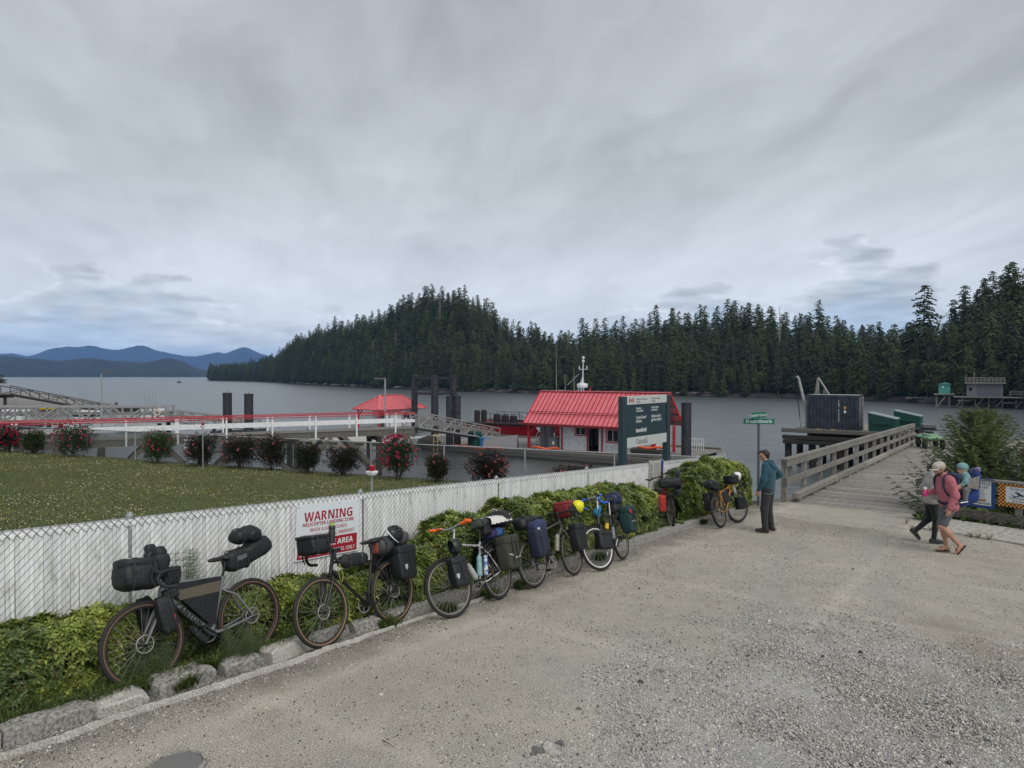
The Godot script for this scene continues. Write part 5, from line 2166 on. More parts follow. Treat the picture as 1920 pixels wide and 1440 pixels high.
func house():
	var o := base_thing("boat_house", "white boat house with a long red metal roof, behind the coast guard sign", "boat house", V(-21, 0.6, -50))
	var x0 := -26.95
	var x1 := -14.95
	var ze := -47.2
	var zb := -52.6
	var zr := -49.9
	var ye := 2.76
	var yr := 5.36
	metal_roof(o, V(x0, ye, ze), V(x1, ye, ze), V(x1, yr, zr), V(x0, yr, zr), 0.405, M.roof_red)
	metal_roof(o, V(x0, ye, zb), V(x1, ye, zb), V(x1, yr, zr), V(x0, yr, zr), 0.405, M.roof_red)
	var rc := MB.new()
	rc.bar(V(x0, yr + 0.06, zr), V(x1, yr + 0.06, zr), 0.34, 0.07)
	wp(o, "ridge_cap", rc, M.roof_red)
	# snow guard rails, gutter, barge boards, purlins under the overhang
	for q in 2:
		var f: float = [0.26, 0.31][q]
		var sg := MB.new()
		sg.bar(V(x0 + 0.2, lerpf(ye, yr, f) + 0.14, lerpf(ze, zr, f) + 0.08), V(x1 - 0.2, lerpf(ye, yr, f) + 0.14, lerpf(ze, zr, f) + 0.08), 0.03, 0.05)
		wp(o, "snow_guard", sg, M.dark_red)
	var gu := MB.new()
	gu.bar(V(x0, ye - 0.10, ze + 0.07), V(x1, ye - 0.10, ze + 0.07), 0.12, 0.14)
	wp(o, "gutter", gu, M.dark_red)
	for xx in [x0, x1]:
		for zz in [ze, zb]:
			var bb := MB.new()
			bb.bar(V(xx, ye - 0.04, zz), V(xx, yr - 0.02, zr), 0.06, 0.22)
			wp(o, "barge_board", bb, M.red_paint)
	for q in 4:
		var f := 0.12 + q * 0.25
		for zz in [ze, zb]:
			var pu := MB.new()
			pu.bar(V(x0 + 0.05, lerpf(ye, yr, f) - 0.16, lerpf(zz, zr, f)), V(x1 - 0.05, lerpf(ye, yr, f) - 0.16, lerpf(zz, zr, f)), 0.09, 0.14)
			wp(o, "purlin", pu, M.grey_wood)
	# walls
	var wx0 := -24.05
	var wx1 := -15.75
	var wf := -48.35
	var wb := -51.9
	var door_l := -21.34
	var door_r := -20.38
	var wl := MB.new()
	wl.box(V((wx0 + door_l) * 0.5, 1.66, wf), V(door_l - wx0, 2.12, 0.1))
	wl.box(V((door_r + wx1) * 0.5, 1.66, wf), V(wx1 - door_r, 2.12, 0.1))
	wl.box(V((door_l + door_r) * 0.5, 2.665, wf), V(door_r - door_l, 0.11, 0.1))
	wl.box(V((wx0 + wx1) * 0.5, 1.66, wb), V(wx1 - wx0, 2.12, 0.1))
	wl.box(V(wx0 + 0.05, 1.66, (wf + wb) * 0.5), V(0.1, 2.12, wf - wb - 0.1))
	wl.box(V(wx1 - 0.05, 1.66, (wf + wb) * 0.5), V(0.1, 2.12, wf - wb - 0.1))
	for xx in [wx0 + 0.05, wx1 - 0.05]:
		wl.slab(PackedVector2Array([Vector2(wf - 0.2, 2.72), Vector2(wb + 0.2, 2.72), Vector2(zr, 5.0)]), -0.05, 0.05, V(xx, 0, 0), Basis(V(0, 0, 1), Vector3.UP, V(-1, 0, 0)))
	wp(o, "wall", wl, M.white_wall)
	var fl := MB.new()
	fl.box(V((wx0 + wx1) * 0.5, 0.63, (wf + wb) * 0.5), V(wx1 - wx0 - 0.2, 0.06, wf - wb - 0.2))
	wp(o, "floor", fl, M.tarred)
	# red corner and door trims
	for xx in [-23.82, door_l - 0.06, -20.07, wx1 + 0.03, -18.2]:
		var t := MB.new()
		t.box(V(xx, 1.64, wf + 0.08), V(0.13, 2.1, 0.06))
		wp(o, "trim", t, M.red_paint)
	var dr := MB.new()
	dr.box(V(door_l + 0.2, 1.6, wf - 0.45), V(0.05, 1.95, 0.85), Basis(Vector3.UP, 0.25))
	var d := wp(o, "door", dr, M.black)
	window(o, V(-22.04, 2.2, wf + 0.05), 0.95, 0.62, Basis(), M.red_paint)
	window(o, V(-19.1, 1.95, wf + 0.05), 1.0, 0.95, Basis(), M.red_paint)
	# porch posts with knee braces
	for c in [[-26.7, -47.65], [-26.7, -52.0], [-15.35, -51.6], [-15.35, -47.8], [-18.05, -47.75]]:
		var p := MB.new()
		p.cham(V(c[0], 1.66, c[1]), V(0.2, 2.1, 0.2), 0.015)
		wp(o, "post", p, M.red_paint)
	var kb := MB.new()
	kb.bar(V(-26.6, 1.9, -47.65), V(-25.8, 2.65, -47.65), 0.12, 0.14)
	wp(o, "knee_brace", kb, M.red_paint)
	# lockers and cabinet in the porch
	for q in 2:
		var b := MB.new()
		b.cham(V(-25.88 + q * 0.56, 1.60, -48.75), V(0.54, 2.0, 0.5), 0.02)
		var l := solo("steel_locker", b, mat(0.17, 0.18, 0.185, 0.5, 0.2), ["left grey steel locker in the porch of the boat house", "right grey steel locker in the porch of the boat house"][q], "locker")
		var hb := MB.new()
		hb.box(V(-25.88 + q * 0.56 + 0.18, 1.5, -48.46), V(0.04, 0.22, 0.03))
		part(l, "handle", hb, M.alu_dark)
		var vb := MB.new()
		vb.box(V(-25.88 + q * 0.56, 2.3, -48.47), V(0.3, 0.14, 0.01))
		part(l, "louvre", vb, M.alu)
	var cb := MB.new()
	cb.cham(V(-24.55, 1.1, -48.2), V(0.75, 1.0, 0.55), 0.02)
	var cab := solo("grey_cabinet", cb, mat(0.14, 0.145, 0.15, 0.5), "low dark grey cabinet with a paper notice beside the boat house lockers", "cabinet")
	var nb := MB.new()
	nb.box(V(-24.45, 1.15, -47.92), V(0.2, 0.26, 0.006))
	part(cab, "notice", nb, M.letter_white)
	# white picket rail at the right corner, ladder leaning under the sign
	var pk := base_thing("white_railing", "short white railing at the far right corner of the float", "railing", V(-12, 0.6, -54))
	for q in 9:
		var b := MB.new()
		b.tube([V(-15.6 + q * 0.2, 0.6, -54.6), V(-15.6 + q * 0.2, 1.5, -54.6)], 0.03, 5)
		wp(pk, "picket", b, M.white_paint)
	for yy in [1.5, 1.05]:
		var b := MB.new()
		b.tube([V(-15.6, yy, -54.6), V(-14.0, yy, -54.6)], 0.03, 5)
		wp(pk, "rail", b, M.white_paint)
	var st := base_thing("white_steps", "white boarding steps behind the boat house lockers", "steps", V(-26.9, 0.6, -50.2))
	for q in 4:
		var b := MB.new()
		b.box(V(-26.9, 0.75 + q * 0.32, -50.0 - q * 0.25), V(0.9, 0.05, 0.26))
		wp(st, "tread", b, M.white_paint)
	for s in [-0.45, 0.45]:
		var b := MB.new()
		b.bar(V(-26.9 + s, 0.7, -49.8), V(-26.9 + s, 2.0, -51.0), 0.05, 0.16)
		b.bar(V(-26.9 + s, 1.5, -49.8), V(-26.9 + s, 2.7, -51.0), 0.04, 0.05)
		b.bar(V(-26.9 + s, 0.7, -49.8), V(-26.9 + s, 1.5, -49.8), 0.04, 0.05, Vector3.RIGHT)
		wp(st, "stringer", b, M.white_paint)

func shed():
	# small hip-roofed shed on its own float
	var C := V(-52.28, 2.78, -55.02)
	var ax := V(0.72, 0, -0.66)
	# towards the picture's right and back ; the other side goes left and back
	var view := V(C.x - 6.84, 0, C.z - 2.4).normalized()
	var right := V(-view.z, 0, view.x)
	if right.dot(V(1, 0, -1)) < 0.0:
		right = -right
	var th := deg_to_rad(42.0)
	var e1 := right * cos(th) + view * sin(th)
	var e2 := -right * sin(th) + view * cos(th)
	var L := 7.9
	var W := 4.6
	var B := C + e1 * L
	var D := B + e2 * W
	var A := C + e2 * W
	var yr := 4.35
	var R1 := C + e1 * W * 0.5 + e2 * W * 0.5
	var R2 := B - e1 * W * 0.5 + e2 * W * 0.5
	R1.y = yr
	R2.y = yr
	var mid := (C + D) * 0.5
	var o := base_thing("hip_roof_shed", "small white float shed with a red metal hip roof", "shed", V(mid.x, 0.5, mid.z))
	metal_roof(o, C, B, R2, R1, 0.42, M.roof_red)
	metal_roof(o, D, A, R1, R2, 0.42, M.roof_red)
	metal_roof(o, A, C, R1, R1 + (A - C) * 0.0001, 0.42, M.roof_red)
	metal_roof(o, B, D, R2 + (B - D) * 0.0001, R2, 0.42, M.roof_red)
	for h in [[C, R1], [B, R2], [A, R1], [D, R2], [R1, R2]]:
		var b := MB.new()
		b.bar(h[0] + V(0, 0.07, 0), h[1] + V(0, 0.07, 0), 0.26, 0.07)
		wp(o, "hip_cap", b, M.roof_red)
	var bs := Basis(e1, Vector3.UP, e1.cross(Vector3.UP))
	var w := MB.new()
	w.box(mid + V(0, -1.16, 0) + e1 * 0.8, V(L - 3.4, 2.2, W - 1.4), bs)
	wp(o, "wall", w, M.white_wall)
	var fro := mid + e1 * 0.8 - e2 * (W - 1.4) * 0.5
	var out := Basis(e1, Vector3.UP, -e2)
	window(o, fro + V(0, -0.95, 0) + e1 * 0.3 - e2 * 0.02, 0.9, 0.6, out, M.red_paint)
	window(o, fro + V(0, -1.0, 0) + e1 * 1.7 - e2 * 0.02, 0.5, 0.5, out, M.red_paint)
	var lf := mid + e1 * (0.8 - (L - 3.4) * 0.5)
	var dr := MB.new()
	dr.box(lf + V(0, -1.3, 0) - e1 * 0.02 - e2 * 0.3, V(0.04, 1.9, 0.9), bs)
	wp(o, "door", dr, M.alu_dark)
	for c in [C + e1 * 0.5 + e2 * 0.5, A + e1 * 0.5 - e2 * 0.5]:
		var p := MB.new()
		p.cham(c + V(0, -1.1, 0), V(0.18, 2.2, 0.18), 0.01, bs)
		wp(o, "post", p, M.red_paint)
		var kb := MB.new()
		kb.bar(c + V(0, -0.8, 0), c + V(0, -0.1, 0) + e1 * 0.7, 0.1, 0.12)
		wp(o, "knee_brace", kb, M.red_paint)
	var f := base_thing("shed_float", "low timber float under the hip-roofed shed", "float", V(mid.x, 0, mid.z))
	var fb := MB.new()
	fb.cham(V(mid.x, 0.2, mid.z), V(L + 4, 0.6, W + 2), 0.05, bs)
	wp(f, "deck", fb, M.grey_wood)
	# bulb lights under the front eave are off in daylight: small lamp caps
	for q in 2:
		var lb := MB.new()
		lb.lathe(fro + V(0, -0.12, 0) + e1 * (0.8 + q * 1.6) - e2 * 0.12, Basis(), [Vector2(0.001, -0.1), Vector2(0.09, -0.06), Vector2(0.09, 0.04)], 8)
		wp(o, "lamp", lb, mat(0.7, 0.55, 0.25, 0.4))

func boats():
	# ---- red and white lifeboat moored behind the boat house
	var o := thing("lifeboat", "red and white rescue lifeboat with a tall instrument mast behind the boat house", "boat", V(-30.2, 0.0, -58.9), 0.0)
	var red := mat(0.36, 0.012, 0.022, 0.35)
	var white := mat(0.66, 0.68, 0.70, 0.4)
	var hb := MB.new()
	hull(19.0, 4.4, 1.75, 0.5, hb)
	part(o, "hull", hb, red, Transform3D(Basis(), V(-1.8, 0, 0)))
	# white slash on the side, both sides
	for s in [-1, 1]:
		var st := MB.new()
		st.slab(PackedVector2Array([Vector2(-0.3, 0.35), Vector2(1.3, 0.35), Vector2(-0.4, 1.72), Vector2(-2.0, 1.72)]), 2.10 * s, 2.19 * s)
		part(o, "white_slash", st, white)
	words(o, "Coast Guard", V(3.6, 0.95, 2.13), 0.42, M.letter_white, 0.0, 1.0, "Droid Serif")
	var fd := MB.new()
	fd.tube([V(-11.0, 1.68, 2.13), V(-2, 1.82, 2.26), V(3.0, 1.95, 2.1)], 0.16, 8)
	fd.tube([V(-11.0, 1.68, -2.13), V(-2, 1.82, -2.26), V(3.0, 1.95, -2.1)], 0.16, 8)
	part(o, "fender_rail", fd, M.rubber)
	var dk := MB.new()
	dk.cham(V(0.9, 2.55, 0), V(6.2, 1.7, 3.2), 0.3)
	part(o, "deck_house", dk, white)
	var wd := MB.new()
	for s in [-1, 1]:
		for q in 3:
			wd.cham(V(-1.2 + q * 1.8, 2.75, 1.6 * s), V(0.9, 0.55, 0.06), 0.05)
	part(o, "side_window", wd, M.dark_glass)
	var wh := MB.new()
	wh.cham(V(1.4, 3.9, 0), V(3.4, 1.15, 2.6), 0.25)
	part(o, "wheel_house", wh, white)
	var ww := MB.new()
	ww.cham(V(1.4, 4.0, 0), V(3.46, 0.5, 2.66), 0.1)
	part(o, "wheel_house_window", ww, M.dark_glass)
	var tp := MB.new()
	tp.cham(V(1.4, 4.52, 0), V(3.9, 0.12, 3.0), 0.05)
	part(o, "wheel_house_roof", tp, white)
	# rails and gear on the after deck
	for q in 7:
		var rl := MB.new()
		rl.tube([V(-9.6 + q * 1.0, 1.7, 1.95), V(-9.6 + q * 1.0, 2.75, 1.95)], 0.03, 5)
		rl.tube([V(-9.6 + q * 1.0, 1.7, -1.95), V(-9.6 + q * 1.0, 2.75, -1.95)], 0.03, 5)
		part(o, "stanchion", rl, M.black)
	for yy in [2.75, 2.25]:
		var rl := MB.new()
		for s in [-1.95, 1.95]:
			rl.tube([V(-9.6, yy, s), V(-3.6, yy, s)], 0.028, 5)
		part(o, "rail", rl, M.black)
	for q in 3:
		var e := MB.new()
		e.cham(V(-8.6 + q * 1.5, 2.1, -0.6 + 0.6 * q), V(0.7, 0.9, 0.6), 0.1)
		part(o, "deck_gear", e, M.black)
	for q in 2:
		var e := MB.new()
		e.cham(V(-10.4, 2.2, -0.6 + q * 1.2), V(0.6, 1.6, 0.5), 0.12)
		part(o, "tow_post", e, M.black)
	# mast with radar dome and aerials
	var ms := MB.new()
	ms.tube([V(2.2, 4.5, 0.3), V(2.35, 6.6, 0)], [0.07, 0.06], 6)
	ms.tube([V(2.2, 4.5, -0.5), V(2.35, 6.6, 0)], [0.07, 0.06], 6)
	ms.tube([V(1.5, 4.5, 0), V(2.35, 6.6, 0)], [0.06, 0.05], 6)
	ms.tube([V(2.35, 6.5, 0), V(2.4, 8.65, 0)], [0.06, 0.045], 6)
	ms.tube([V(1.95, 7.35, 0), V(2.8, 7.35, 0)], 0.035, 5)
	ms.tube([V(1.95, 7.35, 0), V(1.95, 7.7, 0)], 0.05, 5)
	ms.tube([V(2.8, 7.35, 0), V(2.8, 7.7, 0)], 0.05, 5)
	ms.tube([V(1.9, 6.9, 0), V(0.6, 5.8, 0)], 0.02, 4)
	part(o, "mast", ms, white)
	var rd := MB.new()
	rd.lathe(V(2.3, 5.75, 0), Basis(), [Vector2(0.001, -0.22), Vector2(0.5, -0.2), Vector2(0.55, 0.0), Vector2(0.5, 0.2), Vector2(0.001, 0.3)], 16)
	rd.lathe(V(2.4, 8.5, 0), Basis(), [Vector2(0.001, -0.1), Vector2(0.13, -0.08), Vector2(0.13, 0.1), Vector2(0.001, 0.14)], 10)
	rd.lathe(V(2.4, 8.15, 0), Basis(), [Vector2(0.001, -0.1), Vector2(0.13, -0.08), Vector2(0.13, 0.1), Vector2(0.001, 0.14)], 10)
	part(o, "radar_dome", rd, white)
	for q in 3:
		var ae := MB.new()
		ae.tube([V(-0.2 + q * 0.85, 4.5, 0.8 - q * 0.3), V(-0.25 + q * 0.85, [10.0, 6.9, 7.5][q], 0.8 - q * 0.3)], [0.03, 0.012], 4)
		part(o, "aerial", ae, mat(0.35, 0.37, 0.3, 0.5))
	var fg := MB.new()
	fg.quad(V(2.9, 5.1, 0), V(3.25, 5.7, 0), V(3.3, 5.2, 0.05), V(3.0, 4.7, 0))
	part(o, "flag", fg, red)
	# ---- open skiffs and cabin boats at the floats
	var list := [
		["aluminium_skiff", "open pale aluminium skiff moored under the pier gangway", V(-37.2, 0.1, -46.4), 0.9, 5.4, 1.9, mat(0.42, 0.43, 0.44, 0.4, 0.3), false],
		["white_skiff", "white open boat lying against the pale float behind the pier", V(-46.5, 0.1, -44.2), 0.35, 6.4, 2.2, mat(0.6, 0.62, 0.63, 0.4), false],
		["grey_skiff", "dark grey skiff moored below the truss gangway left of the two black piles", V(-58.0, 0.1, -41.0), 0.4, 5.6, 2.0, mat(0.06, 0.065, 0.07, 0.4), false],
		["sport_boat", "white sport fishing boat with upright rods behind the truss footbridge", V(-78.2, 0.1, -42.6), 0.6, 7.6, 2.6, mat(0.6, 0.62, 0.64, 0.4), true],
		["sport_boat", "white cabin boat left of the lamp post behind the truss footbridge", V(-80.5, 0.1, -36.0), 0.5, 7.0, 2.5, mat(0.5, 0.52, 0.55, 0.4), true],
		["sport_boat", "dark blue cabin boat at the far left behind the truss footbridge", V(-90.5, 0.1, -32.5), 0.6, 7.2, 2.5, mat(0.05, 0.06, 0.08, 0.4), true]]
	for q in list:
		var b := thing(q[0], q[1], "boat", q[2], q[3], "small boats moored at the floats")
		var h := MB.new()
		hull(q[4], q[5], 0.95, 0.35, h)
		part(b, "hull", h, q[6])
		var mo := MB.new()
		mo.cham(V(-q[4] * 0.5 - 0.15, 1.15, 0), V(0.35, 0.6, 0.35), 0.1)
		mo.cham(V(-q[4] * 0.5 - 0.12, 0.6, 0), V(0.16, 0.8, 0.14), 0.03)
		part(b, "outboard_motor", mo, M.black)
		if q[7]:
			var c := MB.new()
			c.cham(V(0.3, 1.75, 0), V(2.4, 1.7, q[5] * 0.72), 0.15)
			part(b, "cabin", c, mat(0.55, 0.57, 0.58, 0.4))
			var g := MB.new()
			g.cham(V(0.3, 2.1, 0), V(2.46, 0.55, q[5] * 0.73), 0.1)
			part(b, "cabin_window", g, M.dark_glass)
			for rr in 5:
				var rd2 := MB.new()
				rd2.tube([V(-1.0 + rr * 0.45, 2.5, -0.5 + 0.25 * rr), V(-1.2 + rr * 0.5, 4.9 - 0.3 * (rr % 2), -0.5 + 0.28 * rr)], [0.02, 0.01], 4)
				part(b, "fishing_rod", rd2, M.alu_dark)
		else:
			for rr in 2:
				var sb := MB.new()
				sb.box(V(-0.9 + rr * 1.5, 0.72, 0), V(0.3, 0.06, q[5] * 0.8))
				part(b, "thwart", sb, M.alu)

# ==================================================================== wharf with the container
func build_wharf():
	var o := base_thing("wharf_platform", "dark timber wharf platform on piles under the blue container", "wharf", V(-3, 0, -58))
	var x0 := -7.2
	var x1 := 1.2
	var z0 := -52.7
	var z1 := -64.0
	var y := 2.62
	var k := 0
	var z := z0
	while z > z1:
		var p := MB.new()
		p.box(V((x0 + x1) * 0.5 + (hash1(k) - 0.5) * 0.1, y - 0.04, z - 0.14), V(x1 - x0, 0.08, 0.27))
		wp(o, "plank", p, M.board[k % 4])
		z -= 0.285
		k += 1
	for q in 3:
		var b := MB.new()
		b.cham(V((x0 + x1) * 0.5, y - 0.09 - q * 0.34 + (0.17 if q == 0 else 0.0), z0 + 0.16 - 0.02 * q), V(x1 - x0 + 0.1 - q * 0.1, 0.30, 0.3), 0.03)
		wp(o, "face_timber", b, M.tarred if q > 0 else M.beam)
	for xx in [-6.9, -5.2, -3.3, -1.4, 0.4]:
		for zz in [-53.0, -56.5, -60.5]:
			var p := MB.new()
			p.tube([V(xx, y - 0.7, zz), V(xx + 0.08, -2, zz)], [0.24, 0.27], 10)
			wp(o, "pile", p, M.tarred)
	for q in 3:
		var b := MB.new()
		b.bar(V(-5.2 + q * 1.9, 0.3, -52.8), V(-3.3 + q * 1.9, 1.9, -52.8), 0.14, 0.28)
		wp(o, "brace", b, M.tarred)
	for q in 3:
		var b := MB.new()
		b.bar(V(x0, y - 0.8, [-53.0, -56.5, -60.5][q]), V(x1, y - 0.8, [-53.0, -56.5, -60.5][q]), 0.3, 0.3)
		wp(o, "cap_beam", b, M.tarred)
	# container
	var cx0 := -5.95
	var cx1 := -2.45
	var cz := -54.7
	var h := 2.66
	var c := base_thing("shipping_container", "dark blue-grey corrugated shipping container on the wharf", "container", V(-4.2, y, -55.9))
	var blue := tmat(ntex(90, 0.015, 5, [[0.2, Color(0.016, 0.022, 0.033)], [0.6, Color(0.027, 0.037, 0.055)], [0.9, Color(0.045, 0.055, 0.075)]], 256), V(2.5, 2.5, 2.5), 0.5, null, 0.0, true)
	var wall := MB.new()
	var n := 13
	for q in n:
		var xa := lerpf(cx0 + 0.1, cx1 - 0.1, q / float(n))
		var xb := lerpf(cx0 + 0.1, cx1 - 0.1, (q + 1) / float(n))
		var w := (xb - xa)
		var ya := y + 0.16
		var yb := y + h - 0.1
		var pf := [Vector2(xa, -0.05), Vector2(xa + w * 0.35, -0.05), Vector2(xa + w * 0.5, 0.0), Vector2(xa + w * 0.85, 0.0), Vector2(xb, -0.05)]
		for e in 4:
			wall.qo(V(pf[e].x, ya, cz + pf[e].y), V(pf[e].x, yb, cz + pf[e].y), V(pf[e + 1].x, yb, cz + pf[e + 1].y), V(pf[e + 1].x, ya, cz + pf[e + 1].y), V(0, 0, 1))
	wall.box(V((cx0 + cx1) * 0.5, y + h * 0.5, cz - 1.3), V(cx1 - cx0 - 0.2, h - 0.2, 2.2))
	wp(c, "side_panel", wall, blue)
	for e in [[cx0 + 0.05, 0.1], [cx1 - 0.05, 0.1]]:
		for zz in [cz - 0.04, cz - 2.40]:
			var b := MB.new()
			b.box(V(e[0], y + h * 0.5, zz), V(0.12, h, 0.12))
			wp(c, "corner_post", b, blue)
	for yy in [y + 0.08, y + h - 0.06]:
		var b := MB.new()
		b.box(V((cx0 + cx1) * 0.5, yy, cz - 0.035), V(cx1 - cx0 - 0.12, 0.15, 0.1))
		b.box(V((cx0 + cx1) * 0.5, yy, cz - 2.405), V(cx1 - cx0 - 0.12, 0.15, 0.1))
		wp(c, "rail", b, blue)
	var tp := MB.new()
	tp.box(V((cx0 + cx1) * 0.5, y + h + 0.01, cz - 1.22), V(cx1 - cx0 - 0.05, 0.03, 2.38))
	wp(c, "roof_panel", tp, mat(0.22, 0.23, 0.22, 0.6))
	for q in 2:
		var b := MB.new()
		b.box(V(cx1 + 0.01, y + h * 0.5, cz - 0.64 - q * 1.14), V(0.05, h - 0.35, 1.1))
		var d := wp(c, "door", b, blue)
		for e in 2:
			var rb := MB.new()
			rb.tube([V(cx1 + 0.07, y + 0.1, cz - 0.4 - q * 1.14 - e * 0.5), V(cx1 + 0.07, y + h - 0.08, cz - 0.4 - q * 1.14 - e * 0.5)], 0.025, 6)
			part(d, "lock_bar", rb, M.alu)
	var code := ["F", "C", "N", "U", " ", "8", "1", "0", "4", "2", "6", "3"]
	for q in code.size():
		if code[q] != " ":
			words(c, code[q], V(-3.72, y + 2.25 - q * 0.135, cz + 0.012) - c.position, 0.10, M.letter_white, 0.0, 1.0, "Droid Sans", 700)
	var yl := MB.new()
	yl.box(V(-3.30, y + 1.75, cz + 0.006), V(0.14, 0.2, 0.006))
	wp(c, "yellow_plate", yl, mat(0.55, 0.33, 0.03, 0.5))
	var wl := MB.new()
	wl.box(V(-3.30, y + 1.45, cz + 0.006), V(0.15, 0.18, 0.006))
	wp(c, "white_plate", wl, M.letter_white)
	for q in 2:
		var b := MB.new()
		b.box(V(-5.1 + q * 1.0, y + 0.08, cz + 0.018), V(0.4, 0.09, 0.006))
		wp(c, "fork_pocket_marking", b, mat(0.5, 0.3, 0.04, 0.5))
	# dumpsters
	dumpster(V(-0.75, 2.5, -54.9), "dark green dumpster with a pale lid beside the container", mat(0.0, 0.045, 0.03, 0.5))
	dumpster(V(0.2, 2.45, -60.6), "green dumpster behind the first one at the end of the boardwalk", mat(0.0, 0.05, 0.035, 0.5))
	# slanting davit at the water side, tripod hoist behind the container
	var dv := base_thing("davit_crane", "slanting steel davit with a hanging cable left of the container", "crane", V(-6.5, y, -56.4))
	var ar := MB.new()
	ar.tube([V(-6.35, y, -56.4), V(-6.35, y + 1.2, -56.4), V(-6.98, 6.55, -56.4)], [0.13, 0.13, 0.10], 10)
	wp(dv, "arm", ar, M.alu)
	var tip := MB.new()
	tip.tube([V(-6.98, 6.5, -56.4), V(-7.05, 6.68, -56.4), V(-7.16, 6.6, -56.4)], 0.09, 8)
	wp(dv, "sheave", tip, M.galv)
	var ca := MB.new()
	ca.tube([V(-7.12, 6.6, -56.4), V(-7.0, 4.6, -56.3), V(-6.75, y + 0.1, -56.2)], 0.018, 5)
	for q in 14:
		ca.tube([V(-7.0 + q * 0.012, 5.0 - q * 0.11, -56.3), V(-6.99 + q * 0.012, 4.93 - q * 0.11, -56.3)], 0.04, 5)
	wp(dv, "cable", ca, M.black)
	var tr := base_thing("tripod_hoist", "three-legged timber and steel hoist behind the container", "hoist", V(-5.8, y, -60))
	for e in [[V(-6.62, 2.6, -59.1), 0.10], [V(-6.1, 2.6, -59.6), 0.06], [V(-3.95, 2.6, -60.4), 0.08]]:
		var b := MB.new()
		b.tube([e[0], V(-6.17, 6.6, -59.4)], e[1], 7)
		wp(tr, "leg", b, M.grey_wood if e[1] > 0.09 else M.alu)
	var wi := MB.new()
	wi.cham(V(-5.4, 5.45, -58.2), V(0.3, 0.3, 0.3), 0.05)
	wp(tr, "winch", wi, M.alu_dark)
	# utility trailer at the end of the boardwalk
	var ut := thing("utility_trailer", "black flat utility trailer at the end of the boardwalk", "trailer", V(1.35, walk_y(-57.0), -57.0), 0.2)
	for s in [-0.75, 0.75]:
		var wv := Node3D.new()
		wv.name = "wheel"
		ut.add_child(wv, true)
		wv.position = V(0, 0.36, s)
		var ty := MB.new()
		ty.ring(Vector3.ZERO, Basis(), 0.27, 0.10, 24, 8, 1.0)
		part(wv, "tyre", ty, M.rubber)
		var rm := MB.new()
		rm.lathe(Vector3.ZERO, Basis(Vector3.RIGHT, Vector3.BACK, Vector3.DOWN), [Vector2(0.2, -0.05), Vector2(0.2, 0.05), Vector2(0.05, 0.03), Vector2(0.001, 0.05)], 14)
		part(wv, "rim", rm, M.alu)
	var fr := MB.new()
	fr.cham(V(0, 0.75, 0), V(2.0, 0.1, 1.6), 0.02)
	fr.bar(V(-1.0, 0.72, 0), V(-2.2, 0.5, 0), 0.08, 0.08)
	part(ut, "bed", fr, M.black)
	var ld := MB.new()
	ld.cham(V(0.5, 0.98, 0), V(0.9, 0.3, 1.2), 0.05)
	part(ut, "side_board", ld, M.alu_dark)
	# green quad bike half hidden by the spruce
	var qb := thing("green_quad", "pale green quad bike half hidden by the young spruce", "quad bike", V(2.75, walk_y(-47.6), -47.6), -1.2)
	for p in [[-0.62, -0.48], [-0.62, 0.48], [0.62, -0.48], [0.62, 0.48]]:
		var ty := MB.new()
		ty.ring(V(p[0], 0.30, p[1]), Basis(), 0.19, 0.115, 20, 8, 1.0)
		part(qb, "wheel", ty, M.rubber)
	var bd := MB.new()
	bd.pillow(V(0, 0.68, 0), V(0.85, 0.22, 0.34), 0.5)
	part(qb, "body", bd, mat(0.16, 0.30, 0.17, 0.4))
	var fe := MB.new()
	for p in [-0.62, 0.62]:
		fe.pillow(V(p, 0.66, 0), V(0.36, 0.10, 0.6), 0.5)
	part(qb, "fender", fe, mat(0.18, 0.33, 0.19, 0.4))
	var se := MB.new()
	se.pillow(V(-0.2, 0.92, 0), V(0.4, 0.09, 0.17), 0.5)
	se.tube([V(0.35, 0.9, 0), V(0.25, 1.15, 0)], 0.03, 6)
	se.tube([V(0.2, 1.15, -0.36), V(0.27, 1.16, 0), V(0.2, 1.15, 0.36)], 0.022, 6)
	part(qb, "seat", se, M.black)

func dumpster(p: Vector3, label: String, m: Material):
	var o := thing("dumpster", label, "dumpster", p, 0.0, "dumpsters at the end of the boardwalk")
	var b := MB.new()
	b.slab(PackedVector2Array([Vector2(-0.85, 0.12), Vector2(0.85, 0.12), Vector2(0.9, 1.15), Vector2(-0.9, 1.55)]), -1.0, 1.0)
	part(o, "body", b, m)
	for s in [-1, 1]:
		var q := MB.new()
		q.cham(V(0, 0.85, 1.06 * s), V(1.1, 0.18, 0.12), 0.02)
		part(o, "fork_pocket", q, m)
		var l := MB.new()
		l.box(V(0.02, 1.385, 0.5 * s), V(1.9, 0.035, 0.97), Basis(Vector3.BACK, -0.219))
		part(o, "lid", l, mat(0.20, 0.25, 0.25, 0.5))
	for q in 4:
		var r := MB.new()
		r.box(V(-0.7 + q * 0.46, 0.65, 1.012), V(0.05, 0.9, 0.03))
		part(o, "rib", r, m)

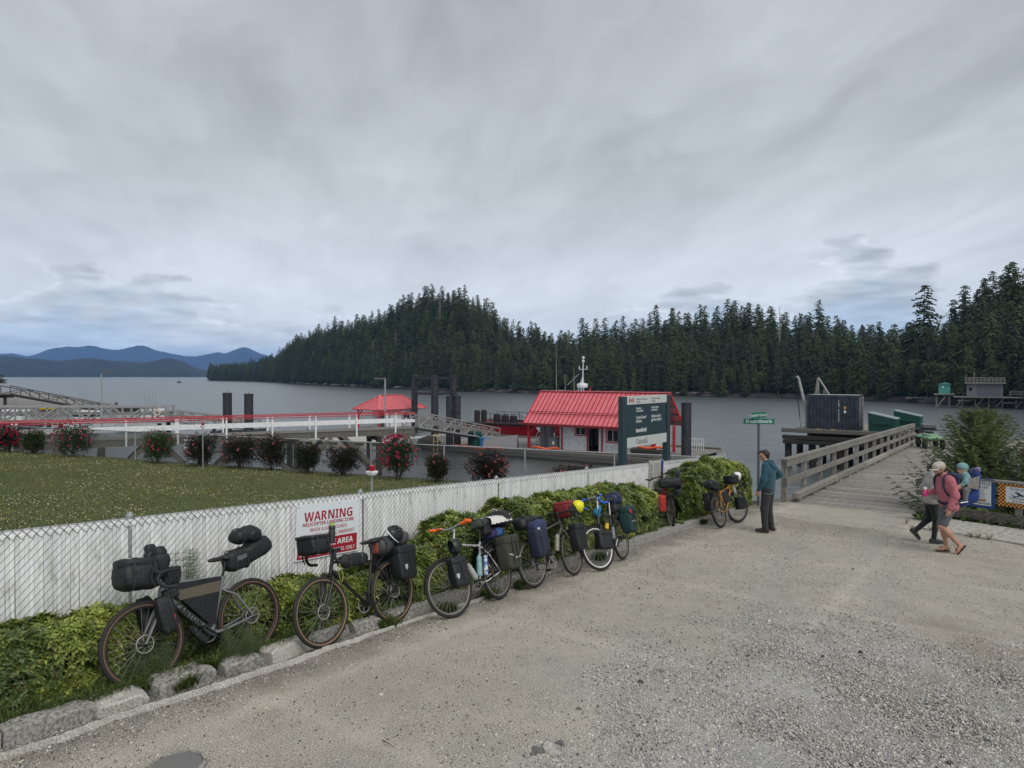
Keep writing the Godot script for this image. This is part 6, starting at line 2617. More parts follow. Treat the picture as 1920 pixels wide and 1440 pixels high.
# ==================================================================== buildings across the water
func build_far_buildings():
	var o := base_thing("green_pump_shed", "small green shed on a stilted platform across the inlet", "shed", V(-5.0, 2.6, -173.5))
	var b := MB.new()
	b.box(V(-5.0, 3.85, -173.5), V(2.0, 2.0, 2.2))
	wp(o, "wall", b, mat(0.06, 0.26, 0.21, 0.6))
	var rf := MB.new()
	rf.slab(PackedVector2Array([Vector2(-1.25, 4.8), Vector2(1.25, 4.8), Vector2(0, 5.25)]), -1.3, 1.3, V(-5.0, 0, -173.5))
	wp(o, "roof", rf, mat(0.06, 0.24, 0.20, 0.6))
	var vent := MB.new()
	vent.box(V(-5.2, 4.25, -172.37), V(0.25, 0.4, 0.06))
	wp(o, "vent", vent, M.white_paint)
	var pf := base_thing("stilted_pier", "long stilted pier joining the green shed and the grey boathouse across the inlet", "pier", V(0, 0, -173))
	var d := MB.new()
	d.box(V(-5.0, 2.72, -173.4), V(3.6, 0.26, 3.4))
	wp(pf, "deck", d, M.grey_wood)
	var d2 := MB.new()
	d2.box(V(12.0, 2.3, -171.5), V(30.4, 0.26, 2.6))
	wp(pf, "deck", d2, M.grey_wood)
	for q in 14:
		var x := -6.4 + q * 2.3
		for zz in [-172.2, -174.4]:
			var p := MB.new()
			p.tube([V(x, 2.3, zz), V(x, -1.0, zz)], 0.13, 6)
			wp(pf, "stilt", p, M.grey_wood)
	for q in 6:
		var p := MB.new()
		var x := -6.2 + q * 3.4
		p.bar(V(x, 0.2, -172.0), V(x + 1.5, 2.3, -172.0), 0.12, 0.16)
		wp(pf, "brace", p, M.bark_pale)
	for yy in [2.9, 3.25, 3.55]:
		var p := MB.new()
		p.bar(V(6.2, yy, -170.3), V(27.0, yy, -170.3), 0.06, 0.09)
		wp(pf, "rail", p, M.grey_wood)
	for q in 12:
		var p := MB.new()
		p.box(V(6.4 + q * 1.8, 3.0, -170.3), V(0.1, 1.1, 0.1))
		wp(pf, "rail_post", p, M.grey_wood)
	var h := base_thing("grey_boathouse", "low grey flat-roofed boathouse with a railed roof deck across the inlet", "boathouse", V(1.9, 2.4, -172.0))
	var w := MB.new()
	w.box(V(0.0, 3.75, -172.0), V(1.9, 2.6, 3.2))
	w.box(V(3.1, 3.75, -172.0), V(4.2, 2.6, 3.1))
	wp(h, "wall", w, mat(0.14, 0.145, 0.16, 0.7))
	var dr := MB.new()
	dr.box(V(3.1, 3.5, -170.42), V(3.7, 1.9, 0.06))
	wp(h, "shutter", dr, mat(0.11, 0.11, 0.125, 0.7))
	var wi := MB.new()
	wi.box(V(-0.25, 3.9, -170.38), V(0.5, 0.6, 0.05))
	wp(h, "window", wi, M.dark_glass)
	var rt := MB.new()
	rt.box(V(2.2, 5.15, -171.9), V(7.0, 0.22, 4.2))
	wp(h, "roof_deck", rt, M.grey_wood)
	for q in 11:
		var p := MB.new()
		p.box(V(-1.1 + q * 0.66, 5.75, -169.9), V(0.09, 1.0, 0.09))
		wp(h, "rail_post", p, M.bark_pale)
	for yy in [5.6, 5.95, 6.25]:
		var p := MB.new()
		p.bar(V(-1.2, yy, -169.86), V(5.6, yy, -169.86), 0.05, 0.1)
		wp(h, "rail", p, M.bark_pale)
	var po := MB.new()
	po.tube([V(0.35, 5.2, -170.2), V(0.35, 7.4, -170.2)], 0.06, 6)
	wp(h, "pole", po, M.bark_pale)
	# roof of a cabin between the trees
	var cb := base_thing("hidden_cabin", "pale roof edge of a cabin among the trees across the inlet", "cabin", V(-12.0, 6, -212))
	var r2 := MB.new()
	r2.box(V(-12.4, 10.4, -209.5), V(4.2, 0.35, 3.0))
	wp(cb, "roof", r2, mat(0.4, 0.33, 0.25, 0.7))
	var r3 := MB.new()
	r3.box(V(-12.4, 9.0, -210.5), V(3.6, 2.6, 2.6))
	wp(cb, "wall", r3, mat(0.1, 0.08, 0.06, 0.8))

# ==================================================================== bicycles
# local axes of a bicycle: x forward, y up, z to the rider's right; origin under the rear axle on the ground
var bike_xf := Transform3D()
var steer := Transform3D()

func wheel(o: Node3D, called: String, ctr: Vector3, r: float, tyre_r: float, side: Material, rim_m: Material, disc: bool, xf: Transform3D, spokes := 28):
	var w := Node3D.new()
	w.name = called
	o.add_child(w, true)
	w.transform = xf * Transform3D(Basis(), ctr)
	var b := MB.new()
	b.ring(Vector3.ZERO, Basis(), r - tyre_r, tyre_r, 56, 10)
	part(w, "tyre", b, M.rubber)
	if side:
		var s := MB.new()
		for z in [-1, 1]:
			s.ring(V(0, 0, z * tyre_r * 0.62), Basis(), r - tyre_r * 1.65, tyre_r * 0.46, 56, 6, 0.72)
		part(w, "sidewall", s, side)
	var rm := MB.new()
	rm.ring(Vector3.ZERO, Basis(), r - tyre_r * 2.0 - 0.008, 0.0115, 56, 6, 1.05)
	part(w, "rim", rm, rim_m)
	var sp := MB.new()
	var rr := r - tyre_r * 2.0 - 0.012
	for k in spokes:
		var a := TAU * k / spokes
		var z := 0.028 if k % 2 == 0 else -0.028
		var lead := 0.42 if (k / 2) % 2 == 0 else -0.42
		sp.tube([V(cos(a + lead) * 0.024, sin(a + lead) * 0.024, z), V(cos(a) * rr, sin(a) * rr, 0)], 0.0021, 3, false)
	var so := part(w, "spoke_set", sp, M.spoke)
	var h := MB.new()
	h.lathe(Vector3.ZERO, Basis(Vector3.RIGHT, Vector3.BACK, Vector3.DOWN), [Vector2(0.012, -0.055), Vector2(0.026, -0.045), Vector2(0.026, -0.03), Vector2(0.015, -0.025), Vector2(0.015, 0.025), Vector2(0.026, 0.03), Vector2(0.026, 0.045), Vector2(0.012, 0.055)], 12)
	part(w, "hub", h, M.black)
	if disc:
		var d := MB.new()
		d.ring(V(0, 0, -0.042), Basis(), 0.073, 0.0075, 32, 4, 0.15)
		for k in 7:
			var a := TAU * k / 7.0
			d.bar(V(cos(a) * 0.02, sin(a) * 0.02, -0.042), V(cos(a + 0.5) * 0.07, sin(a + 0.5) * 0.07, -0.042), 0.002, 0.006, Vector3.BACK)
		part(w, "brake_disc", d, M.disc)

func bicycle(label: String, front: Vector3, rear: Vector3, lean: float, opt: Dictionary) -> Node3D:
	var r: float = opt.get("r", 0.355)
	var tr: float = opt.get("tyre", 0.022)
	var f := front - rear
	var wb := f.length()
	f = f.normalized()
	var right := f.cross(Vector3.UP).normalized()
	var up := right.cross(f)
	# lean about the line through both contact points, towards the fence (-x)
	var toward := 1.0 if right.x < 0.0 else -1.0
	var bs := Basis(f, lean * toward) * Basis(f, up, right)
	bike_xf = Transform3D(bs, rear)
	var o := thing("touring_bicycle", label, "bicycle", Vector3.ZERO, 0.0, "loaded bicycles leaning along the hedge")
	o.transform = bike_xf
	var frame_m: Material = opt.frame
	var R := V(0, r, 0)
	var F := V(wb, r, 0)
	var BB := V(0.425, r - 0.065, 0)
	var ST := BB + V(-0.138, 0.47, 0)
	var ha := deg_to_rad(71.5)
	var hd := V(-cos(ha), sin(ha), 0)
	var C := F + V(-sin(ha) * 0.048, -cos(ha) * 0.048, 0) + hd * 0.40
	var H := C + hd * float(opt.get("head", 0.15))
	steer = Transform3D(Basis(), C) * Transform3D(Basis(hd, opt.get("turn", 0.0)), Vector3.ZERO) * Transform3D(Basis(), -C)
	var fat: float = opt.get("fat", 1.0)
	# frame
	var b := MB.new()
	b.tube([C + hd * 0.03, BB], 0.019 * fat, 10)
	b.tube([H - hd * 0.03, ST + V(0.006, -0.02, 0)], 0.0155 * fat, 10)
	b.tube([BB, ST + (ST - BB).normalized() * 0.03], 0.015 * fat, 10)
	b.tube([C - hd * 0.005, H + hd * 0.01], 0.021 * fat, 10)
	for s in [-1, 1]:
		b.tube([BB + V(-0.02, 0, 0.02 * s), BB + V(-0.12, 0.005, 0.042 * s), R + V(0.015, 0, 0.062 * s)], [0.011 * fat, 0.010 * fat, 0.009], 8)
		b.tube([ST + V(0, -0.035 if fat < 1.3 else -0.10, 0.016 * s), ST.lerp(R, 0.4) + V(0, 0, 0.045 * s), R + V(0, 0, 0.062 * s)], 0.0078 * fat, 8)
	b.lathe(BB, Basis(Vector3.RIGHT, Vector3.BACK, Vector3.DOWN), [Vector2(0.001, -0.036), Vector2(0.022, -0.035), Vector2(0.022, 0.035), Vector2(0.001, 0.036)], 12)
	part(o, "frame", b, frame_m)
	# fork, stem, bars turn together
	var fk := MB.new()
	fk.tube([C, C - hd * 0.02 + V(0, -0.01, 0)], 0.022, 8)
	for s in [-1, 1]:
		fk.tube([C + V(0, -0.012, 0.01 * s), C + V(0.012, -0.06, 0.05 * s), C.lerp(F, 0.55) + V(-0.012, 0, 0.055 * s), F + V(0, 0, 0.056 * s)], [0.016, 0.015, 0.013, 0.010], 8)
	part(o, "fork", fk, opt.get("fork", frame_m), steer)
	wheel(o, "front_wheel", F, r, tr, opt.get("side", null), opt.get("rim_front", M.rim), opt.get("disc", true), steer)
	wheel(o, "rear_wheel", R, r, tr, opt.get("side", null), opt.get("rim", M.rim), opt.get("disc", true), Transform3D())
	var stm := MB.new()
	var bar := H + hd * float(opt.get("rise", 0.07)) + V(0.075, 0.015, 0)
	stm.tube([H, H + hd * float(opt.get("rise", 0.07))], 0.016, 8)
	stm.tube([H + hd * (float(opt.get("rise", 0.07)) - 0.01), bar], 0.015, 8)
	part(o, "stem", stm, opt.get("stem", M.black), steer)
	var hb := MB.new()
	var grip := MB.new()
	if opt.get("drop", true):
		for s in [-1, 1]:
			hb.tube([bar, bar + V(0, 0, 0.1 * s), bar + V(0.005, 0, 0.19 * s)], 0.013, 8)
			grip.tube(path_curve([bar + V(0.005, 0, 0.13 * s), bar + V(0.01, 0, 0.2 * s), bar + V(0.06, 0.0, 0.215 * s), bar + V(0.10, -0.03, 0.22 * s), bar + V(0.105, -0.075, 0.225 * s), bar + V(0.06, -0.125, 0.235 * s), bar + V(-0.04, -0.14, 0.245 * s)], 4), 0.0165, 8)
			# brake hood and lever
			var hd2 := MB.new()
			hd2.tube([bar + V(0.08, -0.005, 0.217 * s), bar + V(0.125, 0.012, 0.217 * s), bar + V(0.155, 0.045, 0.217 * s)], [0.019, 0.019, 0.015], 8)
			hd2.tube([bar + V(0.145, 0.02, 0.217 * s), bar + V(0.16, -0.04, 0.22 * s), bar + V(0.135, -0.11, 0.225 * s)], [0.009, 0.008, 0.006], 6)
			part(o, "brake_lever", hd2, M.black, steer)
	else:
		hb.tube([bar + V(-0.07, 0.03, -0.33), bar + V(-0.03, 0.03, -0.2), bar + V(0, 0.0, -0.05), bar + V(0, 0.0, 0.05), bar + V(-0.03, 0.03, 0.2), bar + V(-0.07, 0.03, 0.33)], 0.013, 8)
		for s in [-1, 1]:
			grip.tube([bar + V(-0.035, 0.03, 0.2 * s), bar + V(-0.075, 0.033, 0.345 * s)], 0.021, 10)
			grip.tube([bar + V(-0.075, 0.033, 0.345 * s), bar + V(0.03, 0.05, 0.36 * s)], 0.019, 8)
			var lv := MB.new()
			lv.tube([bar + V(-0.02, 0.02, 0.15 * s), bar + V(0.03, 0.0, 0.2 * s), bar + V(0.0, -0.01, 0.3 * s)], 0.007, 6)
			part(o, "brake_lever", lv, M.black, steer)
	part(o, "handlebar", hb, opt.get("stem", M.black), steer)
	part(o, "grip", grip, opt.get("grip", M.black), steer)
	# saddle
	var sp := MB.new()
	var seat := ST + (ST - BB).normalized() * float(opt.get("post", 0.17))
	sp.tube([ST, seat], 0.0135, 8)
	part(o, "seat_post", sp, opt.get("post_m", M.black))
	var sd := MB.new()
	sd.pillow(seat + V(-0.045, 0.035, 0), V(0.10, 0.03, 0.072), 0.8)
	sd.pillow(seat + V(0.075, 0.032, 0), V(0.115, 0.022, 0.028), 0.8)
	part(o, "saddle", sd, M.black)
	# drive train on the right side
	var ch := MB.new()
	ch.ring(BB + V(0, 0, 0.045), Basis(), 0.085, 0.010, 36, 4, 0.25)
	for k in 5:
		var a := TAU * k / 5.0
		ch.bar(BB + V(0, 0, 0.045), BB + V(cos(a) * 0.08, sin(a) * 0.08, 0.045), 0.006, 0.014, Vector3.BACK)
	part(o, "chainring", ch, M.disc)
	var ca := MB.new()
	for k in 5:
		ca.ring(R + V(0, 0, 0.028 + k * 0.006), Basis(), 0.058 - k * 0.008, 0.006, 24, 4, 0.3)
	part(o, "cassette", ca, M.disc)
	var cn := MB.new()
	cn.tube([BB + V(0, 0.09, 0.045), R + V(0, 0.045, 0.04)], 0.0045, 4, false)
	cn.tube([BB + V(0, -0.09, 0.045), R + V(0.04, -0.11, 0.045)], 0.0045, 4, false)
	part(o, "chain", cn, M.rubber)
	var de := MB.new()
	de.cham(R + V(0.02, -0.075, 0.055), V(0.035, 0.10, 0.02), 0.006)
	part(o, "derailleur", de, M.black)
	var ang: float = opt.get("crank", 0.6)
	for s in [-1, 1]:
		var d: Vector3 = V(cos(ang), sin(ang), 0) * s * -1.0
		var cr := MB.new()
		cr.tube([BB + V(0, 0, 0.065 * s), BB + d * 0.17 + V(0, 0, 0.078 * s)], [0.013, 0.010], 8)
		part(o, "crank", cr, opt.get("crank_m", M.black))
		var pd := MB.new()
		pd.cham(BB + d * 0.17 + V(0, 0, 0.125 * s), V(0.095, 0.022, 0.075), 0.006)
		part(o, "pedal", pd, M.black)
	# racks
	if opt.get("rear_rack", false):
		var rk := MB.new()
		var y := 2.0 * r + 0.06
		for s in [-1, 1]:
			rk.tube([V(0.14, y, 0.05 * s), V(-0.26, y, 0.055 * s)], 0.006, 6)
			for x in [0.05, -0.08, -0.16]:
				rk.tube([V(x, y, 0.055 * s), R + V(0, 0.02, 0.075 * s)], 0.005, 6)
			rk.tube([V(0.14, y, 0.05 * s), ST + V(-0.03, -0.08, 0.02 * s)], 0.005, 6)
		rk.tube([V(-0.26, y, -0.055), V(-0.26, y, 0.055)], 0.006, 6)
		part(o, "rear_rack", rk, M.black)
	if opt.get("front_rack", false):
		var rk := MB.new()
		for s in [-1, 1]:
			rk.tube([F + V(0, 0, 0.075 * s), F + V(-0.08, 0.26, 0.085 * s), F + V(0.12, 0.27, 0.085 * s), F + V(0.0, 0.0, 0.075 * s)], 0.005, 6)
		part(o, "front_rack", rk, M.rack, steer)
	if opt.get("guard", false):
		for e in [[F, 0.0, 2.6, true], [R, 0.2, 3.1, false]]:
			var g := MB.new()
			var pts := PackedVector3Array()
			for k in 19:
				var a: float = lerpf(e[1], e[2], k / 18.0)
				for q in 5:
					var t := (q - 2) / 2.0
					pts.append(e[0] + V(cos(a), sin(a), 0) * (r + 0.018 - 0.012 * t * t) + V(0, 0, t * 0.028))
			g.sheet(pts, 19, 5)
			part(o, "mudguard", g, M.black, steer if e[3] else Transform3D())
	return o

# luggage: top-level, placed in the axes of the bicycle built last
func bag(called: String, label: String, parts: Array, turned := false, category := "bag", group := "luggage on the bicycles"):
	# parts: [name, centre, half size, boxiness, material, tilt(z-axis), taper]
	var xf := bike_xf * (steer if turned else Transform3D())
	var c0: Vector3 = parts[0][1]
	var o := thing(called, label, category, Vector3.ZERO, 0.0, group)
	o.transform = xf * Transform3D(Basis(), c0)
	for p in parts:
		var b := MB.new()
		var tap: Vector2 = p[6] if p.size() > 6 else Vector2(1, 1)
		b.pillow(p[1] - c0, p[2], p[3], Basis(Vector3.BACK, p[5]) if p.size() > 5 else Basis(), M.crumple, 0.022, tap, 28, 18)
		part(o, p[0], b, p[4])
	# webbing round the first piece
	var h: Vector3 = parts[0][2]
	var e: float = parts[0][3]
	var rot := Basis(Vector3.BACK, parts[0][5]) if parts[0].size() > 5 else Basis()
	if h.x > 0.07:
		for s in [-0.52, 0.5]:
			var path := []
			for k in 18:
				var a := TAU * k / 18.0
				path.append(rot * V(h.x * s, signf(sin(a)) * pow(absf(sin(a)), e) * h.y * 1.025, signf(cos(a)) * pow(absf(cos(a)), e) * h.z * 1.025))
			var st := MB.new()
			st.tube(path, 0.0065, 5, false, true)
			var sp := part(o, "strap", st, M.webbing)
			var bk := MB.new()
			bk.cham(rot * V(h.x * s, h.y * 0.25, -h.z * 1.03), V(0.026, 0.036, 0.010), 0.003, rot)
			bk.cham(rot * V(h.x * s, h.y * 0.25, h.z * 1.03), V(0.026, 0.036, 0.010), 0.003, rot)
			part(sp, "buckle", bk, M.black)
	return o

func pannier(label: String, ctr: Vector3, h: Vector3, m: Material, extra := {}, turned := false):
	var o := thing("pannier", label, "pannier", Vector3.ZERO, 0.0, "luggage on the bicycles")
	o.transform = bike_xf * (steer if turned else Transform3D()) * Transform3D(Basis(), ctr) * Transform3D(Basis(Vector3.BACK, extra.get("tilt", 0.0)), Vector3.ZERO)
	var s := signf(ctr.z)
	var b := MB.new()
	b.pillow(V(0, -h.y * 0.12, 0), V(h.x, h.y * 0.88, h.z), 0.34, Basis(), M.crumple, 0.02, Vector2(1.12, 1.0), 28, 18)
	part(o, "body", b, m)
	var f := MB.new()
	f.pillow(V(0, h.y * 0.78, s * 0.006), V(h.x * 1.12, h.y * 0.26, h.z * 1.06), 0.42, Basis(), M.crumple, 0.010)
	part(o, "top_roll", f, extra.get("flap", m))
	for x in extra.get("straps", [0.0]):
		var st := MB.new()
		st.tube([V(x, h.y * 0.9, s * h.z * 1.1), V(x, h.y * 0.4, s * h.z * 1.06), V(x, -h.y * 0.5, s * h.z * 1.04), V(x, -h.y * 0.9, s * h.z * 0.8)], 0.009, 5)
		part(o, "strap", st, M.black)
	if extra.has("patch"):
		var p := MB.new()
		p.slab(PackedVector2Array([Vector2(-0.022, 0.03), Vector2(0.022, 0.03), Vector2(0.02, -0.005), Vector2(0, -0.035), Vector2(-0.02, -0.005)]), s * (h.z * 1.0 - 0.004), s * (h.z * 1.0 + 0.006), V(extra.patch, -h.y * 0.25, 0))
		part(o, "reflector", p, M.reflect)
	if extra.has("band"):
		for e in extra.band:
			var p := MB.new()
			p.box(V(e[0], e[1], s * h.z * 1.0), V(e[2], 0.016, 0.008), Basis(Vector3.BACK, e[3]))
			part(o, "reflective_band", p, M.reflect)
	return o

func helmet(label: String, ctr: Vector3, bs: Basis, m: Material, vent: Material, rim: Material = null):
	var o := thing("helmet", label, "helmet", Vector3.ZERO, 0.0, "helmets hung on the bicycles")
	o.transform = bike_xf * Transform3D(bs, ctr)
	var pts := PackedVector3Array()
	for j in 11:
		var a := lerpf(-0.22, PI / 2, j / 10.0)
		for i in 26:
			var g := TAU * i / 26.0
			pts.append(V(cos(g) * cos(a) * 0.135, sin(a) * 0.105 * (1.0 - 0.10 * cos(g)), sin(g) * cos(a) * 0.102))
	var b := MB.new()
	b.sheet(pts, 11, 26, true)
	part(o, "shell", b, m)
	for q in [[0.9, 0.0], [0.9, 0.55], [0.9, -0.55], [0.35, 0.3], [0.35, -0.3], [0.5, 0.85], [0.5, -0.85], [-0.1, 0.0]]:
		var v := MB.new()
		var el: float = 0.75 + 0.35 * q[0] if q[0] > 0.6 else 0.62
		var az: float = q[1] * 1.6 + (0.0 if q[0] > 0.6 else (PI if q[0] > 0.45 else 0.0))
		var d := V(cos(az) * cos(el) * 0.135, sin(el) * 0.104, sin(az) * cos(el) * 0.102)
		v.pillow(d, V(0.030, 0.007, 0.009), 0.7, Basis(Quaternion(Vector3.UP, V(d.x, d.y * 1.5, d.z * 1.5).normalized())), null, 0.0, Vector2(1, 1), 12, 6)
		part(o, "vent", v, vent)  # dark raised piece, painted for the shade inside an open vent hole
	if rim:
		var r := MB.new()
		var path := []
		for i in 26:
			var g := TAU * i / 26.0
			path.append(V(cos(g) * 0.133, -0.018, sin(g) * 0.101))
		r.tube(path, 0.008, 5, false, true)
		part(o, "edge_band", r, rim)
	var st := MB.new()
	st.tube(path_curve([V(0.03, -0.02, 0.095), V(0.0, -0.12, 0.07), V(-0.01, -0.15, 0.0), V(0.0, -0.12, -0.07), V(0.03, -0.02, -0.095)], 4), 0.005, 4)
	part(o, "chin_strap", st, M.black)
	return o

func bottle(label: String, a: Vector3, b: Vector3, m: Material, cap: Material):
	var o := thing("water_bottle", label, "bottle", Vector3.ZERO, 0.0, "bottles on the bicycles")
	var d := (b - a)
	var l := d.length()
	o.transform = bike_xf * Transform3D(Basis(Quaternion(Vector3.UP, d.normalized())), a)
	var p := MB.new()
	p.lathe(Vector3.ZERO, Basis(), [Vector2(0.001, 0), Vector2(0.034, 0.004), Vector2(0.037, 0.02), Vector2(0.037, l * 0.55), Vector2(0.032, l * 0.62), Vector2(0.036, l * 0.70), Vector2(0.034, l * 0.82)], 14)
	part(o, "body", p, m)
	var c := MB.new()
	c.lathe(Vector3.ZERO, Basis(), [Vector2(0.034, l * 0.82), Vector2(0.033, l * 0.9), Vector2(0.014, l * 0.93), Vector2(0.013, l), Vector2(0.001, l + 0.004)], 14)
	part(o, "cap", c, cap)
	return o

func build_bicycles():
	M.crumple = noise(909, 0.55, 4)
	M.spoke = mat(0.26, 0.25, 0.24, 0.45, 0.4)
	M.rim = mat(0.02, 0.02, 0.02, 0.45)
	M.rim_silver = mat(0.42, 0.42, 0.42, 0.35, 0.6)
	M.rim_white = mat(0.72, 0.73, 0.74, 0.4)
	M.disc = mat(0.36, 0.35, 0.33, 0.4, 0.5)
	M.rack = mat(0.24, 0.22, 0.19, 0.5, 0.4)
	M.tan = mat(0.24, 0.145, 0.078, 0.8)
	M.brown = mat(0.15, 0.082, 0.05, 0.8)
	M.reflect = mat(0.42, 0.43, 0.42, 0.4)
	var cord := tmat(ntex(120, 0.05, 4, [[0.2, Color(0.006, 0.0065, 0.009)], [0.6, Color(0.010, 0.011, 0.014)], [0.9, Color(0.02, 0.021, 0.025)]], 256), V(0.3, 0.3, 0.3), 0.6, htex(121, 0.02, 4, 256), 0.35)
	var olive := tmat(ntex(122, 0.05, 4, [[0.2, Color(0.028, 0.030, 0.020)], [0.7, Color(0.046, 0.048, 0.032)]], 256), V(0.3, 0.3, 0.3), 0.85, htex(121, 0.02, 4, 256), 0.35)
	var navy := tmat(ntex(123, 0.05, 4, [[0.2, Color(0.012, 0.016, 0.034)], [0.7, Color(0.024, 0.032, 0.066)]], 256), V(0.3, 0.3, 0.3), 0.85, htex(121, 0.02, 4, 256), 0.35)
	var teal := tmat(ntex(124, 0.05, 4, [[0.2, Color(0.006, 0.028, 0.030)], [0.7, Color(0.012, 0.050, 0.050)]], 256), V(0.3, 0.3, 0.3), 0.8, htex(121, 0.02, 4, 256), 0.35)
	var khaki := mat(0.10, 0.088, 0.064, 0.8)
	M.cord = cord
	M.webbing = mat(0.03, 0.03, 0.032, 0.6)
	var grey_frame := mat(0.155, 0.158, 0.165, 0.42)
	var black_frame := mat(0.011, 0.010, 0.010, 0.3)
	var y := func(z: float, k := 0.0) -> float: return road_y(z) + 0.012 + k
	# ---- 1: grey gravel bicycle
	var fz := -0.74
	var o := bicycle("grey gravel bicycle loaded with black bags, nearest the camera", V(0.77, y.call(fz), fz), V(0.72, y.call(-1.82), -1.82), 0.16, {"frame": grey_frame, "fork": grey_frame, "side": M.brown, "fat": 1.45, "turn": -0.12, "crank": 0.62, "head": 0.16, "tyre": 0.023, "r": 0.362, "rise": 0.06})
	var wbx := 1.08
	# lettering down the lower tube, on the left face
	var c1 := V(0.665, 0.522, -0.034)
	var lm := words(o, "CANYON", c1, 0.052, M.black, 0.0, 1.15, "Droid Sans", 800)
	lm.transform = Transform3D(Basis(Vector3.UP, PI) * Basis(Vector3.BACK, -0.75) * lm.transform.basis, c1)
	bag("handlebar_bag", "big black bag on the front of the nearest, grey bicycle", [["body", V(wbx + 0.02, 0.95, 0), V(0.17, 0.125, 0.16), 0.5, cord, 0.08], ["lid", V(wbx + 0.02, 1.05, 0), V(0.165, 0.05, 0.155), 0.6, cord, 0.10], ["zip", V(wbx + 0.05, 1.085, -0.08), V(0.10, 0.006, 0.006), 0.6, M.reflect, 0.3]], true)
	bag("stem_pouch", "black drawstring pouch behind the handlebar of the nearest bicycle", [["body", V(wbx - 0.16, 1.0, -0.05), V(0.065, 0.11, 0.065), 0.6, cord, 0.0, Vector2(1.15, 1.15)], ["collar", V(wbx - 0.16, 1.12, -0.05), V(0.055, 0.05, 0.055), 0.7, cord]], true)
	bag("stem_pouch", "second black pouch with an open top beside the stem of the nearest bicycle", [["body", V(wbx - 0.15, 1.02, 0.08), V(0.065, 0.12, 0.065), 0.6, cord, 0.0, Vector2(1.15, 1.15)], ["collar", V(wbx - 0.14, 1.15, 0.08), V(0.045, 0.05, 0.045), 0.7, cord]], true)
	bag("fork_bag", "slim black dry bag strapped to the fork of the nearest bicycle", [["body", V(wbx - 0.15, 0.58, -0.125), V(0.075, 0.16, 0.06), 0.5, cord, -0.2], ["top_roll", V(wbx - 0.20, 0.75, -0.12), V(0.07, 0.045, 0.05), 0.5, cord, -0.2], ["tag", V(wbx - 0.20, 0.55, -0.19), V(0.008, 0.022, 0.004), 0.4, M.red_paint, -0.2]], true)
	bag("fork_bag", "black dry bag on the far fork leg of the nearest bicycle", [["body", V(wbx - 0.10, 0.58, 0.125), V(0.075, 0.16, 0.06), 0.5, cord, -0.2]], true)
	bag("top_tube_bag", "black top tube bag with a buckle on the nearest bicycle", [["body", V(0.80, 0.88, 0), V(0.085, 0.065, 0.035), 0.45, cord, -0.05], ["flap", V(0.79, 0.95, 0), V(0.07, 0.018, 0.038), 0.5, cord, -0.05]])
	# frame bag: a triangular body with a khaki stripe
	var fb := thing("frame_bag", "triangular black frame bag with a khaki stripe on the nearest bicycle", "bag", Vector3.ZERO, 0.0, "luggage on the bicycles")
	fb.transform = bike_xf
	var tri := MB.new()
	tri.slab(PackedVector2Array([Vector2(0.31, 0.80), Vector2(0.85, 0.82), Vector2(0.80, 0.74), Vector2(0.445, 0.37), Vector2(0.40, 0.38)]), -0.032, 0.032)
	part(fb, "body", tri, cord)
	var stp := MB.new()
	stp.slab(PackedVector2Array([Vector2(0.325, 0.765), Vector2(0.79, 0.755), Vector2(0.75, 0.665), Vector2(0.345, 0.665)]), -0.036, 0.036)
	part(fb, "stripe", stp, khaki)
	bag("saddle_bag", "long black saddle pack under the saddle of the nearest bicycle", [["body", V(0.11, 0.93, 0), V(0.13, 0.10, 0.085), 0.5, cord, -0.12], ["roll", V(-0.10, 1.0, 0), V(0.17, 0.095, 0.10), 0.55, cord, -0.42], ["panel", V(0.11, 0.95, -0.088), V(0.06, 0.018, 0.004), 0.3, M.alu_dark, -0.18]])
	bag("dry_sack", "lumpy black sack strapped on top of the nearest bicycle's saddle pack", [["body", V(0.01, 1.155, 0), V(0.145, 0.075, 0.10), 0.75, cord, -0.1], ["pocket", V(-0.06, 1.14, -0.07), V(0.08, 0.06, 0.05), 0.8, cord, -0.1]])
	bottle("black bottle slung under the down tube of the nearest bicycle", V(0.50, 0.24, -0.02), V(0.66, 0.41, -0.02), mat(0.03, 0.03, 0.032, 0.25), M.black)
	# ---- 2: black bicycle with tan tyre walls
	fz = -2.38
	o = bicycle("slim black bicycle with tan tyre walls in front of the warning sign", V(1.14, y.call(fz), fz), V(1.08, y.call(-3.46), -3.46), 0.20, {"frame": black_frame, "side": M.tan, "turn": -0.05, "crank": 1.05, "head": 0.14, "rear_rack": true, "front_rack": false, "rise": 0.09, "tyre": 0.022})
	wbx = 1.08
	bag("handlebar_bag", "boxy black handlebar bag with a map window in front of the warning sign", [["body", V(wbx + 0.0, 1.03, 0), V(0.135, 0.09, 0.14), 0.35, cord, 0.02], ["lid", V(wbx + 0.0, 1.115, 0), V(0.14, 0.022, 0.145), 0.4, cord, 0.05], ["map_window", V(wbx + 0.0, 1.137, 0), V(0.10, 0.006, 0.10), 0.3, mat(0.35, 0.35, 0.36, 0.15), 0.05]], true)
	bag("frame_roll", "black cylindrical roll strapped under the top tube of the black bicycle", [["body", V(0.60, 0.80, -0.03), V(0.20, 0.068, 0.07), 0.6, cord, 0.06], ["strap", V(0.70, 0.805, -0.03), V(0.012, 0.072, 0.074), 0.8, M.alu_dark, 0.0], ["strap", V(0.52, 0.795, -0.03), V(0.012, 0.072, 0.074), 0.8, M.alu_dark, 0.0]])
	bottle("black insulated bottle with a lime lid standing behind the black bicycle's handlebar", V(wbx - 0.17, 1.02, -0.06), V(wbx - 0.21, 1.24, -0.06), mat(0.02, 0.02, 0.022, 0.5), mat(0.25, 0.36, 0.06, 0.5))
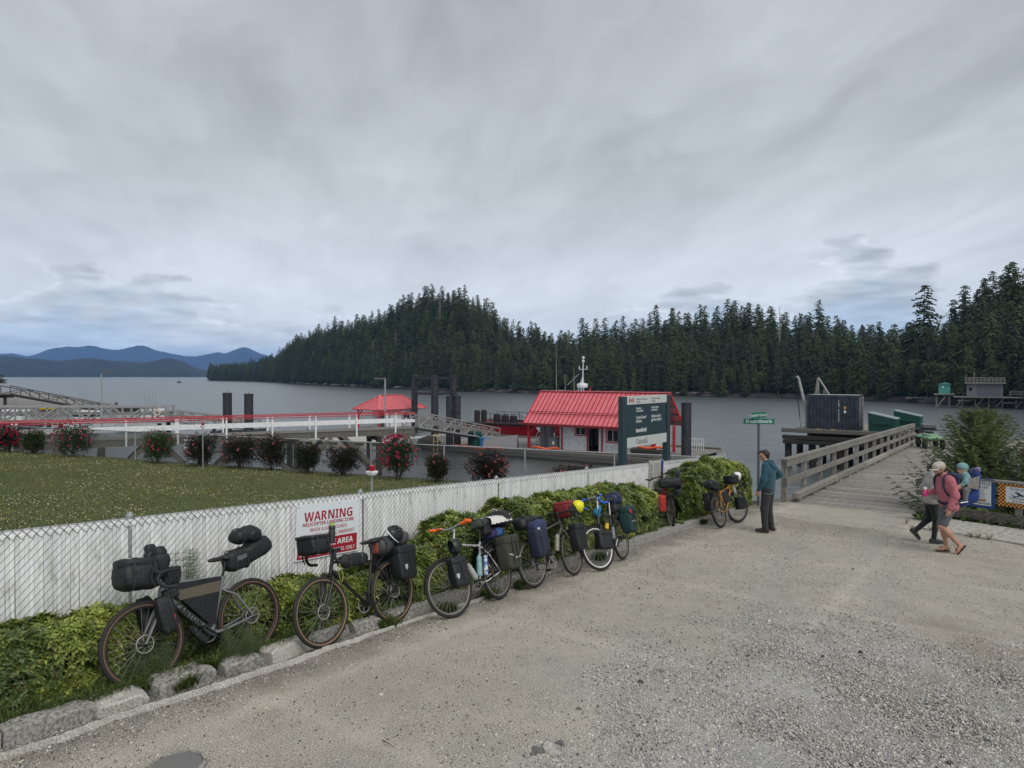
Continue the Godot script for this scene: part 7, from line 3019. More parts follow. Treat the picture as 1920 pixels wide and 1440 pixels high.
	pannier("black roll-top pannier with a white reflector on the tan-walled bicycle", V(-0.075, 0.66, -0.16), V(0.135, 0.19, 0.075), cord, {"patch": 0.055, "straps": [-0.03]})
	pannier("black pannier on the fence side of the tan-walled bicycle", V(-0.075, 0.66, 0.16), V(0.135, 0.19, 0.075), cord, {})
	bag("rack_bag", "dark grey stuff sack on the rear rack of the tan-walled bicycle", [["body", V(0.10, 0.88, 0), V(0.11, 0.10, 0.13), 0.7, mat(0.045, 0.045, 0.05, 0.6)], ["roll", V(-0.17, 0.92, 0), V(0.12, 0.08, 0.15), 0.7, mat(0.05, 0.05, 0.055, 0.6), -0.2], ["red_flap", V(0.21, 0.89, 0), V(0.012, 0.07, 0.05), 0.5, mat(0.28, 0.06, 0.03, 0.7)]])
	helmet("black vented helmet strapped on the rear load of the tan-walled bicycle", V(-0.03, 0.99, -0.09), Basis(Vector3.RIGHT, -0.9) * Basis(Vector3.BACK, 0.5), mat(0.02, 0.021, 0.023, 0.4), M.black, M.letter_white)
	bottle("dark bottle cage load low on the tan-walled bicycle's fork", V(wbx - 0.12, 0.52, 0.09), V(wbx - 0.16, 0.72, 0.09), mat(0.06, 0.05, 0.045, 0.5), M.black)
	var yl := MB.new()
	yl.tube(path_curve([V(0, 0, 0), V(0.03, -0.10, -0.01), V(0.0, -0.19, -0.01), V(-0.035, -0.12, 0), V(-0.005, 0.0, 0)], 5), 0.0035, 4)
	solo("yellow_lanyard", yl, mat(0.45, 0.42, 0.1, 0.7), "loop of yellow cord hanging at the tan-walled bicycle's head tube", "cord", bike_xf * Transform3D(Basis(), V(wbx - 0.25, 0.80, -0.06)))
	# ---- 3: white and black bicycle with orange bar tape
	fz = -4.05
	var camo := tmat(ntex(125, 0.03, 3, [[0.40, Color(0.012, 0.012, 0.012)], [0.47, Color(0.02, 0.02, 0.02)], [0.5, Color(0.55, 0.55, 0.53)], [0.9, Color(0.66, 0.66, 0.64)]], 256), V(0.35, 0.35, 0.35), 0.4)
	var orange := mat(0.80, 0.13, 0.012, 0.6)
	o = bicycle("touring bicycle with orange bar grips and a black front pannier", V(1.46, y.call(fz), fz), V(1.38, y.call(-5.1), -5.1), 0.24, {"frame": camo, "fork": mat(0.1, 0.095, 0.085, 0.4), "drop": false, "grip": orange, "disc": false, "rim": M.rack, "rim_front": M.rack, "turn": -0.28, "crank": 0.35, "crank_m": M.rim_silver, "front_rack": true, "rear_rack": true, "guard": true, "rise": 0.16, "stem": M.rim_silver, "r": 0.345, "tyre": 0.019, "post": 0.20})
	wbx = 1.05
	pannier("black front pannier with a grey reflector on the orange-gripped bicycle", V(wbx - 0.06, 0.50, -0.155), V(0.105, 0.175, 0.075), cord, {"patch": 0.07, "straps": [-0.01]}, true)
	pannier("olive green rear pannier with grey reflective bands on the orange-gripped bicycle", V(-0.10, 0.56, -0.165), V(0.155, 0.22, 0.10), olive, {"straps": [-0.06, 0.04], "band": [[0.09, -0.02, 0.10, 0.3], [-0.06, -0.07, 0.12, 0.0]]})
	pannier("black rear pannier on the fence side of the orange-gripped bicycle", V(-0.10, 0.56, 0.165), V(0.145, 0.2, 0.09), cord, {})
	bag("saddle_load", "dark padded bundle over the saddle of the orange-gripped bicycle", [["body", V(0.20, 1.0, 0), V(0.13, 0.055, 0.09), 0.7, mat(0.03, 0.038, 0.03, 0.7), 0.1], ["pouch", V(0.14, 0.92, -0.02), V(0.08, 0.075, 0.07), 0.5, cord]])
	bag("blue_roll", "blue and purple rolled mat across the rear rack behind the olive pannier", [["body", V(-0.12, 0.84, 0), V(0.17, 0.06, 0.075), 0.7, mat(0.035, 0.10, 0.30, 0.7), 0.05], ["end", V(0.03, 0.84, -0.02), V(0.06, 0.062, 0.078), 0.7, mat(0.035, 0.022, 0.12, 0.7)]])
	bag("sleeping_bag", "round black stuff sack half covered by a white shirt on the rear rack", [["body", V(-0.30, 1.0, 0.02), V(0.12, 0.11, 0.16), 0.7, mat(0.012, 0.013, 0.014, 0.5)]])
	var sh := MB.new()
	var shp := PackedVector3Array()
	for j in 13:
		for i in 13:
			var a := lerpf(-0.26, 0.26, i / 12.0)
			var q := lerpf(-1.5, 1.25, j / 12.0)
			shp.append(V(a + 0.04 * sin(q * 3.0), 0.105 * cos(q) + 0.008 * sin(a * 60.0 + q * 4.0) + 0.02, 0.15 * sin(q)))
	sh.sheet(shp, 13, 13)
	sh.use_col = false
	solo("white_shirt", sh, mat(0.60, 0.585, 0.55, 0.85), "white shirt with an orange trim drying over the rear load", "shirt", bike_xf * Transform3D(Basis(), V(-0.14, 0.94, 0.0)))
	helmet("dark green helmet hanging below the handlebar of the orange-gripped bicycle", V(wbx - 0.07, 0.80, -0.09), Basis(Vector3.RIGHT, -1.1) * Basis(Vector3.BACK, 0.9), mat(0.022, 0.032, 0.026, 0.45), M.black)
	bottle("white bottle on the down tube of the orange-gripped bicycle", V(0.54, 0.36, -0.03), V(0.67, 0.56, -0.03), mat(0.42, 0.42, 0.42, 0.4), mat(0.3, 0.3, 0.3, 0.5))
	bottle("pale turquoise bottle on the seat tube of the orange-gripped bicycle", V(0.455, 0.37, -0.035), V(0.395, 0.63, -0.035), mat(0.20, 0.36, 0.37, 0.4), mat(0.22, 0.4, 0.41, 0.5))
	var st := MB.new()
	st.lathe(V(0.335, 0.36, -0.05), Basis(Vector3.BACK, 0.25), [Vector2(0.001, 0), Vector2(0.03, 0.0), Vector2(0.03, 0.24), Vector2(0.001, 0.25)], 12)
	solo("sticker_tube", st, tmat(ntex(126, 0.02, 2, [[0.25, Color(0.03, 0.1, 0.4)], [0.42, Color(0.05, 0.2, 0.45)], [0.46, Color(0.7, 0.7, 0.68)], [0.6, Color(0.65, 0.65, 0.62)], [0.65, Color(0.6, 0.3, 0.03)]], 128), V(0.25, 0.25, 0.25), 0.4), "tube wrapped in blue and orange stickers on the orange-gripped bicycle", "tube", bike_xf)
	# ---- 4: bicycle with red handlebar bag, facing away
	fz = -6.92
	o = bicycle("dark bicycle with a red handlebar bag and navy rucksack facing the boardwalk", V(1.44, y.call(fz), fz), V(1.40, y.call(-5.9), -5.9), 0.22, {"frame": mat(0.06, 0.055, 0.05, 0.45), "disc": false, "rim": M.rack, "rim_front": M.rack, "turn": 0.12, "rear_rack": true, "front_rack": true, "crank": -0.8, "crank_m": M.rim_silver, "r": 0.343, "tyre": 0.019, "rise": 0.10})
	wbx = 1.02
	pannier("large black front pannier on the bicycle with the red handlebar bag", V(wbx + 0.02, 0.55, 0.15), V(0.14, 0.20, 0.085), cord, {"straps": []}, true)
	bag("red_handlebar_bag", "dark red handlebar bag beside the yellow helmet", [["body", V(wbx - 0.04, 0.98, 0.02), V(0.10, 0.115, 0.13), 0.45, mat(0.17, 0.012, 0.018, 0.75)], ["lid", V(wbx - 0.02, 1.09, 0.02), V(0.115, 0.022, 0.135), 0.5, mat(0.24, 0.014, 0.02, 0.7)], ["side_pocket", V(wbx - 0.04, 0.95, 0.15), V(0.04, 0.08, 0.015), 0.5, M.black]], true)
	helmet("bright yellow helmet on the front of the bicycle with the red handlebar bag", V(wbx + 0.20, 1.0, 0.10), Basis(Vector3.RIGHT, 1.05) * Basis(Vector3.BACK, -0.5), mat(0.72, 0.70, 0.01, 0.35), M.black)
	bag("rucksack", "navy blue rucksack on the rear rack next to the olive pannier", [["body", V(-0.02, 0.62, 0.17), V(0.14, 0.21, 0.11), 0.45, navy, 0.1], ["hood", V(0.0, 0.84, 0.15), V(0.15, 0.08, 0.12), 0.55, mat(0.030, 0.040, 0.105, 0.8), 0.1], ["tag", V(-0.10, 0.80, 0.26), V(0.03, 0.022, 0.006), 0.4, M.letter_white]])
	bag("rack_bag", "black bundle on the rear rack behind the navy rucksack", [["body", V(-0.06, 0.90, 0.0), V(0.18, 0.09, 0.13), 0.6, cord]])
	bottle("grey and yellow bottle on the frame left of the red handlebar bag", V(0.56, 0.42, 0.05), V(0.63, 0.66, 0.05), mat(0.24, 0.23, 0.18, 0.4), mat(0.3, 0.3, 0.29, 0.5))
	# ---- 5: black bicycle with blue bar tape and white front rim
	fz = -7.5
	o = bicycle("black bicycle with blue bar tape and a bright white front rim", V(1.60, y.call(fz), fz), V(1.48, y.call(-8.5), -8.5), 0.22, {"frame": mat(0.018, 0.022, 0.022, 0.35), "disc": false, "rim_front": M.rim_white, "rim": M.rack, "turn": -0.42, "rear_rack": true, "front_rack": true, "guard": true, "grip": mat(0.018, 0.11, 0.55, 0.5), "stem": M.rim_silver, "post_m": M.rim_silver, "crank": 2.3, "crank_m": M.rim_silver, "r": 0.352, "tyre": 0.022, "rise": 0.22, "post": 0.24, "head": 0.2})
	wbx = 1.0
	pannier("black front pannier inside the white-rimmed wheel", V(wbx - 0.04, 0.44, -0.13), V(0.13, 0.14, 0.075), cord, {"tilt": 0.25, "straps": []}, true)
	pannier("dark teal rear pannier with a red patch on the blue-taped bicycle", V(-0.10, 0.64, -0.16), V(0.15, 0.22, 0.11), teal, {"straps": [-0.05, 0.05], "band": [[0.03, -0.03, 0.14, 0.0]]})
	bag("red_patch", "red triangular pocket flash on the dark teal pannier", [["body", V(0.02, 0.77, -0.275), V(0.045, 0.028, 0.012), 0.7, mat(0.45, 0.015, 0.03, 0.7), 0.5]])
	bag("dry_sack", "round dark blue stuff sack behind the saddle of the blue-taped bicycle", [["body", V(-0.02, 1.02, 0), V(0.14, 0.11, 0.13), 0.8, mat(0.012, 0.022, 0.075, 0.6)], ["lower_sack", V(0.08, 0.87, 0), V(0.11, 0.09, 0.11), 0.7, cord]])
	bag("blue_cloth", "bright blue cloth bundled at the stem of the blue-taped bicycle", [["body", V(wbx - 0.24, 0.86, 0.03), V(0.10, 0.06, 0.05), 0.8, mat(0.012, 0.16, 0.32, 0.7), 0.7], ["fold", V(wbx - 0.28, 0.94, 0.0), V(0.03, 0.06, 0.03), 0.8, mat(0.015, 0.20, 0.40, 0.7)]])
	bottle("small yellow bottle low on the frame of the blue-taped bicycle", V(0.60, 0.58, -0.02), V(0.52, 0.68, -0.02), mat(0.55, 0.36, 0.02, 0.4), mat(0.02, 0.02, 0.02, 0.5))
	bottle("grey bottle on the seat tube of the blue-taped bicycle", V(0.42, 0.40, -0.04), V(0.36, 0.62, -0.04), mat(0.16, 0.17, 0.18, 0.4), M.black)
	# ---- 6: bicycle parked in the hedge gap, seen from behind
	o = bicycle("bicycle with red fork pannier parked end-on in the hedge gap", V(0.30, y.call(-12.05, 0.05), -12.75), V(0.90, y.call(-12.0, 0.05), -11.92), 0.05, {"frame": mat(0.02, 0.05, 0.042, 0.4), "disc": false, "drop": false, "rim": M.rack, "rim_front": M.rack, "turn": 0.6, "rear_rack": true, "r": 0.35, "tyre": 0.027, "crank": 0.4, "rise": 0.12})
	pannier("bright red pannier with a white emblem on the bicycle in the hedge gap", V(0.02, 0.54, -0.16), V(0.10, 0.175, 0.075), mat(0.46, 0.035, 0.025, 0.6), {"patch": 0.0, "straps": []})
	bag("red_sack", "dark red folded sack above the bright red pannier", [["body", V(0.10, 0.80, -0.09), V(0.10, 0.10, 0.05), 0.6, mat(0.20, 0.02, 0.022, 0.7), -0.4]])
	bag("tent_roll", "black tent roll across the rear rack of the bicycle in the hedge gap", [["body", V(-0.05, 0.98, 0), V(0.10, 0.10, 0.26), 0.6, cord], ["orange_end", V(-0.05, 0.98, 0.27), V(0.05, 0.05, 0.01), 0.7, mat(0.4, 0.15, 0.05, 0.6)]])
	helmet("dark green helmet slung under the tent roll in the hedge gap", V(-0.16, 0.84, 0.13), Basis(Vector3.RIGHT, PI * 0.9), mat(0.02, 0.035, 0.033, 0.4), M.black)
	bag("sleeping_mat", "grey ribbed sleeping mat standing up beside the tent roll", [["body", V(0.12, 1.12, 0.22), V(0.06, 0.14, 0.055), 0.6, mat(0.05, 0.055, 0.06, 0.8), 0.5]])
	# ---- 7: orange and black bicycle near the street sign
	fz = -14.15
	o = bicycle("black and orange bicycle with a white helmet, nearest the street sign", V(1.66, y.call(fz), fz), V(1.60, y.call(-13.08), -13.08), 0.24, {"frame": mat(0.50, 0.20, 0.03, 0.4), "fork": black_frame, "turn": -0.35, "crank": 1.2, "r": 0.37, "tyre": 0.030, "rear_rack": true, "rise": 0.06, "rim": M.rack, "rim_front": M.rack})
	wbx = 1.07
	pannier("black round pannier inside the front wheel of the orange bicycle", V(wbx - 0.02, 0.46, 0.13), V(0.125, 0.14, 0.07), cord, {"straps": []}, true)
	pannier("black pannier on the rear of the orange bicycle", V(-0.02, 0.60, -0.15), V(0.15, 0.2, 0.085), cord, {"straps": []})
	bag("saddle_bag", "black saddle pack over the rear wheel of the orange bicycle", [["body", V(0.02, 0.92, 0), V(0.16, 0.10, 0.10), 0.6, cord, -0.15], ["roll", V(-0.12, 0.98, -0.03), V(0.14, 0.09, 0.12), 0.6, cord, 0.2]])
	bag("frame_bag", "dark grey frame bag filling the orange bicycle's frame", [["body", V(0.58, 0.66, 0), V(0.16, 0.15, 0.03), 0.5, mat(0.022, 0.022, 0.024, 0.7), 0.2]])
	bag("handlebar_bag", "black handlebar bag below the white helmet", [["body", V(wbx - 0.10, 1.0, 0), V(0.13, 0.09, 0.15), 0.5, cord], ["lid", V(wbx - 0.10, 1.08, 0), V(0.13, 0.03, 0.15), 0.5, cord]], true)
	helmet("white vented helmet on the handlebar of the orange bicycle", V(wbx + 0.10, 1.06, 0.12), Basis(Vector3.RIGHT, 1.0) * Basis(Vector3.BACK, -0.6), mat(0.72, 0.72, 0.72, 0.4), M.black)
	bottle("clear bottle with a red band on the fork of the orange bicycle", V(wbx - 0.12, 0.68, 0.09), V(wbx - 0.17, 0.90, 0.09), mat(0.45, 0.42, 0.40, 0.3), mat(0.4, 0.25, 0.05, 0.5))

# ==================================================================== people
# bones: [a, b, radius at a, radius at b]; a smooth union of tapered capsules, meshed as surface nets into b
func flesh(b: MB, bones: Array, k: float, cell: float):
	var lo := Vector3(1e9, 1e9, 1e9)
	var hi := -lo
	for q in bones:
		var r: float = maxf(q[2], q[3]) + k * 0.5 + cell * 2.5
		for p in [q[0], q[1]]:
			lo = lo.min(p - Vector3(r, r, r))
			hi = hi.max(p + Vector3(r, r, r))
	var nx := int((hi.x - lo.x) / cell) + 2
	var ny := int((hi.y - lo.y) / cell) + 2
	var nz := int((hi.z - lo.z) / cell) + 2
	var f := PackedFloat32Array()
	f.resize(nx * ny * nz)
	f.fill(9.0)
	for q in bones:
		var a: Vector3 = q[0]
		var ab: Vector3 = q[1] - a
		var l2 := maxf(ab.length_squared(), 1e-9)
		var ra: float = q[2]
		var rb: float = q[3]
		var r := maxf(ra, rb) + k + cell * 2.0
		var m0: Vector3 = (a.min(q[1]) - Vector3(r, r, r) - lo) / cell
		var m1: Vector3 = (a.max(q[1]) + Vector3(r, r, r) - lo) / cell
		for iy in range(maxi(int(m0.y), 0), mini(int(m1.y) + 1, ny)):
			for iz in range(maxi(int(m0.z), 0), mini(int(m1.z) + 1, nz)):
				for ix in range(maxi(int(m0.x), 0), mini(int(m1.x) + 1, nx)):
					var p := lo + Vector3(ix, iy, iz) * cell
					var t := clampf((p - a).dot(ab) / l2, 0.0, 1.0)
					var d := p.distance_to(a + ab * t) - lerpf(ra, rb, t)
					var o := (iy * nz + iz) * nx + ix
					var g := f[o]
					var h := maxf(k - absf(g - d), 0.0)
					f[o] = minf(g, d) - h * h * 0.25 / k
	var at := {}
	var first := b.v.size()
	var start := b.ix.size()
	var sx := 1
	var sz := nx
	var sy := nx * nz
	for iy in ny - 1:
		for iz in nz - 1:
			for ix in nx - 1:
				var o := iy * sy + iz * sz + ix
				var v0 := f[o]
				var c := [v0, f[o + sx], f[o + sz], f[o + sx + sz], f[o + sy], f[o + sx + sy], f[o + sz + sy], f[o + sx + sz + sy]]
				var neg := 0
				for w in c:
					if w < 0.0:
						neg += 1
				if neg == 0 or neg == 8:
					continue
				var sum := Vector3.ZERO
				var cnt := 0
				for e in [[0, 1], [2, 3], [4, 5], [6, 7], [0, 2], [1, 3], [4, 6], [5, 7], [0, 4], [1, 5], [2, 6], [3, 7]]:
					var va: float = c[e[0]]
					var vb: float = c[e[1]]
					if (va < 0.0) != (vb < 0.0):
						var t := va / (va - vb)
						var pa := Vector3(e[0] & 1, (e[0] >> 2) & 1, (e[0] >> 1) & 1)
						var pb := Vector3(e[1] & 1, (e[1] >> 2) & 1, (e[1] >> 1) & 1)
						sum += pa.lerp(pb, t)
						cnt += 1
				at[o] = b.vert(lo + (Vector3(ix, iy, iz) + sum / cnt) * cell, Vector3.ZERO)
	for o in at:
		for e in [[sx, sy, sz], [sy, sz, sx], [sz, sx, sy]]:
			var va := f[o]
			var vb := f[o + e[0]]
			if (va < 0.0) == (vb < 0.0):
				continue
			var i1: int = o - e[1]
			var i2: int = o - e[2]
			var i3: int = o - e[1] - e[2]
			if not (at.has(i1) and at.has(i2) and at.has(i3)):
				continue
			var quad := [at[o], at[i1], at[i3], at[i2]]
			if va < 0.0:
				quad = [at[o], at[i2], at[i3], at[i1]]
			for w in [0, 1, 2, 0, 2, 3]:
				b.ix.append(quad[w])
	b.smooth(first, start)

func hand(b: MB, wrist: Vector3, dir: Vector3, palm: Vector3, thumb: float, curl: float):
	# dir: towards the finger tips, palm: out of the palm; thumb = +1 or -1 side
	var side := dir.cross(palm).normalized() * thumb
	var bones := []
	var c := wrist + dir * 0.05
	for s in [-0.026, -0.008, 0.010, 0.028]:
		bones.append([wrist + side * s * 0.6, c + dir * 0.045 + side * s, 0.018, 0.0125])
	var ln := [0.062, 0.074, 0.080, 0.070]
	for i in 4:
		var s: float = [-0.030, -0.010, 0.011, 0.031][i]
		var base := c + dir * 0.045 + side * s
		var d1 := (dir * cos(curl * 0.6) + palm * sin(curl * 0.6)).normalized()
		var d2 := (dir * cos(curl * 1.7) + palm * sin(curl * 1.7)).normalized()
		var mid: Vector3 = base + d1 * ln[i] * 0.55
		bones.append([base, mid, 0.0098, 0.0090])
		bones.append([mid, mid + d2 * ln[i] * 0.5, 0.0090, 0.0078])
	var tb := wrist + dir * 0.025 + side * 0.030
	var tm := tb + (dir * 0.7 + side * 0.6 + palm * 0.35).normalized() * 0.038
	bones.append([tb, tm, 0.0135, 0.0110])
	bones.append([tm, tm + (dir * 0.9 + side * 0.1 + palm * (0.3 + curl * 0.4)).normalized() * 0.030, 0.0108, 0.0088])
	flesh(b, bones, 0.008, 0.0045)

func head(b: MB, c: Vector3, fwd: Vector3, up: Vector3, s := 1.0):
	# c: middle of the skull
	var r := fwd.cross(up).normalized()
	var bones := [
		[c - fwd * 0.030 * s + up * 0.025 * s, c + fwd * 0.028 * s + up * 0.030 * s, 0.082 * s, 0.076 * s],
		[c + fwd * 0.035 * s - up * 0.01 * s, c + fwd * 0.055 * s - up * 0.088 * s, 0.058 * s, 0.034 * s],
		[c - up * 0.04 * s + r * 0.035 * s + fwd * 0.01 * s, c - up * 0.085 * s + fwd * 0.045 * s, 0.042 * s, 0.03 * s],
		[c - up * 0.04 * s - r * 0.035 * s + fwd * 0.01 * s, c - up * 0.085 * s + fwd * 0.045 * s, 0.042 * s, 0.03 * s],
		[c + fwd * 0.098 * s - up * 0.005 * s, c + fwd * 0.116 * s - up * 0.042 * s, 0.010 * s, 0.014 * s],
		[c + fwd * 0.088 * s - up * 0.068 * s + r * 0.016 * s, c + fwd * 0.088 * s - up * 0.068 * s - r * 0.016 * s, 0.010 * s, 0.010 * s],
		[c + r * 0.083 * s + up * 0.012 * s - fwd * 0.01 * s, c + r * 0.078 * s - up * 0.035 * s, 0.014 * s, 0.009 * s],
		[c - r * 0.083 * s + up * 0.012 * s - fwd * 0.01 * s, c - r * 0.078 * s - up * 0.035 * s, 0.014 * s, 0.009 * s]]
	flesh(b, bones, 0.016 * s, 0.007 * s)

func face_parts(o: Node3D, c: Vector3, fwd: Vector3, up: Vector3, s := 1.0):
	var r := fwd.cross(up).normalized()
	var e := MB.new()
	for k in [-1, 1]:
		e.pillow(c + fwd * 0.089 * s + r * 0.032 * s * k + up * 0.004 * s, V(0.012, 0.006, 0.012) * s, 0.9, Basis(), null, 0.0, Vector2(1, 1), 10, 6)
	part(o, "eyes", e, M.black)
	var m := MB.new()
	m.tube([c + fwd * 0.094 * s - up * 0.068 * s - r * 0.022 * s, c + fwd * 0.100 * s - up * 0.069 * s, c + fwd * 0.094 * s - up * 0.068 * s + r * 0.022 * s], 0.0035 * s, 5)
	part(o, "mouth", m, mat(0.25, 0.09, 0.075, 0.6))

func garment(o: Node3D, called: String, bones: Array, m: Material, k := 0.05, cell := 0.016):
	var b := MB.new()
	flesh(b, bones, k, cell)
	return part(o, called, b, m)

func grown(bones: Array, by: float) -> Array:
	var out := []
	for q in bones:
		out.append([q[0], q[1], q[2] + by, q[3] + by])
	return out

func torso(hip: Vector3, chest: Vector3, neck: Vector3, w: float, deep: float) -> Array:
	# hips, waist, rib cage and shoulders; w = half distance of the shoulder joints
	var x := V(1, 0, 0)
	var waist := hip.lerp(chest, 0.45)
	return [
		[hip + x * w * 0.42, waist + x * w * 0.34, deep * 1.05, deep * 0.92], [hip - x * w * 0.42, waist - x * w * 0.34, deep * 1.05, deep * 0.92],
		[waist + x * w * 0.34, chest + x * w * 0.45, deep * 0.92, deep * 1.05], [waist - x * w * 0.34, chest - x * w * 0.45, deep * 0.92, deep * 1.05],
		[chest + x * w * 0.45, neck.lerp(chest, 0.25) + x * w * 0.72, deep, deep * 0.6], [chest - x * w * 0.45, neck.lerp(chest, 0.25) - x * w * 0.72, deep, deep * 0.6],
		[hip, chest, deep, deep * 1.1], [chest, neck, deep * 0.9, 0.062]]

func shoe(o: Node3D, heel: Vector3, toe: Vector3, up: Vector3, m: Material, sole: Material, w := 0.042):
	var b := MB.new()
	flesh(b, [[heel + up * 0.045, heel.lerp(toe, 0.5) + up * 0.045, w, w * 1.02], [heel.lerp(toe, 0.5) + up * 0.04, toe + up * 0.034, w * 1.02, w * 0.8], [heel + up * 0.06, heel.lerp(toe, 0.18) + up * 0.10, w * 0.9, w * 0.85]], 0.02, 0.011)
	var s := part(o, "shoe", b, m)
	var d := (toe - heel).normalized()
	var f := MB.new()
	f.cham((heel + toe) * 0.5 + up * 0.010, V(w * 2.0, 0.022, heel.distance_to(toe) + w * 1.5), 0.008, Basis(up.cross(d).normalized(), up, d))
	part(s, "sole", f, sole)

func build_people():
	var skin := mat(0.42, 0.235, 0.16, 0.5)
	skin.subsurf_scatter_enabled = true
	skin.subsurf_scatter_strength = 0.12
	M.skin = skin
	M.cloth = htex(131, 0.022, 4, 256)
	teal_man()
	grey_woman()
	pink_man()

func cloth(r: float, g: float, b: float, rough := 0.9) -> StandardMaterial3D:
	var m := tmat(ntex(int(r * 997 + g * 313 + b * 71) + 3, 0.03, 4, [[0.2, Color(r, g, b) * 0.84], [0.6, Color(r, g, b)], [0.9, Color(r, g, b) * 1.14]], 128), V(0.35, 0.35, 0.35), rough, M.cloth, 1.1)
	m.rim_enabled = true
	m.rim = 0.25
	return m

func teal_man():
	var at := V(2.50, road_y(-13.4) + 0.012, -13.40)
	var o := thing("person", "standing person in a teal hooded jumper and dark trousers beside the street sign", "person", at, deg_to_rad(84))
	var hip := V(0, 0.93, 0.01)
	var chest := V(0, 1.30, 0.02)
	var neck := V(0, 1.50, 0.0)
	var hc := V(-0.01, 1.645, -0.075)
	var fwd := V(-0.10, -0.36, -0.93).normalized()
	var up := V(0, 0.93, -0.36).normalized()
	var legs := [[hip + V(0.085, -0.02, 0), V(0.10, 0.50, -0.02), 0.088, 0.058], [V(0.10, 0.50, -0.02), V(0.115, 0.09, 0.04), 0.058, 0.042], [hip + V(-0.085, -0.02, 0), V(-0.115, 0.50, -0.03), 0.088, 0.058], [V(-0.115, 0.50, -0.03), V(-0.145, 0.09, 0.0), 0.058, 0.042]]
	var rs := V(0.185, 1.43, 0.02)
	var re := V(0.33, 1.21, 0.14)
	var rw := V(0.20, 1.04, -0.04)
	var ls := V(-0.185, 1.43, 0.02)
	var le := V(-0.255, 1.16, 0.0)
	var lw := V(-0.235, 0.93, -0.10)
	var arms := [[rs, re, 0.052, 0.042], [re, rw, 0.042, 0.030], [ls, le, 0.052, 0.042], [le, lw, 0.042, 0.030]]
	var tor := torso(hip, chest, neck, 0.19, 0.098)
	var b := MB.new()
	flesh(b, grown(tor, -0.012) + arms + legs + [[neck + V(0, -0.03, 0), hc + V(0, -0.05, 0.01), 0.055, 0.05]], 0.05, 0.018)
	head(b, hc, fwd, up)
	hand(b, lw + V(0, -0.01, 0), V(0.05, -0.96, -0.28).normalized(), V(1, 0, -0.1).normalized(), -1.0, 0.5)
	hand(b, rw, V(-0.55, -0.75, -0.3).normalized(), V(-0.6, 0.5, 0.3).normalized(), 1.0, 0.4)
	part(o, "body", b, M.skin)
	face_parts(o, hc, fwd, up)
	var tealc := cloth(0.010, 0.062, 0.090)
	garment(o, "jumper", grown(tor.slice(2), 0.016) + [[hip + V(0.07, 0.0, 0), hip + V(0.07, 0.2, 0), 0.118, 0.112], [hip + V(-0.07, 0.0, 0), hip + V(-0.07, 0.2, 0), 0.118, 0.112]] + grown(arms, 0.017), tealc)
	garment(o, "hood", [[V(-0.10, 1.50, 0.07), V(0, 1.40, 0.125), 0.035, 0.05], [V(0.10, 1.50, 0.07), V(0, 1.40, 0.125), 0.035, 0.05], [V(-0.09, 1.52, 0.04), V(-0.05, 1.51, -0.07), 0.03, 0.024], [V(0.09, 1.52, 0.04), V(0.05, 1.51, -0.07), 0.03, 0.024]], tealc, 0.04, 0.013)
	var hem := MB.new()
	var path := []
	for i in 24:
		var g := TAU * i / 24.0
		path.append(V(cos(g) * 0.195, 0.845 + 0.01 * sin(g * 2.0), sin(g) * 0.128 + 0.01))
	hem.tube(path, 0.006, 5, false, true)
	part(o, "hem", hem, mat(0.10, 0.25, 0.27, 0.8))
	garment(o, "trousers", grown(legs, 0.022) + [[hip + V(0.06, 0, 0), hip + V(0.06, 0.08, 0), 0.112, 0.105], [hip + V(-0.06, 0, 0), hip + V(-0.06, 0.08, 0), 0.112, 0.105]], cloth(0.022, 0.022, 0.026), 0.04)
	shoe(o, V(0.11, 0, 0.09), V(0.15, 0, -0.12), Vector3.UP, mat(0.035, 0.025, 0.022, 0.7), mat(0.10, 0.03, 0.025, 0.7))
	shoe(o, V(-0.14, 0, 0.05), V(-0.17, 0, -0.17), Vector3.UP, mat(0.035, 0.025, 0.022, 0.7), mat(0.05, 0.03, 0.025, 0.7))
	garment(o, "hair", [[hc - fwd * 0.035 + up * 0.035, hc + fwd * 0.04 + up * 0.065, 0.088, 0.062], [hc - fwd * 0.06 + up * 0.0, hc - fwd * 0.055 - up * 0.05, 0.06, 0.042], [hc + fwd * 0.05 + up * 0.085, hc + fwd * 0.085 + up * 0.075, 0.035, 0.025]], mat(0.022, 0.015, 0.012, 0.6), 0.02, 0.009)

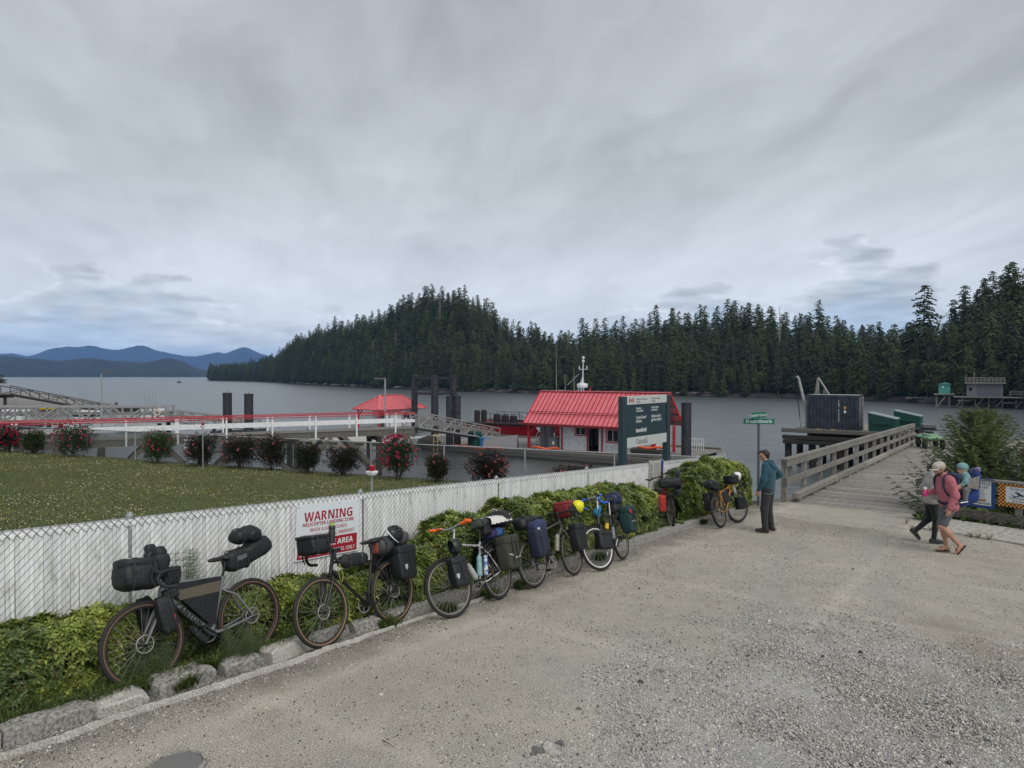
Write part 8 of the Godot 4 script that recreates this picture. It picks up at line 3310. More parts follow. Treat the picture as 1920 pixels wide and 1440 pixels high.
func grey_woman():
	var at := V(5.47, road_y(-14.62) + 0.012, -14.62)
	var o := thing("person", "walking person in a pale grey jumper and black leggings, behind the pink jumper", "person", at, deg_to_rad(-62))
	var hip := V(0, 0.88, 0.0)
	var chest := V(0, 1.22, -0.01)
	var neck := V(0, 1.41, -0.03)
	var hc := V(0, 1.54, -0.07)
	var fwd := V(0, -0.2, -0.98).normalized()
	var up := V(0, 0.98, -0.2).normalized()
	# weight on the forward leg, the other heel lifting
	var lk := V(0.085, 0.49, -0.06)
	var la := V(0.09, 0.08, -0.02)
	var rk := V(-0.085, 0.47, 0.0)
	var ra := V(-0.09, 0.19, 0.29)
	var legs := [[hip + V(0.08, -0.02, 0), lk, 0.085, 0.054], [lk, la, 0.054, 0.036], [hip + V(-0.08, -0.02, 0), rk, 0.085, 0.054], [rk, ra, 0.054, 0.036]]
	var rs := V(0.165, 1.34, -0.02)
	var re := V(0.23, 1.09, 0.05)
	var rw := V(0.20, 0.95, -0.12)
	var ls := V(-0.165, 1.34, -0.02)
	var le := V(-0.23, 1.10, 0.06)
	var lw := V(-0.20, 0.94, -0.08)
	var arms := [[rs, re, 0.046, 0.037], [re, rw, 0.037, 0.027], [ls, le, 0.046, 0.037], [le, lw, 0.037, 0.027]]
	var tor := torso(hip, chest, neck, 0.17, 0.092)
	var b := MB.new()
	flesh(b, grown(tor, -0.012) + arms + legs + [[neck + V(0, -0.03, 0), hc + V(0, -0.05, 0.01), 0.05, 0.045]], 0.05, 0.018)
	head(b, hc, fwd, up, 0.95)
	hand(b, rw, V(0, -0.5, -0.86).normalized(), V(-1, 0, 0), 1.0, 0.6)
	hand(b, lw, V(0, -0.6, -0.8).normalized(), V(1, 0, 0), -1.0, 0.6)
	part(o, "body", b, M.skin)
	face_parts(o, hc, fwd, up, 0.95)
	var grey := cloth(0.36, 0.345, 0.315)
	garment(o, "jumper", grown(tor, 0.024) + grown(arms, 0.022), grey)
	garment(o, "leggings", grown(legs, 0.010) + [[hip + V(0.05, -0.02, 0.01), hip + V(0.05, 0.06, 0.0), 0.105, 0.1], [hip + V(-0.05, -0.02, 0.01), hip + V(-0.05, 0.06, 0), 0.105, 0.1]], cloth(0.008, 0.008, 0.010), 0.04)
	var shm := mat(0.018, 0.024, 0.024, 0.7)
	shoe(o, la + V(0, -0.08, 0.05), la + V(0.01, -0.08, -0.16), Vector3.UP, shm, mat(0.05, 0.055, 0.055, 0.7))
	var d := V(0, -0.72, -0.69).normalized()
	shoe(o, ra + V(0, 0.0, 0.07), ra + V(0, 0.0, 0.07) + d * 0.21, V(0, 0.69, -0.72), shm, mat(0.05, 0.055, 0.055, 0.7))
	garment(o, "hair", [[hc - fwd * 0.03 + up * 0.035, hc + fwd * 0.03 + up * 0.065, 0.086, 0.06], [hc - fwd * 0.085 + up * 0.02, hc - fwd * 0.12 - up * 0.07, 0.042, 0.028]], mat(0.03, 0.018, 0.012, 0.6), 0.02, 0.009)
	garment(o, "scarf", [[neck + V(-0.06, 0.0, 0), neck + V(0.06, 0.0, 0), 0.05, 0.05], [neck + V(0, 0.01, -0.06), neck + V(0, 0.01, 0.05), 0.045, 0.045]], mat(0.40, 0.385, 0.35, 0.9), 0.03, 0.013)

func pink_man():
	var yaw := deg_to_rad(122)
	var at := V(5.84, road_y(-13.5) + 0.012, -13.52)
	var o := thing("person", "walking person in a pink jumper, grey shorts and cream cap", "person", at, yaw)
	var hip := V(0, 0.91, 0.02)
	var chest := V(0, 1.28, -0.04)
	var neck := V(0, 1.475, -0.085)
	var hc := V(0, 1.605, -0.165)
	var fwd := V(0, -0.30, -0.95).normalized()
	var up := V(0, 0.95, -0.30).normalized()
	var lk := V(-0.095, 0.52, -0.17)
	var la := V(-0.09, 0.155, 0.17)
	var rk := V(0.09, 0.49, -0.05)
	var ra := V(0.09, 0.085, 0.02)
	var legs := [[hip + V(-0.085, -0.02, 0), lk, 0.092, 0.060], [lk, lk.lerp(la, 0.35) + V(0, 0, 0.015), 0.058, 0.058], [lk.lerp(la, 0.35) + V(0, 0, 0.015), la, 0.058, 0.034], [hip + V(0.085, -0.02, 0), rk, 0.092, 0.060], [rk, rk.lerp(ra, 0.35) + V(0, 0, 0.015), 0.058, 0.058], [rk.lerp(ra, 0.35) + V(0, 0, 0.015), ra, 0.058, 0.034]]
	var ls := V(-0.195, 1.40, -0.05)
	var le := V(-0.255, 1.13, 0.0)
	var lw := V(-0.245, 0.90, -0.10)
	var rs := V(0.195, 1.40, -0.05)
	var re := V(0.25, 1.14, -0.06)
	var rw := V(0.16, 1.13, -0.29)
	var arms := [[ls, le, 0.055, 0.046], [le, lw, 0.046, 0.033], [rs, re, 0.055, 0.046], [re, rw, 0.046, 0.033]]
	var tor := torso(hip, chest, neck, 0.20, 0.105)
	var b := MB.new()
	flesh(b, grown(tor, -0.012) + arms + legs + [[neck + V(0, -0.03, 0), hc + V(0, -0.05, 0.02), 0.06, 0.056]], 0.05, 0.018)
	head(b, hc, fwd, up)
	hand(b, lw + V(0, -0.01, 0), V(0.02, -0.97, -0.2).normalized(), V(1, 0, 0), -1.0, 0.45)
	hand(b, rw, V(-0.35, 0.1, -0.93).normalized(), V(-0.9, 0, 0.35).normalized(), 1.0, 1.0)
	# bare feet
	for e in [[la, V(0, -0.75, -0.66).normalized(), V(0, 0.66, -0.75)], [ra, V(0, 0, -1), Vector3.UP]]:
		var heel: Vector3 = e[0] - e[2] * 0.055 - e[1] * 0.04
		flesh(b, [[heel + e[2] * 0.02, heel + e[1] * 0.12 + e[2] * 0.02, 0.03, 0.032], [heel + e[1] * 0.12 + e[2] * 0.02, heel + e[1] * 0.215 + e[2] * 0.008, 0.034, 0.018], [heel + e[2] * 0.03, e[0], 0.03, 0.034], [heel + e[1] * 0.13 + e[2] * 0.02, e[0] + e[1] * 0.02, 0.03, 0.03]], 0.02, 0.010)
		var so := MB.new()
		so.cham(heel + e[1] * 0.10 - e[2] * 0.020, V(0.088, 0.016, 0.275), 0.007, Basis(V(1, 0, 0), e[2], V(1, 0, 0).cross(e[2])))
		var fl := part(o, "flip_flop", so, mat(0.05, 0.026, 0.02, 0.8))
		var th := MB.new()
		for s in [-1, 1]:
			th.tube([heel + e[1] * 0.185 + e[2] * 0.02, heel + e[1] * 0.13 + e[2] * 0.062 + V(0.018 * s, 0, 0), heel + e[1] * 0.07 - e[2] * 0.012 + V(0.042 * s, 0, 0)], 0.007, 5)
		part(fl, "thong", th, mat(0.035, 0.018, 0.015, 0.8))
	part(o, "body", b, M.skin)
	face_parts(o, hc, fwd, up)
	garment(o, "jumper", grown(tor, 0.020) + grown(arms, 0.020), cloth(0.42, 0.125, 0.155))
	garment(o, "shorts", [[hip + V(-0.07, 0.06, 0), hip.lerp(lk, 0.86) + V(0, 0, 0), 0.118, 0.096], [hip + V(0.07, 0.06, 0), hip.lerp(rk, 0.86) + V(0.01, 0, 0), 0.118, 0.096]], cloth(0.088, 0.092, 0.108), 0.04)
	garment(o, "beard", [[hc + fwd * 0.05 - up * 0.07, hc + fwd * 0.07 - up * 0.095, 0.045, 0.035], [hc - up * 0.05 + V(0.05, 0, 0), hc + fwd * 0.05 - up * 0.09, 0.03, 0.03], [hc - up * 0.05 - V(0.05, 0, 0), hc + fwd * 0.05 - up * 0.09, 0.03, 0.03]], mat(0.05, 0.026, 0.016, 0.8), 0.02, 0.009)
	garment(o, "hair", [[hc - fwd * 0.05 - up * 0.01, hc - fwd * 0.06 - up * 0.05, 0.062, 0.045]], mat(0.03, 0.018, 0.013, 0.7), 0.02, 0.009)
	# cap with a brim, dark glasses
	var cap := MB.new()
	flesh(cap, [[hc - fwd * 0.025 + up * 0.05, hc + fwd * 0.03 + up * 0.052, 0.094, 0.086]], 0.02, 0.010)
	var cp := part(o, "cap", cap, cloth(0.46, 0.42, 0.35))
	var br := MB.new()
	var pts := PackedVector3Array()
	for j in 5:
		for i in 11:
			var a := lerpf(-1.15, 1.15, i / 10.0)
			var d := lerpf(0.085, 0.085 + 0.085 * cos(a * 0.9), j / 4.0)
			pts.append(hc + up * (0.042 - 0.018 * a * a - 0.012 * j / 4.0) + fwd * (cos(a) * d + 0.01) + V(1, 0, 0) * sin(a) * d)
	br.sheet(pts, 5, 11)
	part(cp, "brim", br, cloth(0.44, 0.40, 0.33))
	var gl := MB.new()
	gl.pillow(hc + fwd * 0.095 + up * 0.008, V(0.066, 0.016, 0.012), 0.5)
	gl.tube([hc + fwd * 0.09 + up * 0.01 + V(0.07, 0, 0), hc - fwd * 0.01 + up * 0.012 + V(0.088, 0, 0)], 0.004, 4)
	gl.tube([hc + fwd * 0.09 + up * 0.01 - V(0.07, 0, 0), hc - fwd * 0.01 + up * 0.012 - V(0.088, 0, 0)], 0.004, 4)
	part(o, "sunglasses", gl, M.black)
	# pink bottle in the right hand
	var xf := Transform3D(Basis(Vector3.UP, yaw), at)
	var bt := thing("drink_bottle", "bright pink drink bottle with a white lid held by the person in pink", "bottle", Vector3.ZERO)
	bt.transform = xf * Transform3D(Basis(), rw + V(-0.055, -0.075, -0.085))
	var bb := MB.new()
	bb.lathe(Vector3.ZERO, Basis(), [Vector2(0.001, 0), Vector2(0.036, 0.003), Vector2(0.038, 0.02), Vector2(0.038, 0.12), Vector2(0.03, 0.14)], 14)
	part(bt, "body", bb, mat(0.70, 0.015, 0.20, 0.4))
	var bc := MB.new()
	bc.lathe(Vector3.ZERO, Basis(), [Vector2(0.031, 0.14), Vector2(0.031, 0.175), Vector2(0.001, 0.185)], 14)
	part(bt, "lid", bc, M.letter_white)
	# ---- child carrier on the back
	var ca := thing("child_carrier", "blue and grey child carrier on the back of the person in pink", "carrier", Vector3.ZERO)
	ca.transform = xf * Transform3D(Basis(), V(0, 0.85, 0.2))
	var blue := cloth(0.008, 0.03, 0.16)
	var off := V(0, -0.85, -0.2)
	garment(ca, "pack", [[V(0.06, 0.98, 0.20) + off, V(0.07, 1.08, 0.40) + off, 0.10, 0.115], [V(-0.06, 0.98, 0.20) + off, V(-0.07, 1.08, 0.40) + off, 0.10, 0.115], [V(0.06, 1.08, 0.42) + off, V(0.06, 1.50, 0.50) + off, 0.10, 0.065], [V(-0.06, 1.08, 0.42) + off, V(-0.06, 1.50, 0.50) + off, 0.10, 0.065]], blue, 0.05)
	garment(ca, "back_panel", [[V(0.09, 1.0, 0.14) + off, V(0.09, 1.45, 0.12) + off, 0.04, 0.04], [V(-0.09, 1.0, 0.14) + off, V(-0.09, 1.45, 0.12) + off, 0.04, 0.04], [V(-0.08, 1.48, 0.13) + off, V(0.08, 1.48, 0.13) + off, 0.05, 0.05]], cloth(0.012, 0.03, 0.075), 0.05)
	var sd := MB.new()
	for s in [-1, 1]:
		sd.slab(PackedVector2Array([Vector2(0.24, 1.28), Vector2(0.46, 1.24), Vector2(0.48, 1.50), Vector2(0.30, 1.44)]), 0.165 * s, 0.180 * s, off, Basis(V(0, 0, 1), Vector3.UP, V(-1, 0, 0)))
	part(ca, "side_panel", sd, cloth(0.20, 0.195, 0.18))
	for s in [-1, 1]:
		var sp := MB.new()
		sp.tube(path_curve([V(0.11 * s, 1.44, 0.12) + off, V(0.13 * s, 1.53, -0.04) + off, V(0.15 * s, 1.42, -0.175) + off, V(0.17 * s, 1.2, -0.14) + off, V(0.19 * s, 1.02, 0.02) + off], 4), 0.020, 6)
		part(ca, "shoulder_strap", sp, mat(0.012, 0.02, 0.045, 0.8))
	var hb := MB.new()
	hb.tube(path_curve([V(-0.2, 0.98, 0.06) + off, V(-0.17, 0.97, -0.08) + off, V(0, 0.96, -0.13) + off, V(0.17, 0.97, -0.08) + off, V(0.2, 0.98, 0.06) + off], 4), 0.026, 6)
	part(ca, "hip_belt", hb, mat(0.012, 0.02, 0.045, 0.8))
	var top := MB.new()
	flesh(top, [[V(0.05, 1.56, 0.50) + off, V(-0.05, 1.60, 0.52) + off, 0.06, 0.055]], 0.02, 0.014)
	part(ca, "folded_hood", top, tmat(ntex(140, 0.04, 3, [[0.3, Color(0.01, 0.04, 0.2)], [0.55, Color(0.015, 0.06, 0.26)], [0.62, Color(0.5, 0.5, 0.5)], [0.8, Color(0.3, 0.1, 0.08)]], 128), V(0.25, 0.25, 0.25), 0.8))
	# ---- child
	var ch := thing("person", "small child in a pale teal hood and grey trousers sitting in the blue carrier", "person", Vector3.ZERO)
	ch.transform = xf * Transform3D(Basis(), V(0, 1.02, 0.26))
	var co := V(0, -1.02, -0.26)
	var chip := V(0, 1.24, 0.33) + co
	var cchest := V(0, 1.42, 0.30) + co
	var cneck := V(0, 1.50, 0.285) + co
	var chead := V(0, 1.615, 0.255) + co
	var cf := V(-0.25, -0.15, -0.95).normalized()
	var ctor := torso(chip, cchest, cneck, 0.10, 0.068)
	var carm := []
	var cleg := []
	for s in [-1, 1]:
		carm.append([V(0.11 * s, 1.47, 0.29) + co, V(0.16 * s, 1.38, 0.23) + co, 0.036, 0.032])
		carm.append([V(0.16 * s, 1.38, 0.23) + co, V(0.15 * s, 1.32, 0.17) + co, 0.032, 0.026])
		cleg.append([chip + V(0.05 * s, 0, 0), V(0.15 * s, 1.22, 0.24) + co, 0.058, 0.046])
		cleg.append([V(0.15 * s, 1.22, 0.24) + co, V(0.175 * s, 1.06, 0.215) + co, 0.046, 0.032])
	var cb := MB.new()
	flesh(cb, grown(ctor, -0.008) + carm + cleg + [[cneck, chead + V(0, -0.05, 0), 0.045, 0.045]], 0.04, 0.014)
	head(cb, chead, cf, Vector3.UP, 0.82)
	for s in [-1, 1]:
		hand(cb, V(0.15 * s, 1.32, 0.17) + co, V(0, -0.5, -0.86).normalized(), V(-s, 0, 0), -float(s), 0.9)
	part(ch, "body", cb, M.skin)
	face_parts(ch, chead, cf, Vector3.UP, 0.82)
	garment(ch, "jacket", grown(ctor, 0.016) + grown(carm, 0.012), cloth(0.16, 0.28, 0.30), 0.04, 0.013)
	garment(ch, "hood", [[chead - cf * 0.03 + V(0, 0.028, 0), chead + cf * 0.02 + V(0, 0.04, 0), 0.082, 0.076], [chead - cf * 0.03, chead - cf * 0.02 + V(0, -0.07, 0), 0.078, 0.06]], cloth(0.15, 0.29, 0.31), 0.02, 0.010)
	garment(ch, "trousers", grown(cleg, 0.014) + [[chip + V(-0.03, 0, 0), chip + V(0.03, 0.03, 0), 0.085, 0.08]], cloth(0.13, 0.135, 0.135), 0.03, 0.013)
	for s in [-1, 1]:
		shoe(ch, V(0.178 * s, 1.0, 0.235) + co, V(0.19 * s, 0.985, 0.13) + co, Vector3.UP, mat(0.02, 0.03, 0.06, 0.7), M.letter_white, 0.028)

# ==================================================================== signs
func board(o: Node3D, called: String, ctr: Vector3, w: float, h: float, th: float, m: Material, round := 0.0) -> MeshInstance3D:
	# a plate whose face is local +z
	var b := MB.new()
	if round > 0.0:
		var poly := PackedVector2Array()
		for c in [[1, 1], [-1, 1], [-1, -1], [1, -1]]:
			for k in 5:
				var a: float = atan2(c[1], c[0]) - PI / 4 + PI / 2 * k / 4.0
				poly.append(Vector2(c[0] * (w * 0.5 - round) + cos(a) * round, c[1] * (h * 0.5 - round) + sin(a) * round))
		b.slab(poly, -th * 0.5, th * 0.5, ctr)
	else:
		b.cham(ctr, V(w, h, th), minf(0.003, th * 0.3))
	return part(o, called, b, m)

func build_signs():
	var R: Material = M.sign_red
	# ---- helicopter warning on the slatted fence
	var o := thing("warning_sign", "white and red helicopter warning sign on the slatted fence", "sign", V(0.022, 4.92, -3.38))
	o.transform.basis = Basis(Vector3.UP, PI / 2) * Basis(Vector3.BACK, -0.0565)
	board(o, "plate", Vector3.ZERO, 0.98, 0.66, 0.006, M.sign_white)
	board(o, "red_panel", V(0.0, -0.205, 0.004), 0.92, 0.215, 0.003, R, 0.018)
	words(o, "WARNING", V(0.0, 0.175, 0.0042), 0.112, R, 0.0, 1.02, "Droid Sans", 800)
	words(o, "HELICOPTER LANDING ZONE", V(0.0, 0.085, 0.0042), 0.043, R, 0.0, 1.0, "Droid Sans", 800)
	words(o, "WHEN ALARM SOUNDS", V(0.0, 0.015, 0.0042), 0.043, R, 0.0, 0.95, "Droid Sans", 400)
	words(o, "HELICOPTER LANDING IMMINENT", V(0.0, -0.055, 0.0042), 0.043, R, 0.0, 0.92, "Droid Sans", 400)
	words(o, "CLEAR THE AREA", V(0.0, -0.168, 0.0062), 0.070, M.letter_white, 0.0, 1.05, "Droid Sans", 800)
	words(o, "AUTHORIZED PERSONNEL ONLY", V(0.0, -0.268, 0.0062), 0.046, M.letter_white, 0.0, 0.95, "Droid Sans", 500)
	for c in [[-0.46, 0.30], [0.46, 0.30], [-0.46, -0.30], [0.46, -0.30], [0.15, 0.30]]:
		var b := MB.new()
		b.lathe(V(c[0], c[1], 0.003), Basis(Vector3.RIGHT, Vector3.BACK, Vector3.DOWN), [Vector2(0.007, 0), Vector2(0.006, 0.004), Vector2(0.001, 0.005)], 8)
		part(o, "bolt", b, M.alu_dark)
	# ---- the same warning, smaller, on the lawn fence
	var z := back_z(-20.6)
	o = thing("warning_sign", "small white and red warning sign on the lawn fence, half hidden by a bush", "sign", V(-20.75, 3.82, back_z(-20.75) + 0.03))
	o.rotation.y = atan(0.21)
	board(o, "plate", Vector3.ZERO, 0.75, 0.66, 0.006, M.sign_white)
	words(o, "WARNING", V(0, 0.2, 0.0042), 0.12, R, 0.0, 0.78, "Droid Sans", 800)
	for k in 3:
		words(o, ["HELICOPTER LANDING ZONE", "WHEN ALARM SOUNDS", "HELICOPTER LANDING IMMINENT"][k], V(0, 0.10 - k * 0.07, 0.0042), 0.04, R, 0.0, 0.72, "Droid Sans", 500)
	board(o, "red_panel", V(0, -0.205, 0.0045), 0.7, 0.215, 0.003, R, 0.015)
	words(o, "CLEAR THE AREA", V(0, -0.17, 0.0065), 0.065, M.letter_white, 0.0, 0.78, "Droid Sans", 800)
	words(o, "AUTHORIZED PERSONNEL ONLY", V(0, -0.262, 0.0065), 0.045, M.letter_white, 0.0, 0.7, "Droid Sans", 500)
	# ---- coast guard station sign
	o = thing("station_sign", "large dark teal and grey bilingual coast guard station sign on two posts", "sign", V(-0.92, 3.35, -14.6))
	o.rotation.y = PI / 2 - 0.06
	var W := 2.16
	var yt := 2.92
	board(o, "main_panel", V(0, yt - 0.62, 0), W, 0.82, 0.09, M.sign_teal)
	board(o, "top_panel", V(0, yt - 0.105, 0.004), W + 0.02, 0.21, 0.10, M.sign_grey)
	board(o, "bottom_panel", V(0, yt - 1.155, 0.004), W + 0.02, 0.25, 0.10, M.sign_grey)
	for s in [-1, 1]:
		var b := MB.new()
		b.cham(V(s * (W * 0.5 + 0.105), yt * 0.5 - 0.1, 0), V(0.18, yt + 0.2, 0.16), 0.012)
		part(o, "post", b, M.sign_teal)
	var f := 0.056
	var L := HORIZONTAL_ALIGNMENT_LEFT
	for k in 2:
		var b := MB.new()
		b.box(V(-0.93 + k * 0.17, yt - 0.105, f), V(0.055, 0.11, 0.004))
		part(o, "flag_bar", b, M.red_paint)
	var lf := MB.new()
	var poly := PackedVector2Array()
	for k in 16:
		var a := TAU * k / 16.0 + PI / 2
		var r: float = [0.046, 0.020, 0.036, 0.022][k % 4]
		poly.append(Vector2(cos(a) * r, sin(a) * r))
	lf.slab(poly, 0.0, 0.003, V(-0.845, yt - 0.105, f - 0.001))
	part(o, "maple_leaf", lf, M.red_paint)
	var D: Material = M.letter_dark
	var Wt: Material = M.letter_white
	for q in [["Fisheries and Oceans", -0.60, -0.085, 0.045, D, 400], ["Canada", -0.60, -0.150, 0.045, D, 400], ["Pêches et Océans", 0.22, -0.085, 0.045, D, 400], ["Canada", 0.22, -0.150, 0.045, D, 400],
			["Canadian", -0.60, -0.315, 0.05, Wt, 500], ["Coast Guard", -0.60, -0.380, 0.05, Wt, 500], ["Garde côtière", 0.22, -0.315, 0.05, Wt, 500], ["canadienne", 0.22, -0.380, 0.05, Wt, 500],
			["Coast Guard", -0.60, -0.545, 0.072, Wt, 500], ["Station", -0.60, -0.640, 0.072, Wt, 500], ["Station de la", 0.22, -0.545, 0.072, Wt, 500], ["garde côtière", 0.22, -0.640, 0.072, Wt, 500],
			["Bamfield", -0.60, -0.875, 0.095, Wt, 600]]:
		words(o, q[0], V(q[1], yt + q[2], 0.047 if q[4] == Wt else f - 0.001), q[3], q[4], 0.0, 1.0, "Droid Sans", q[5], L)
	words(o, "Canada", V(-0.60, yt - 1.155, f - 0.001), 0.125, D, 0.0, 1.0, "Droid Serif", 500, L)
	var fl := MB.new()
	fl.box(V(-0.025, yt - 1.075, f), V(0.035, 0.025, 0.003))
	part(o, "small_flag", fl, M.red_paint)
	# ---- street name signs
	o = thing("street_sign", "green street name signs reading Boardwalk on a tall post", "sign", V(1.06, road_y(-17.6) - 0.1, -17.72))
	var b := MB.new()
	b.tube([V(0, -0.2, 0), V(0, 2.62, 0)], 0.036, 12)
	part(o, "post", b, mat(0.085, 0.10, 0.095, 0.6, 0.2))
	var bw := Node3D.new()
	bw.name = "name_blade"
	o.add_child(bw, true)
	bw.position = V(0.02, 2.46, 0)
	bw.rotation.y = deg_to_rad(27)
	board(bw, "plate", V(-0.02, 0, 0.04), 0.83, 0.155, 0.006, M.sign_green)
	words(bw, "Boardwalk", V(-0.02, 0, 0.0445), 0.088, Wt, 0.0, 1.25, "Droid Sans", 500)
	var bh := Node3D.new()
	bh.name = "name_blade"
	o.add_child(bh, true)
	bh.position = V(0, 2.63, 0)
	bh.rotation.y = deg_to_rad(76)
	board(bh, "plate", V(0, 0.0, 0), 0.78, 0.155, 0.006, M.sign_green)
	words(bh, "Customs House Ln", V(0, 0, 0.0045), 0.075, Wt, 0.0, 1.0, "Droid Sans", 500)
	var cl := MB.new()
	cl.cham(V(0, 2.55, 0), V(0.08, 0.07, 0.08), 0.01)
	part(o, "bracket", cl, M.alu_dark)
	# ---- history panel on the slatted fence
	o = thing("history_panel", "printed history panel with photographs on the fence by the hedge gap", "sign", V(0.03, 4.47, -13.12))
	o.transform.basis = Basis(Vector3.UP, PI / 2) * Basis(Vector3.BACK, -0.0565)
	board(o, "plate", Vector3.ZERO, 0.78, 0.66, 0.012, mat(0.42, 0.41, 0.38, 0.5))
	for q in [[-0.30, 0.17, 0.12, 0.16], [-0.30, -0.02, 0.12, 0.13], [0.0, -0.22, 0.42, 0.14]]:
		board(o, "photograph", V(q[0], q[1], 0.008), q[2], q[3], 0.004, M.photo)
	board(o, "blue_picture", V(0.31, 0.20, 0.008), 0.14, 0.24, 0.004, mat(0.02, 0.05, 0.22, 0.5))
	board(o, "brown_picture", V(0.31, -0.03, 0.008), 0.14, 0.20, 0.004, mat(0.05, 0.035, 0.022, 0.5))
	board(o, "text_block", V(0.03, 0.10, 0.008), 0.34, 0.34, 0.003, M.print)
	board(o, "cream_leaflet", V(0.27, -0.24, 0.009), 0.22, 0.16, 0.004, mat(0.40, 0.36, 0.25, 0.6))
	# ---- water taxi boards on the railing
	var dir := V(0.918, 0, 0.397)
	var base := V(4.95, 0, -18.42)
	var nrm := V(-0.397, 0, 0.918)
	var yaw := atan2(nrm.x, nrm.z)
	var gy := func(p: Vector3) -> float: return road_y(p.z)
	var c := base + dir * 1.44 + nrm * 0.09
	o = thing("taxi_board", "blue framed Bamfield water taxi board on the roadside railing", "sign", V(c.x, road_y(c.z) + 0.86, c.z), yaw)
	board(o, "frame", Vector3.ZERO, 0.60, 0.70, 0.03, mat(0.006, 0.045, 0.19, 0.45), 0.04)
	board(o, "face", V(0, 0.005, 0.016), 0.46, 0.58, 0.004, mat(0.62, 0.64, 0.65, 0.5))
	var K: Material = M.black
	words(o, "BAMFIELD", V(0, 0.225, 0.0185), 0.075, K, 0.0, 0.85, "Droid Sans", 700)
	words(o, "WATER TAXI", V(0, 0.14, 0.0185), 0.05, K, 0.0, 0.85, "Droid Sans", 600)
	for k in 5:
		words(o, ["CALL NOW", "SERVING", "EAST AND WEST", "BAMFIELD", "AND BEYOND"][k], V(0, 0.082 - k * 0.045, 0.0185), 0.026, K, 0.0, 1.0, "Droid Sans", 500)
	words(o, "250-204-4250", V(0, -0.235, 0.0185), 0.055, K, 0.0, 0.9, "Droid Sans", 700)
	for k in 16:
		var q := MB.new()
		q.box(V(-0.15 + (k / 2) * 0.036, -0.152 - (k % 2) * 0.026, 0.0195), V(0.036, 0.026, 0.003))
		part(o, "checker", q, mat(0.7, 0.28, 0.06, 0.5) if (k / 2 + k % 2) % 2 == 0 else K)
	c = base + dir * 2.22 + nrm * 0.09
	o = thing("taxi_board", "orange and black chequered water taxi board at the right edge", "sign", V(c.x, road_y(c.z) + 0.89, c.z), yaw)
	board(o, "plate", Vector3.ZERO, 0.80, 0.58, 0.014, K)
	var om := mat(0.70, 0.28, 0.03, 0.5)
	var n := 0
	for iy in 14:
		for ix in 20:
			if (ix + iy) % 2 == 0 and (ix < 4 or ix > 15 or iy < 3 or iy > 10):
				var q := MB.new()
				q.box(V(-0.38 + ix * 0.04, -0.2665 + iy * 0.041, 0.0078), V(0.040, 0.041, 0.003))
				part(o, "checker", q, om)
				n += 1
	board(o, "face", V(0, 0.0, 0.009), 0.50, 0.36, 0.004, mat(0.60, 0.63, 0.66, 0.5))
	words(o, "WATER TAXI", V(0, 0.135, 0.0115), 0.034, mat(0.01, 0.025, 0.06, 0.5), 0.0, 1.2, "Droid Sans", 800)
	var wv := MB.new()
	for k in 3:
		wv.tube(path_curve([V(-0.12 + k * 0.01, 0.01 - k * 0.012, 0.011), V(-0.05, -0.03 - k * 0.01, 0.011), V(0.05, 0.0 + k * 0.02, 0.011), V(0.0, 0.075 - k * 0.02, 0.011), V(-0.05 + k * 0.03, 0.06 - k * 0.02, 0.011), V(0.12, 0.01 - k * 0.015, 0.011)], 5), 0.007, 5)
	part(o, "wave_emblem", wv, mat(0.01, 0.025, 0.06, 0.5))
	words(o, "Tidal Express", V(0, -0.075, 0.0115), 0.042, K, 0.0, 1.0, "Droid Serif", 500)
	words(o, "250-616-0043", V(0, -0.143, 0.0115), 0.028, K, 0.0, 1.0, "Droid Sans", 600)

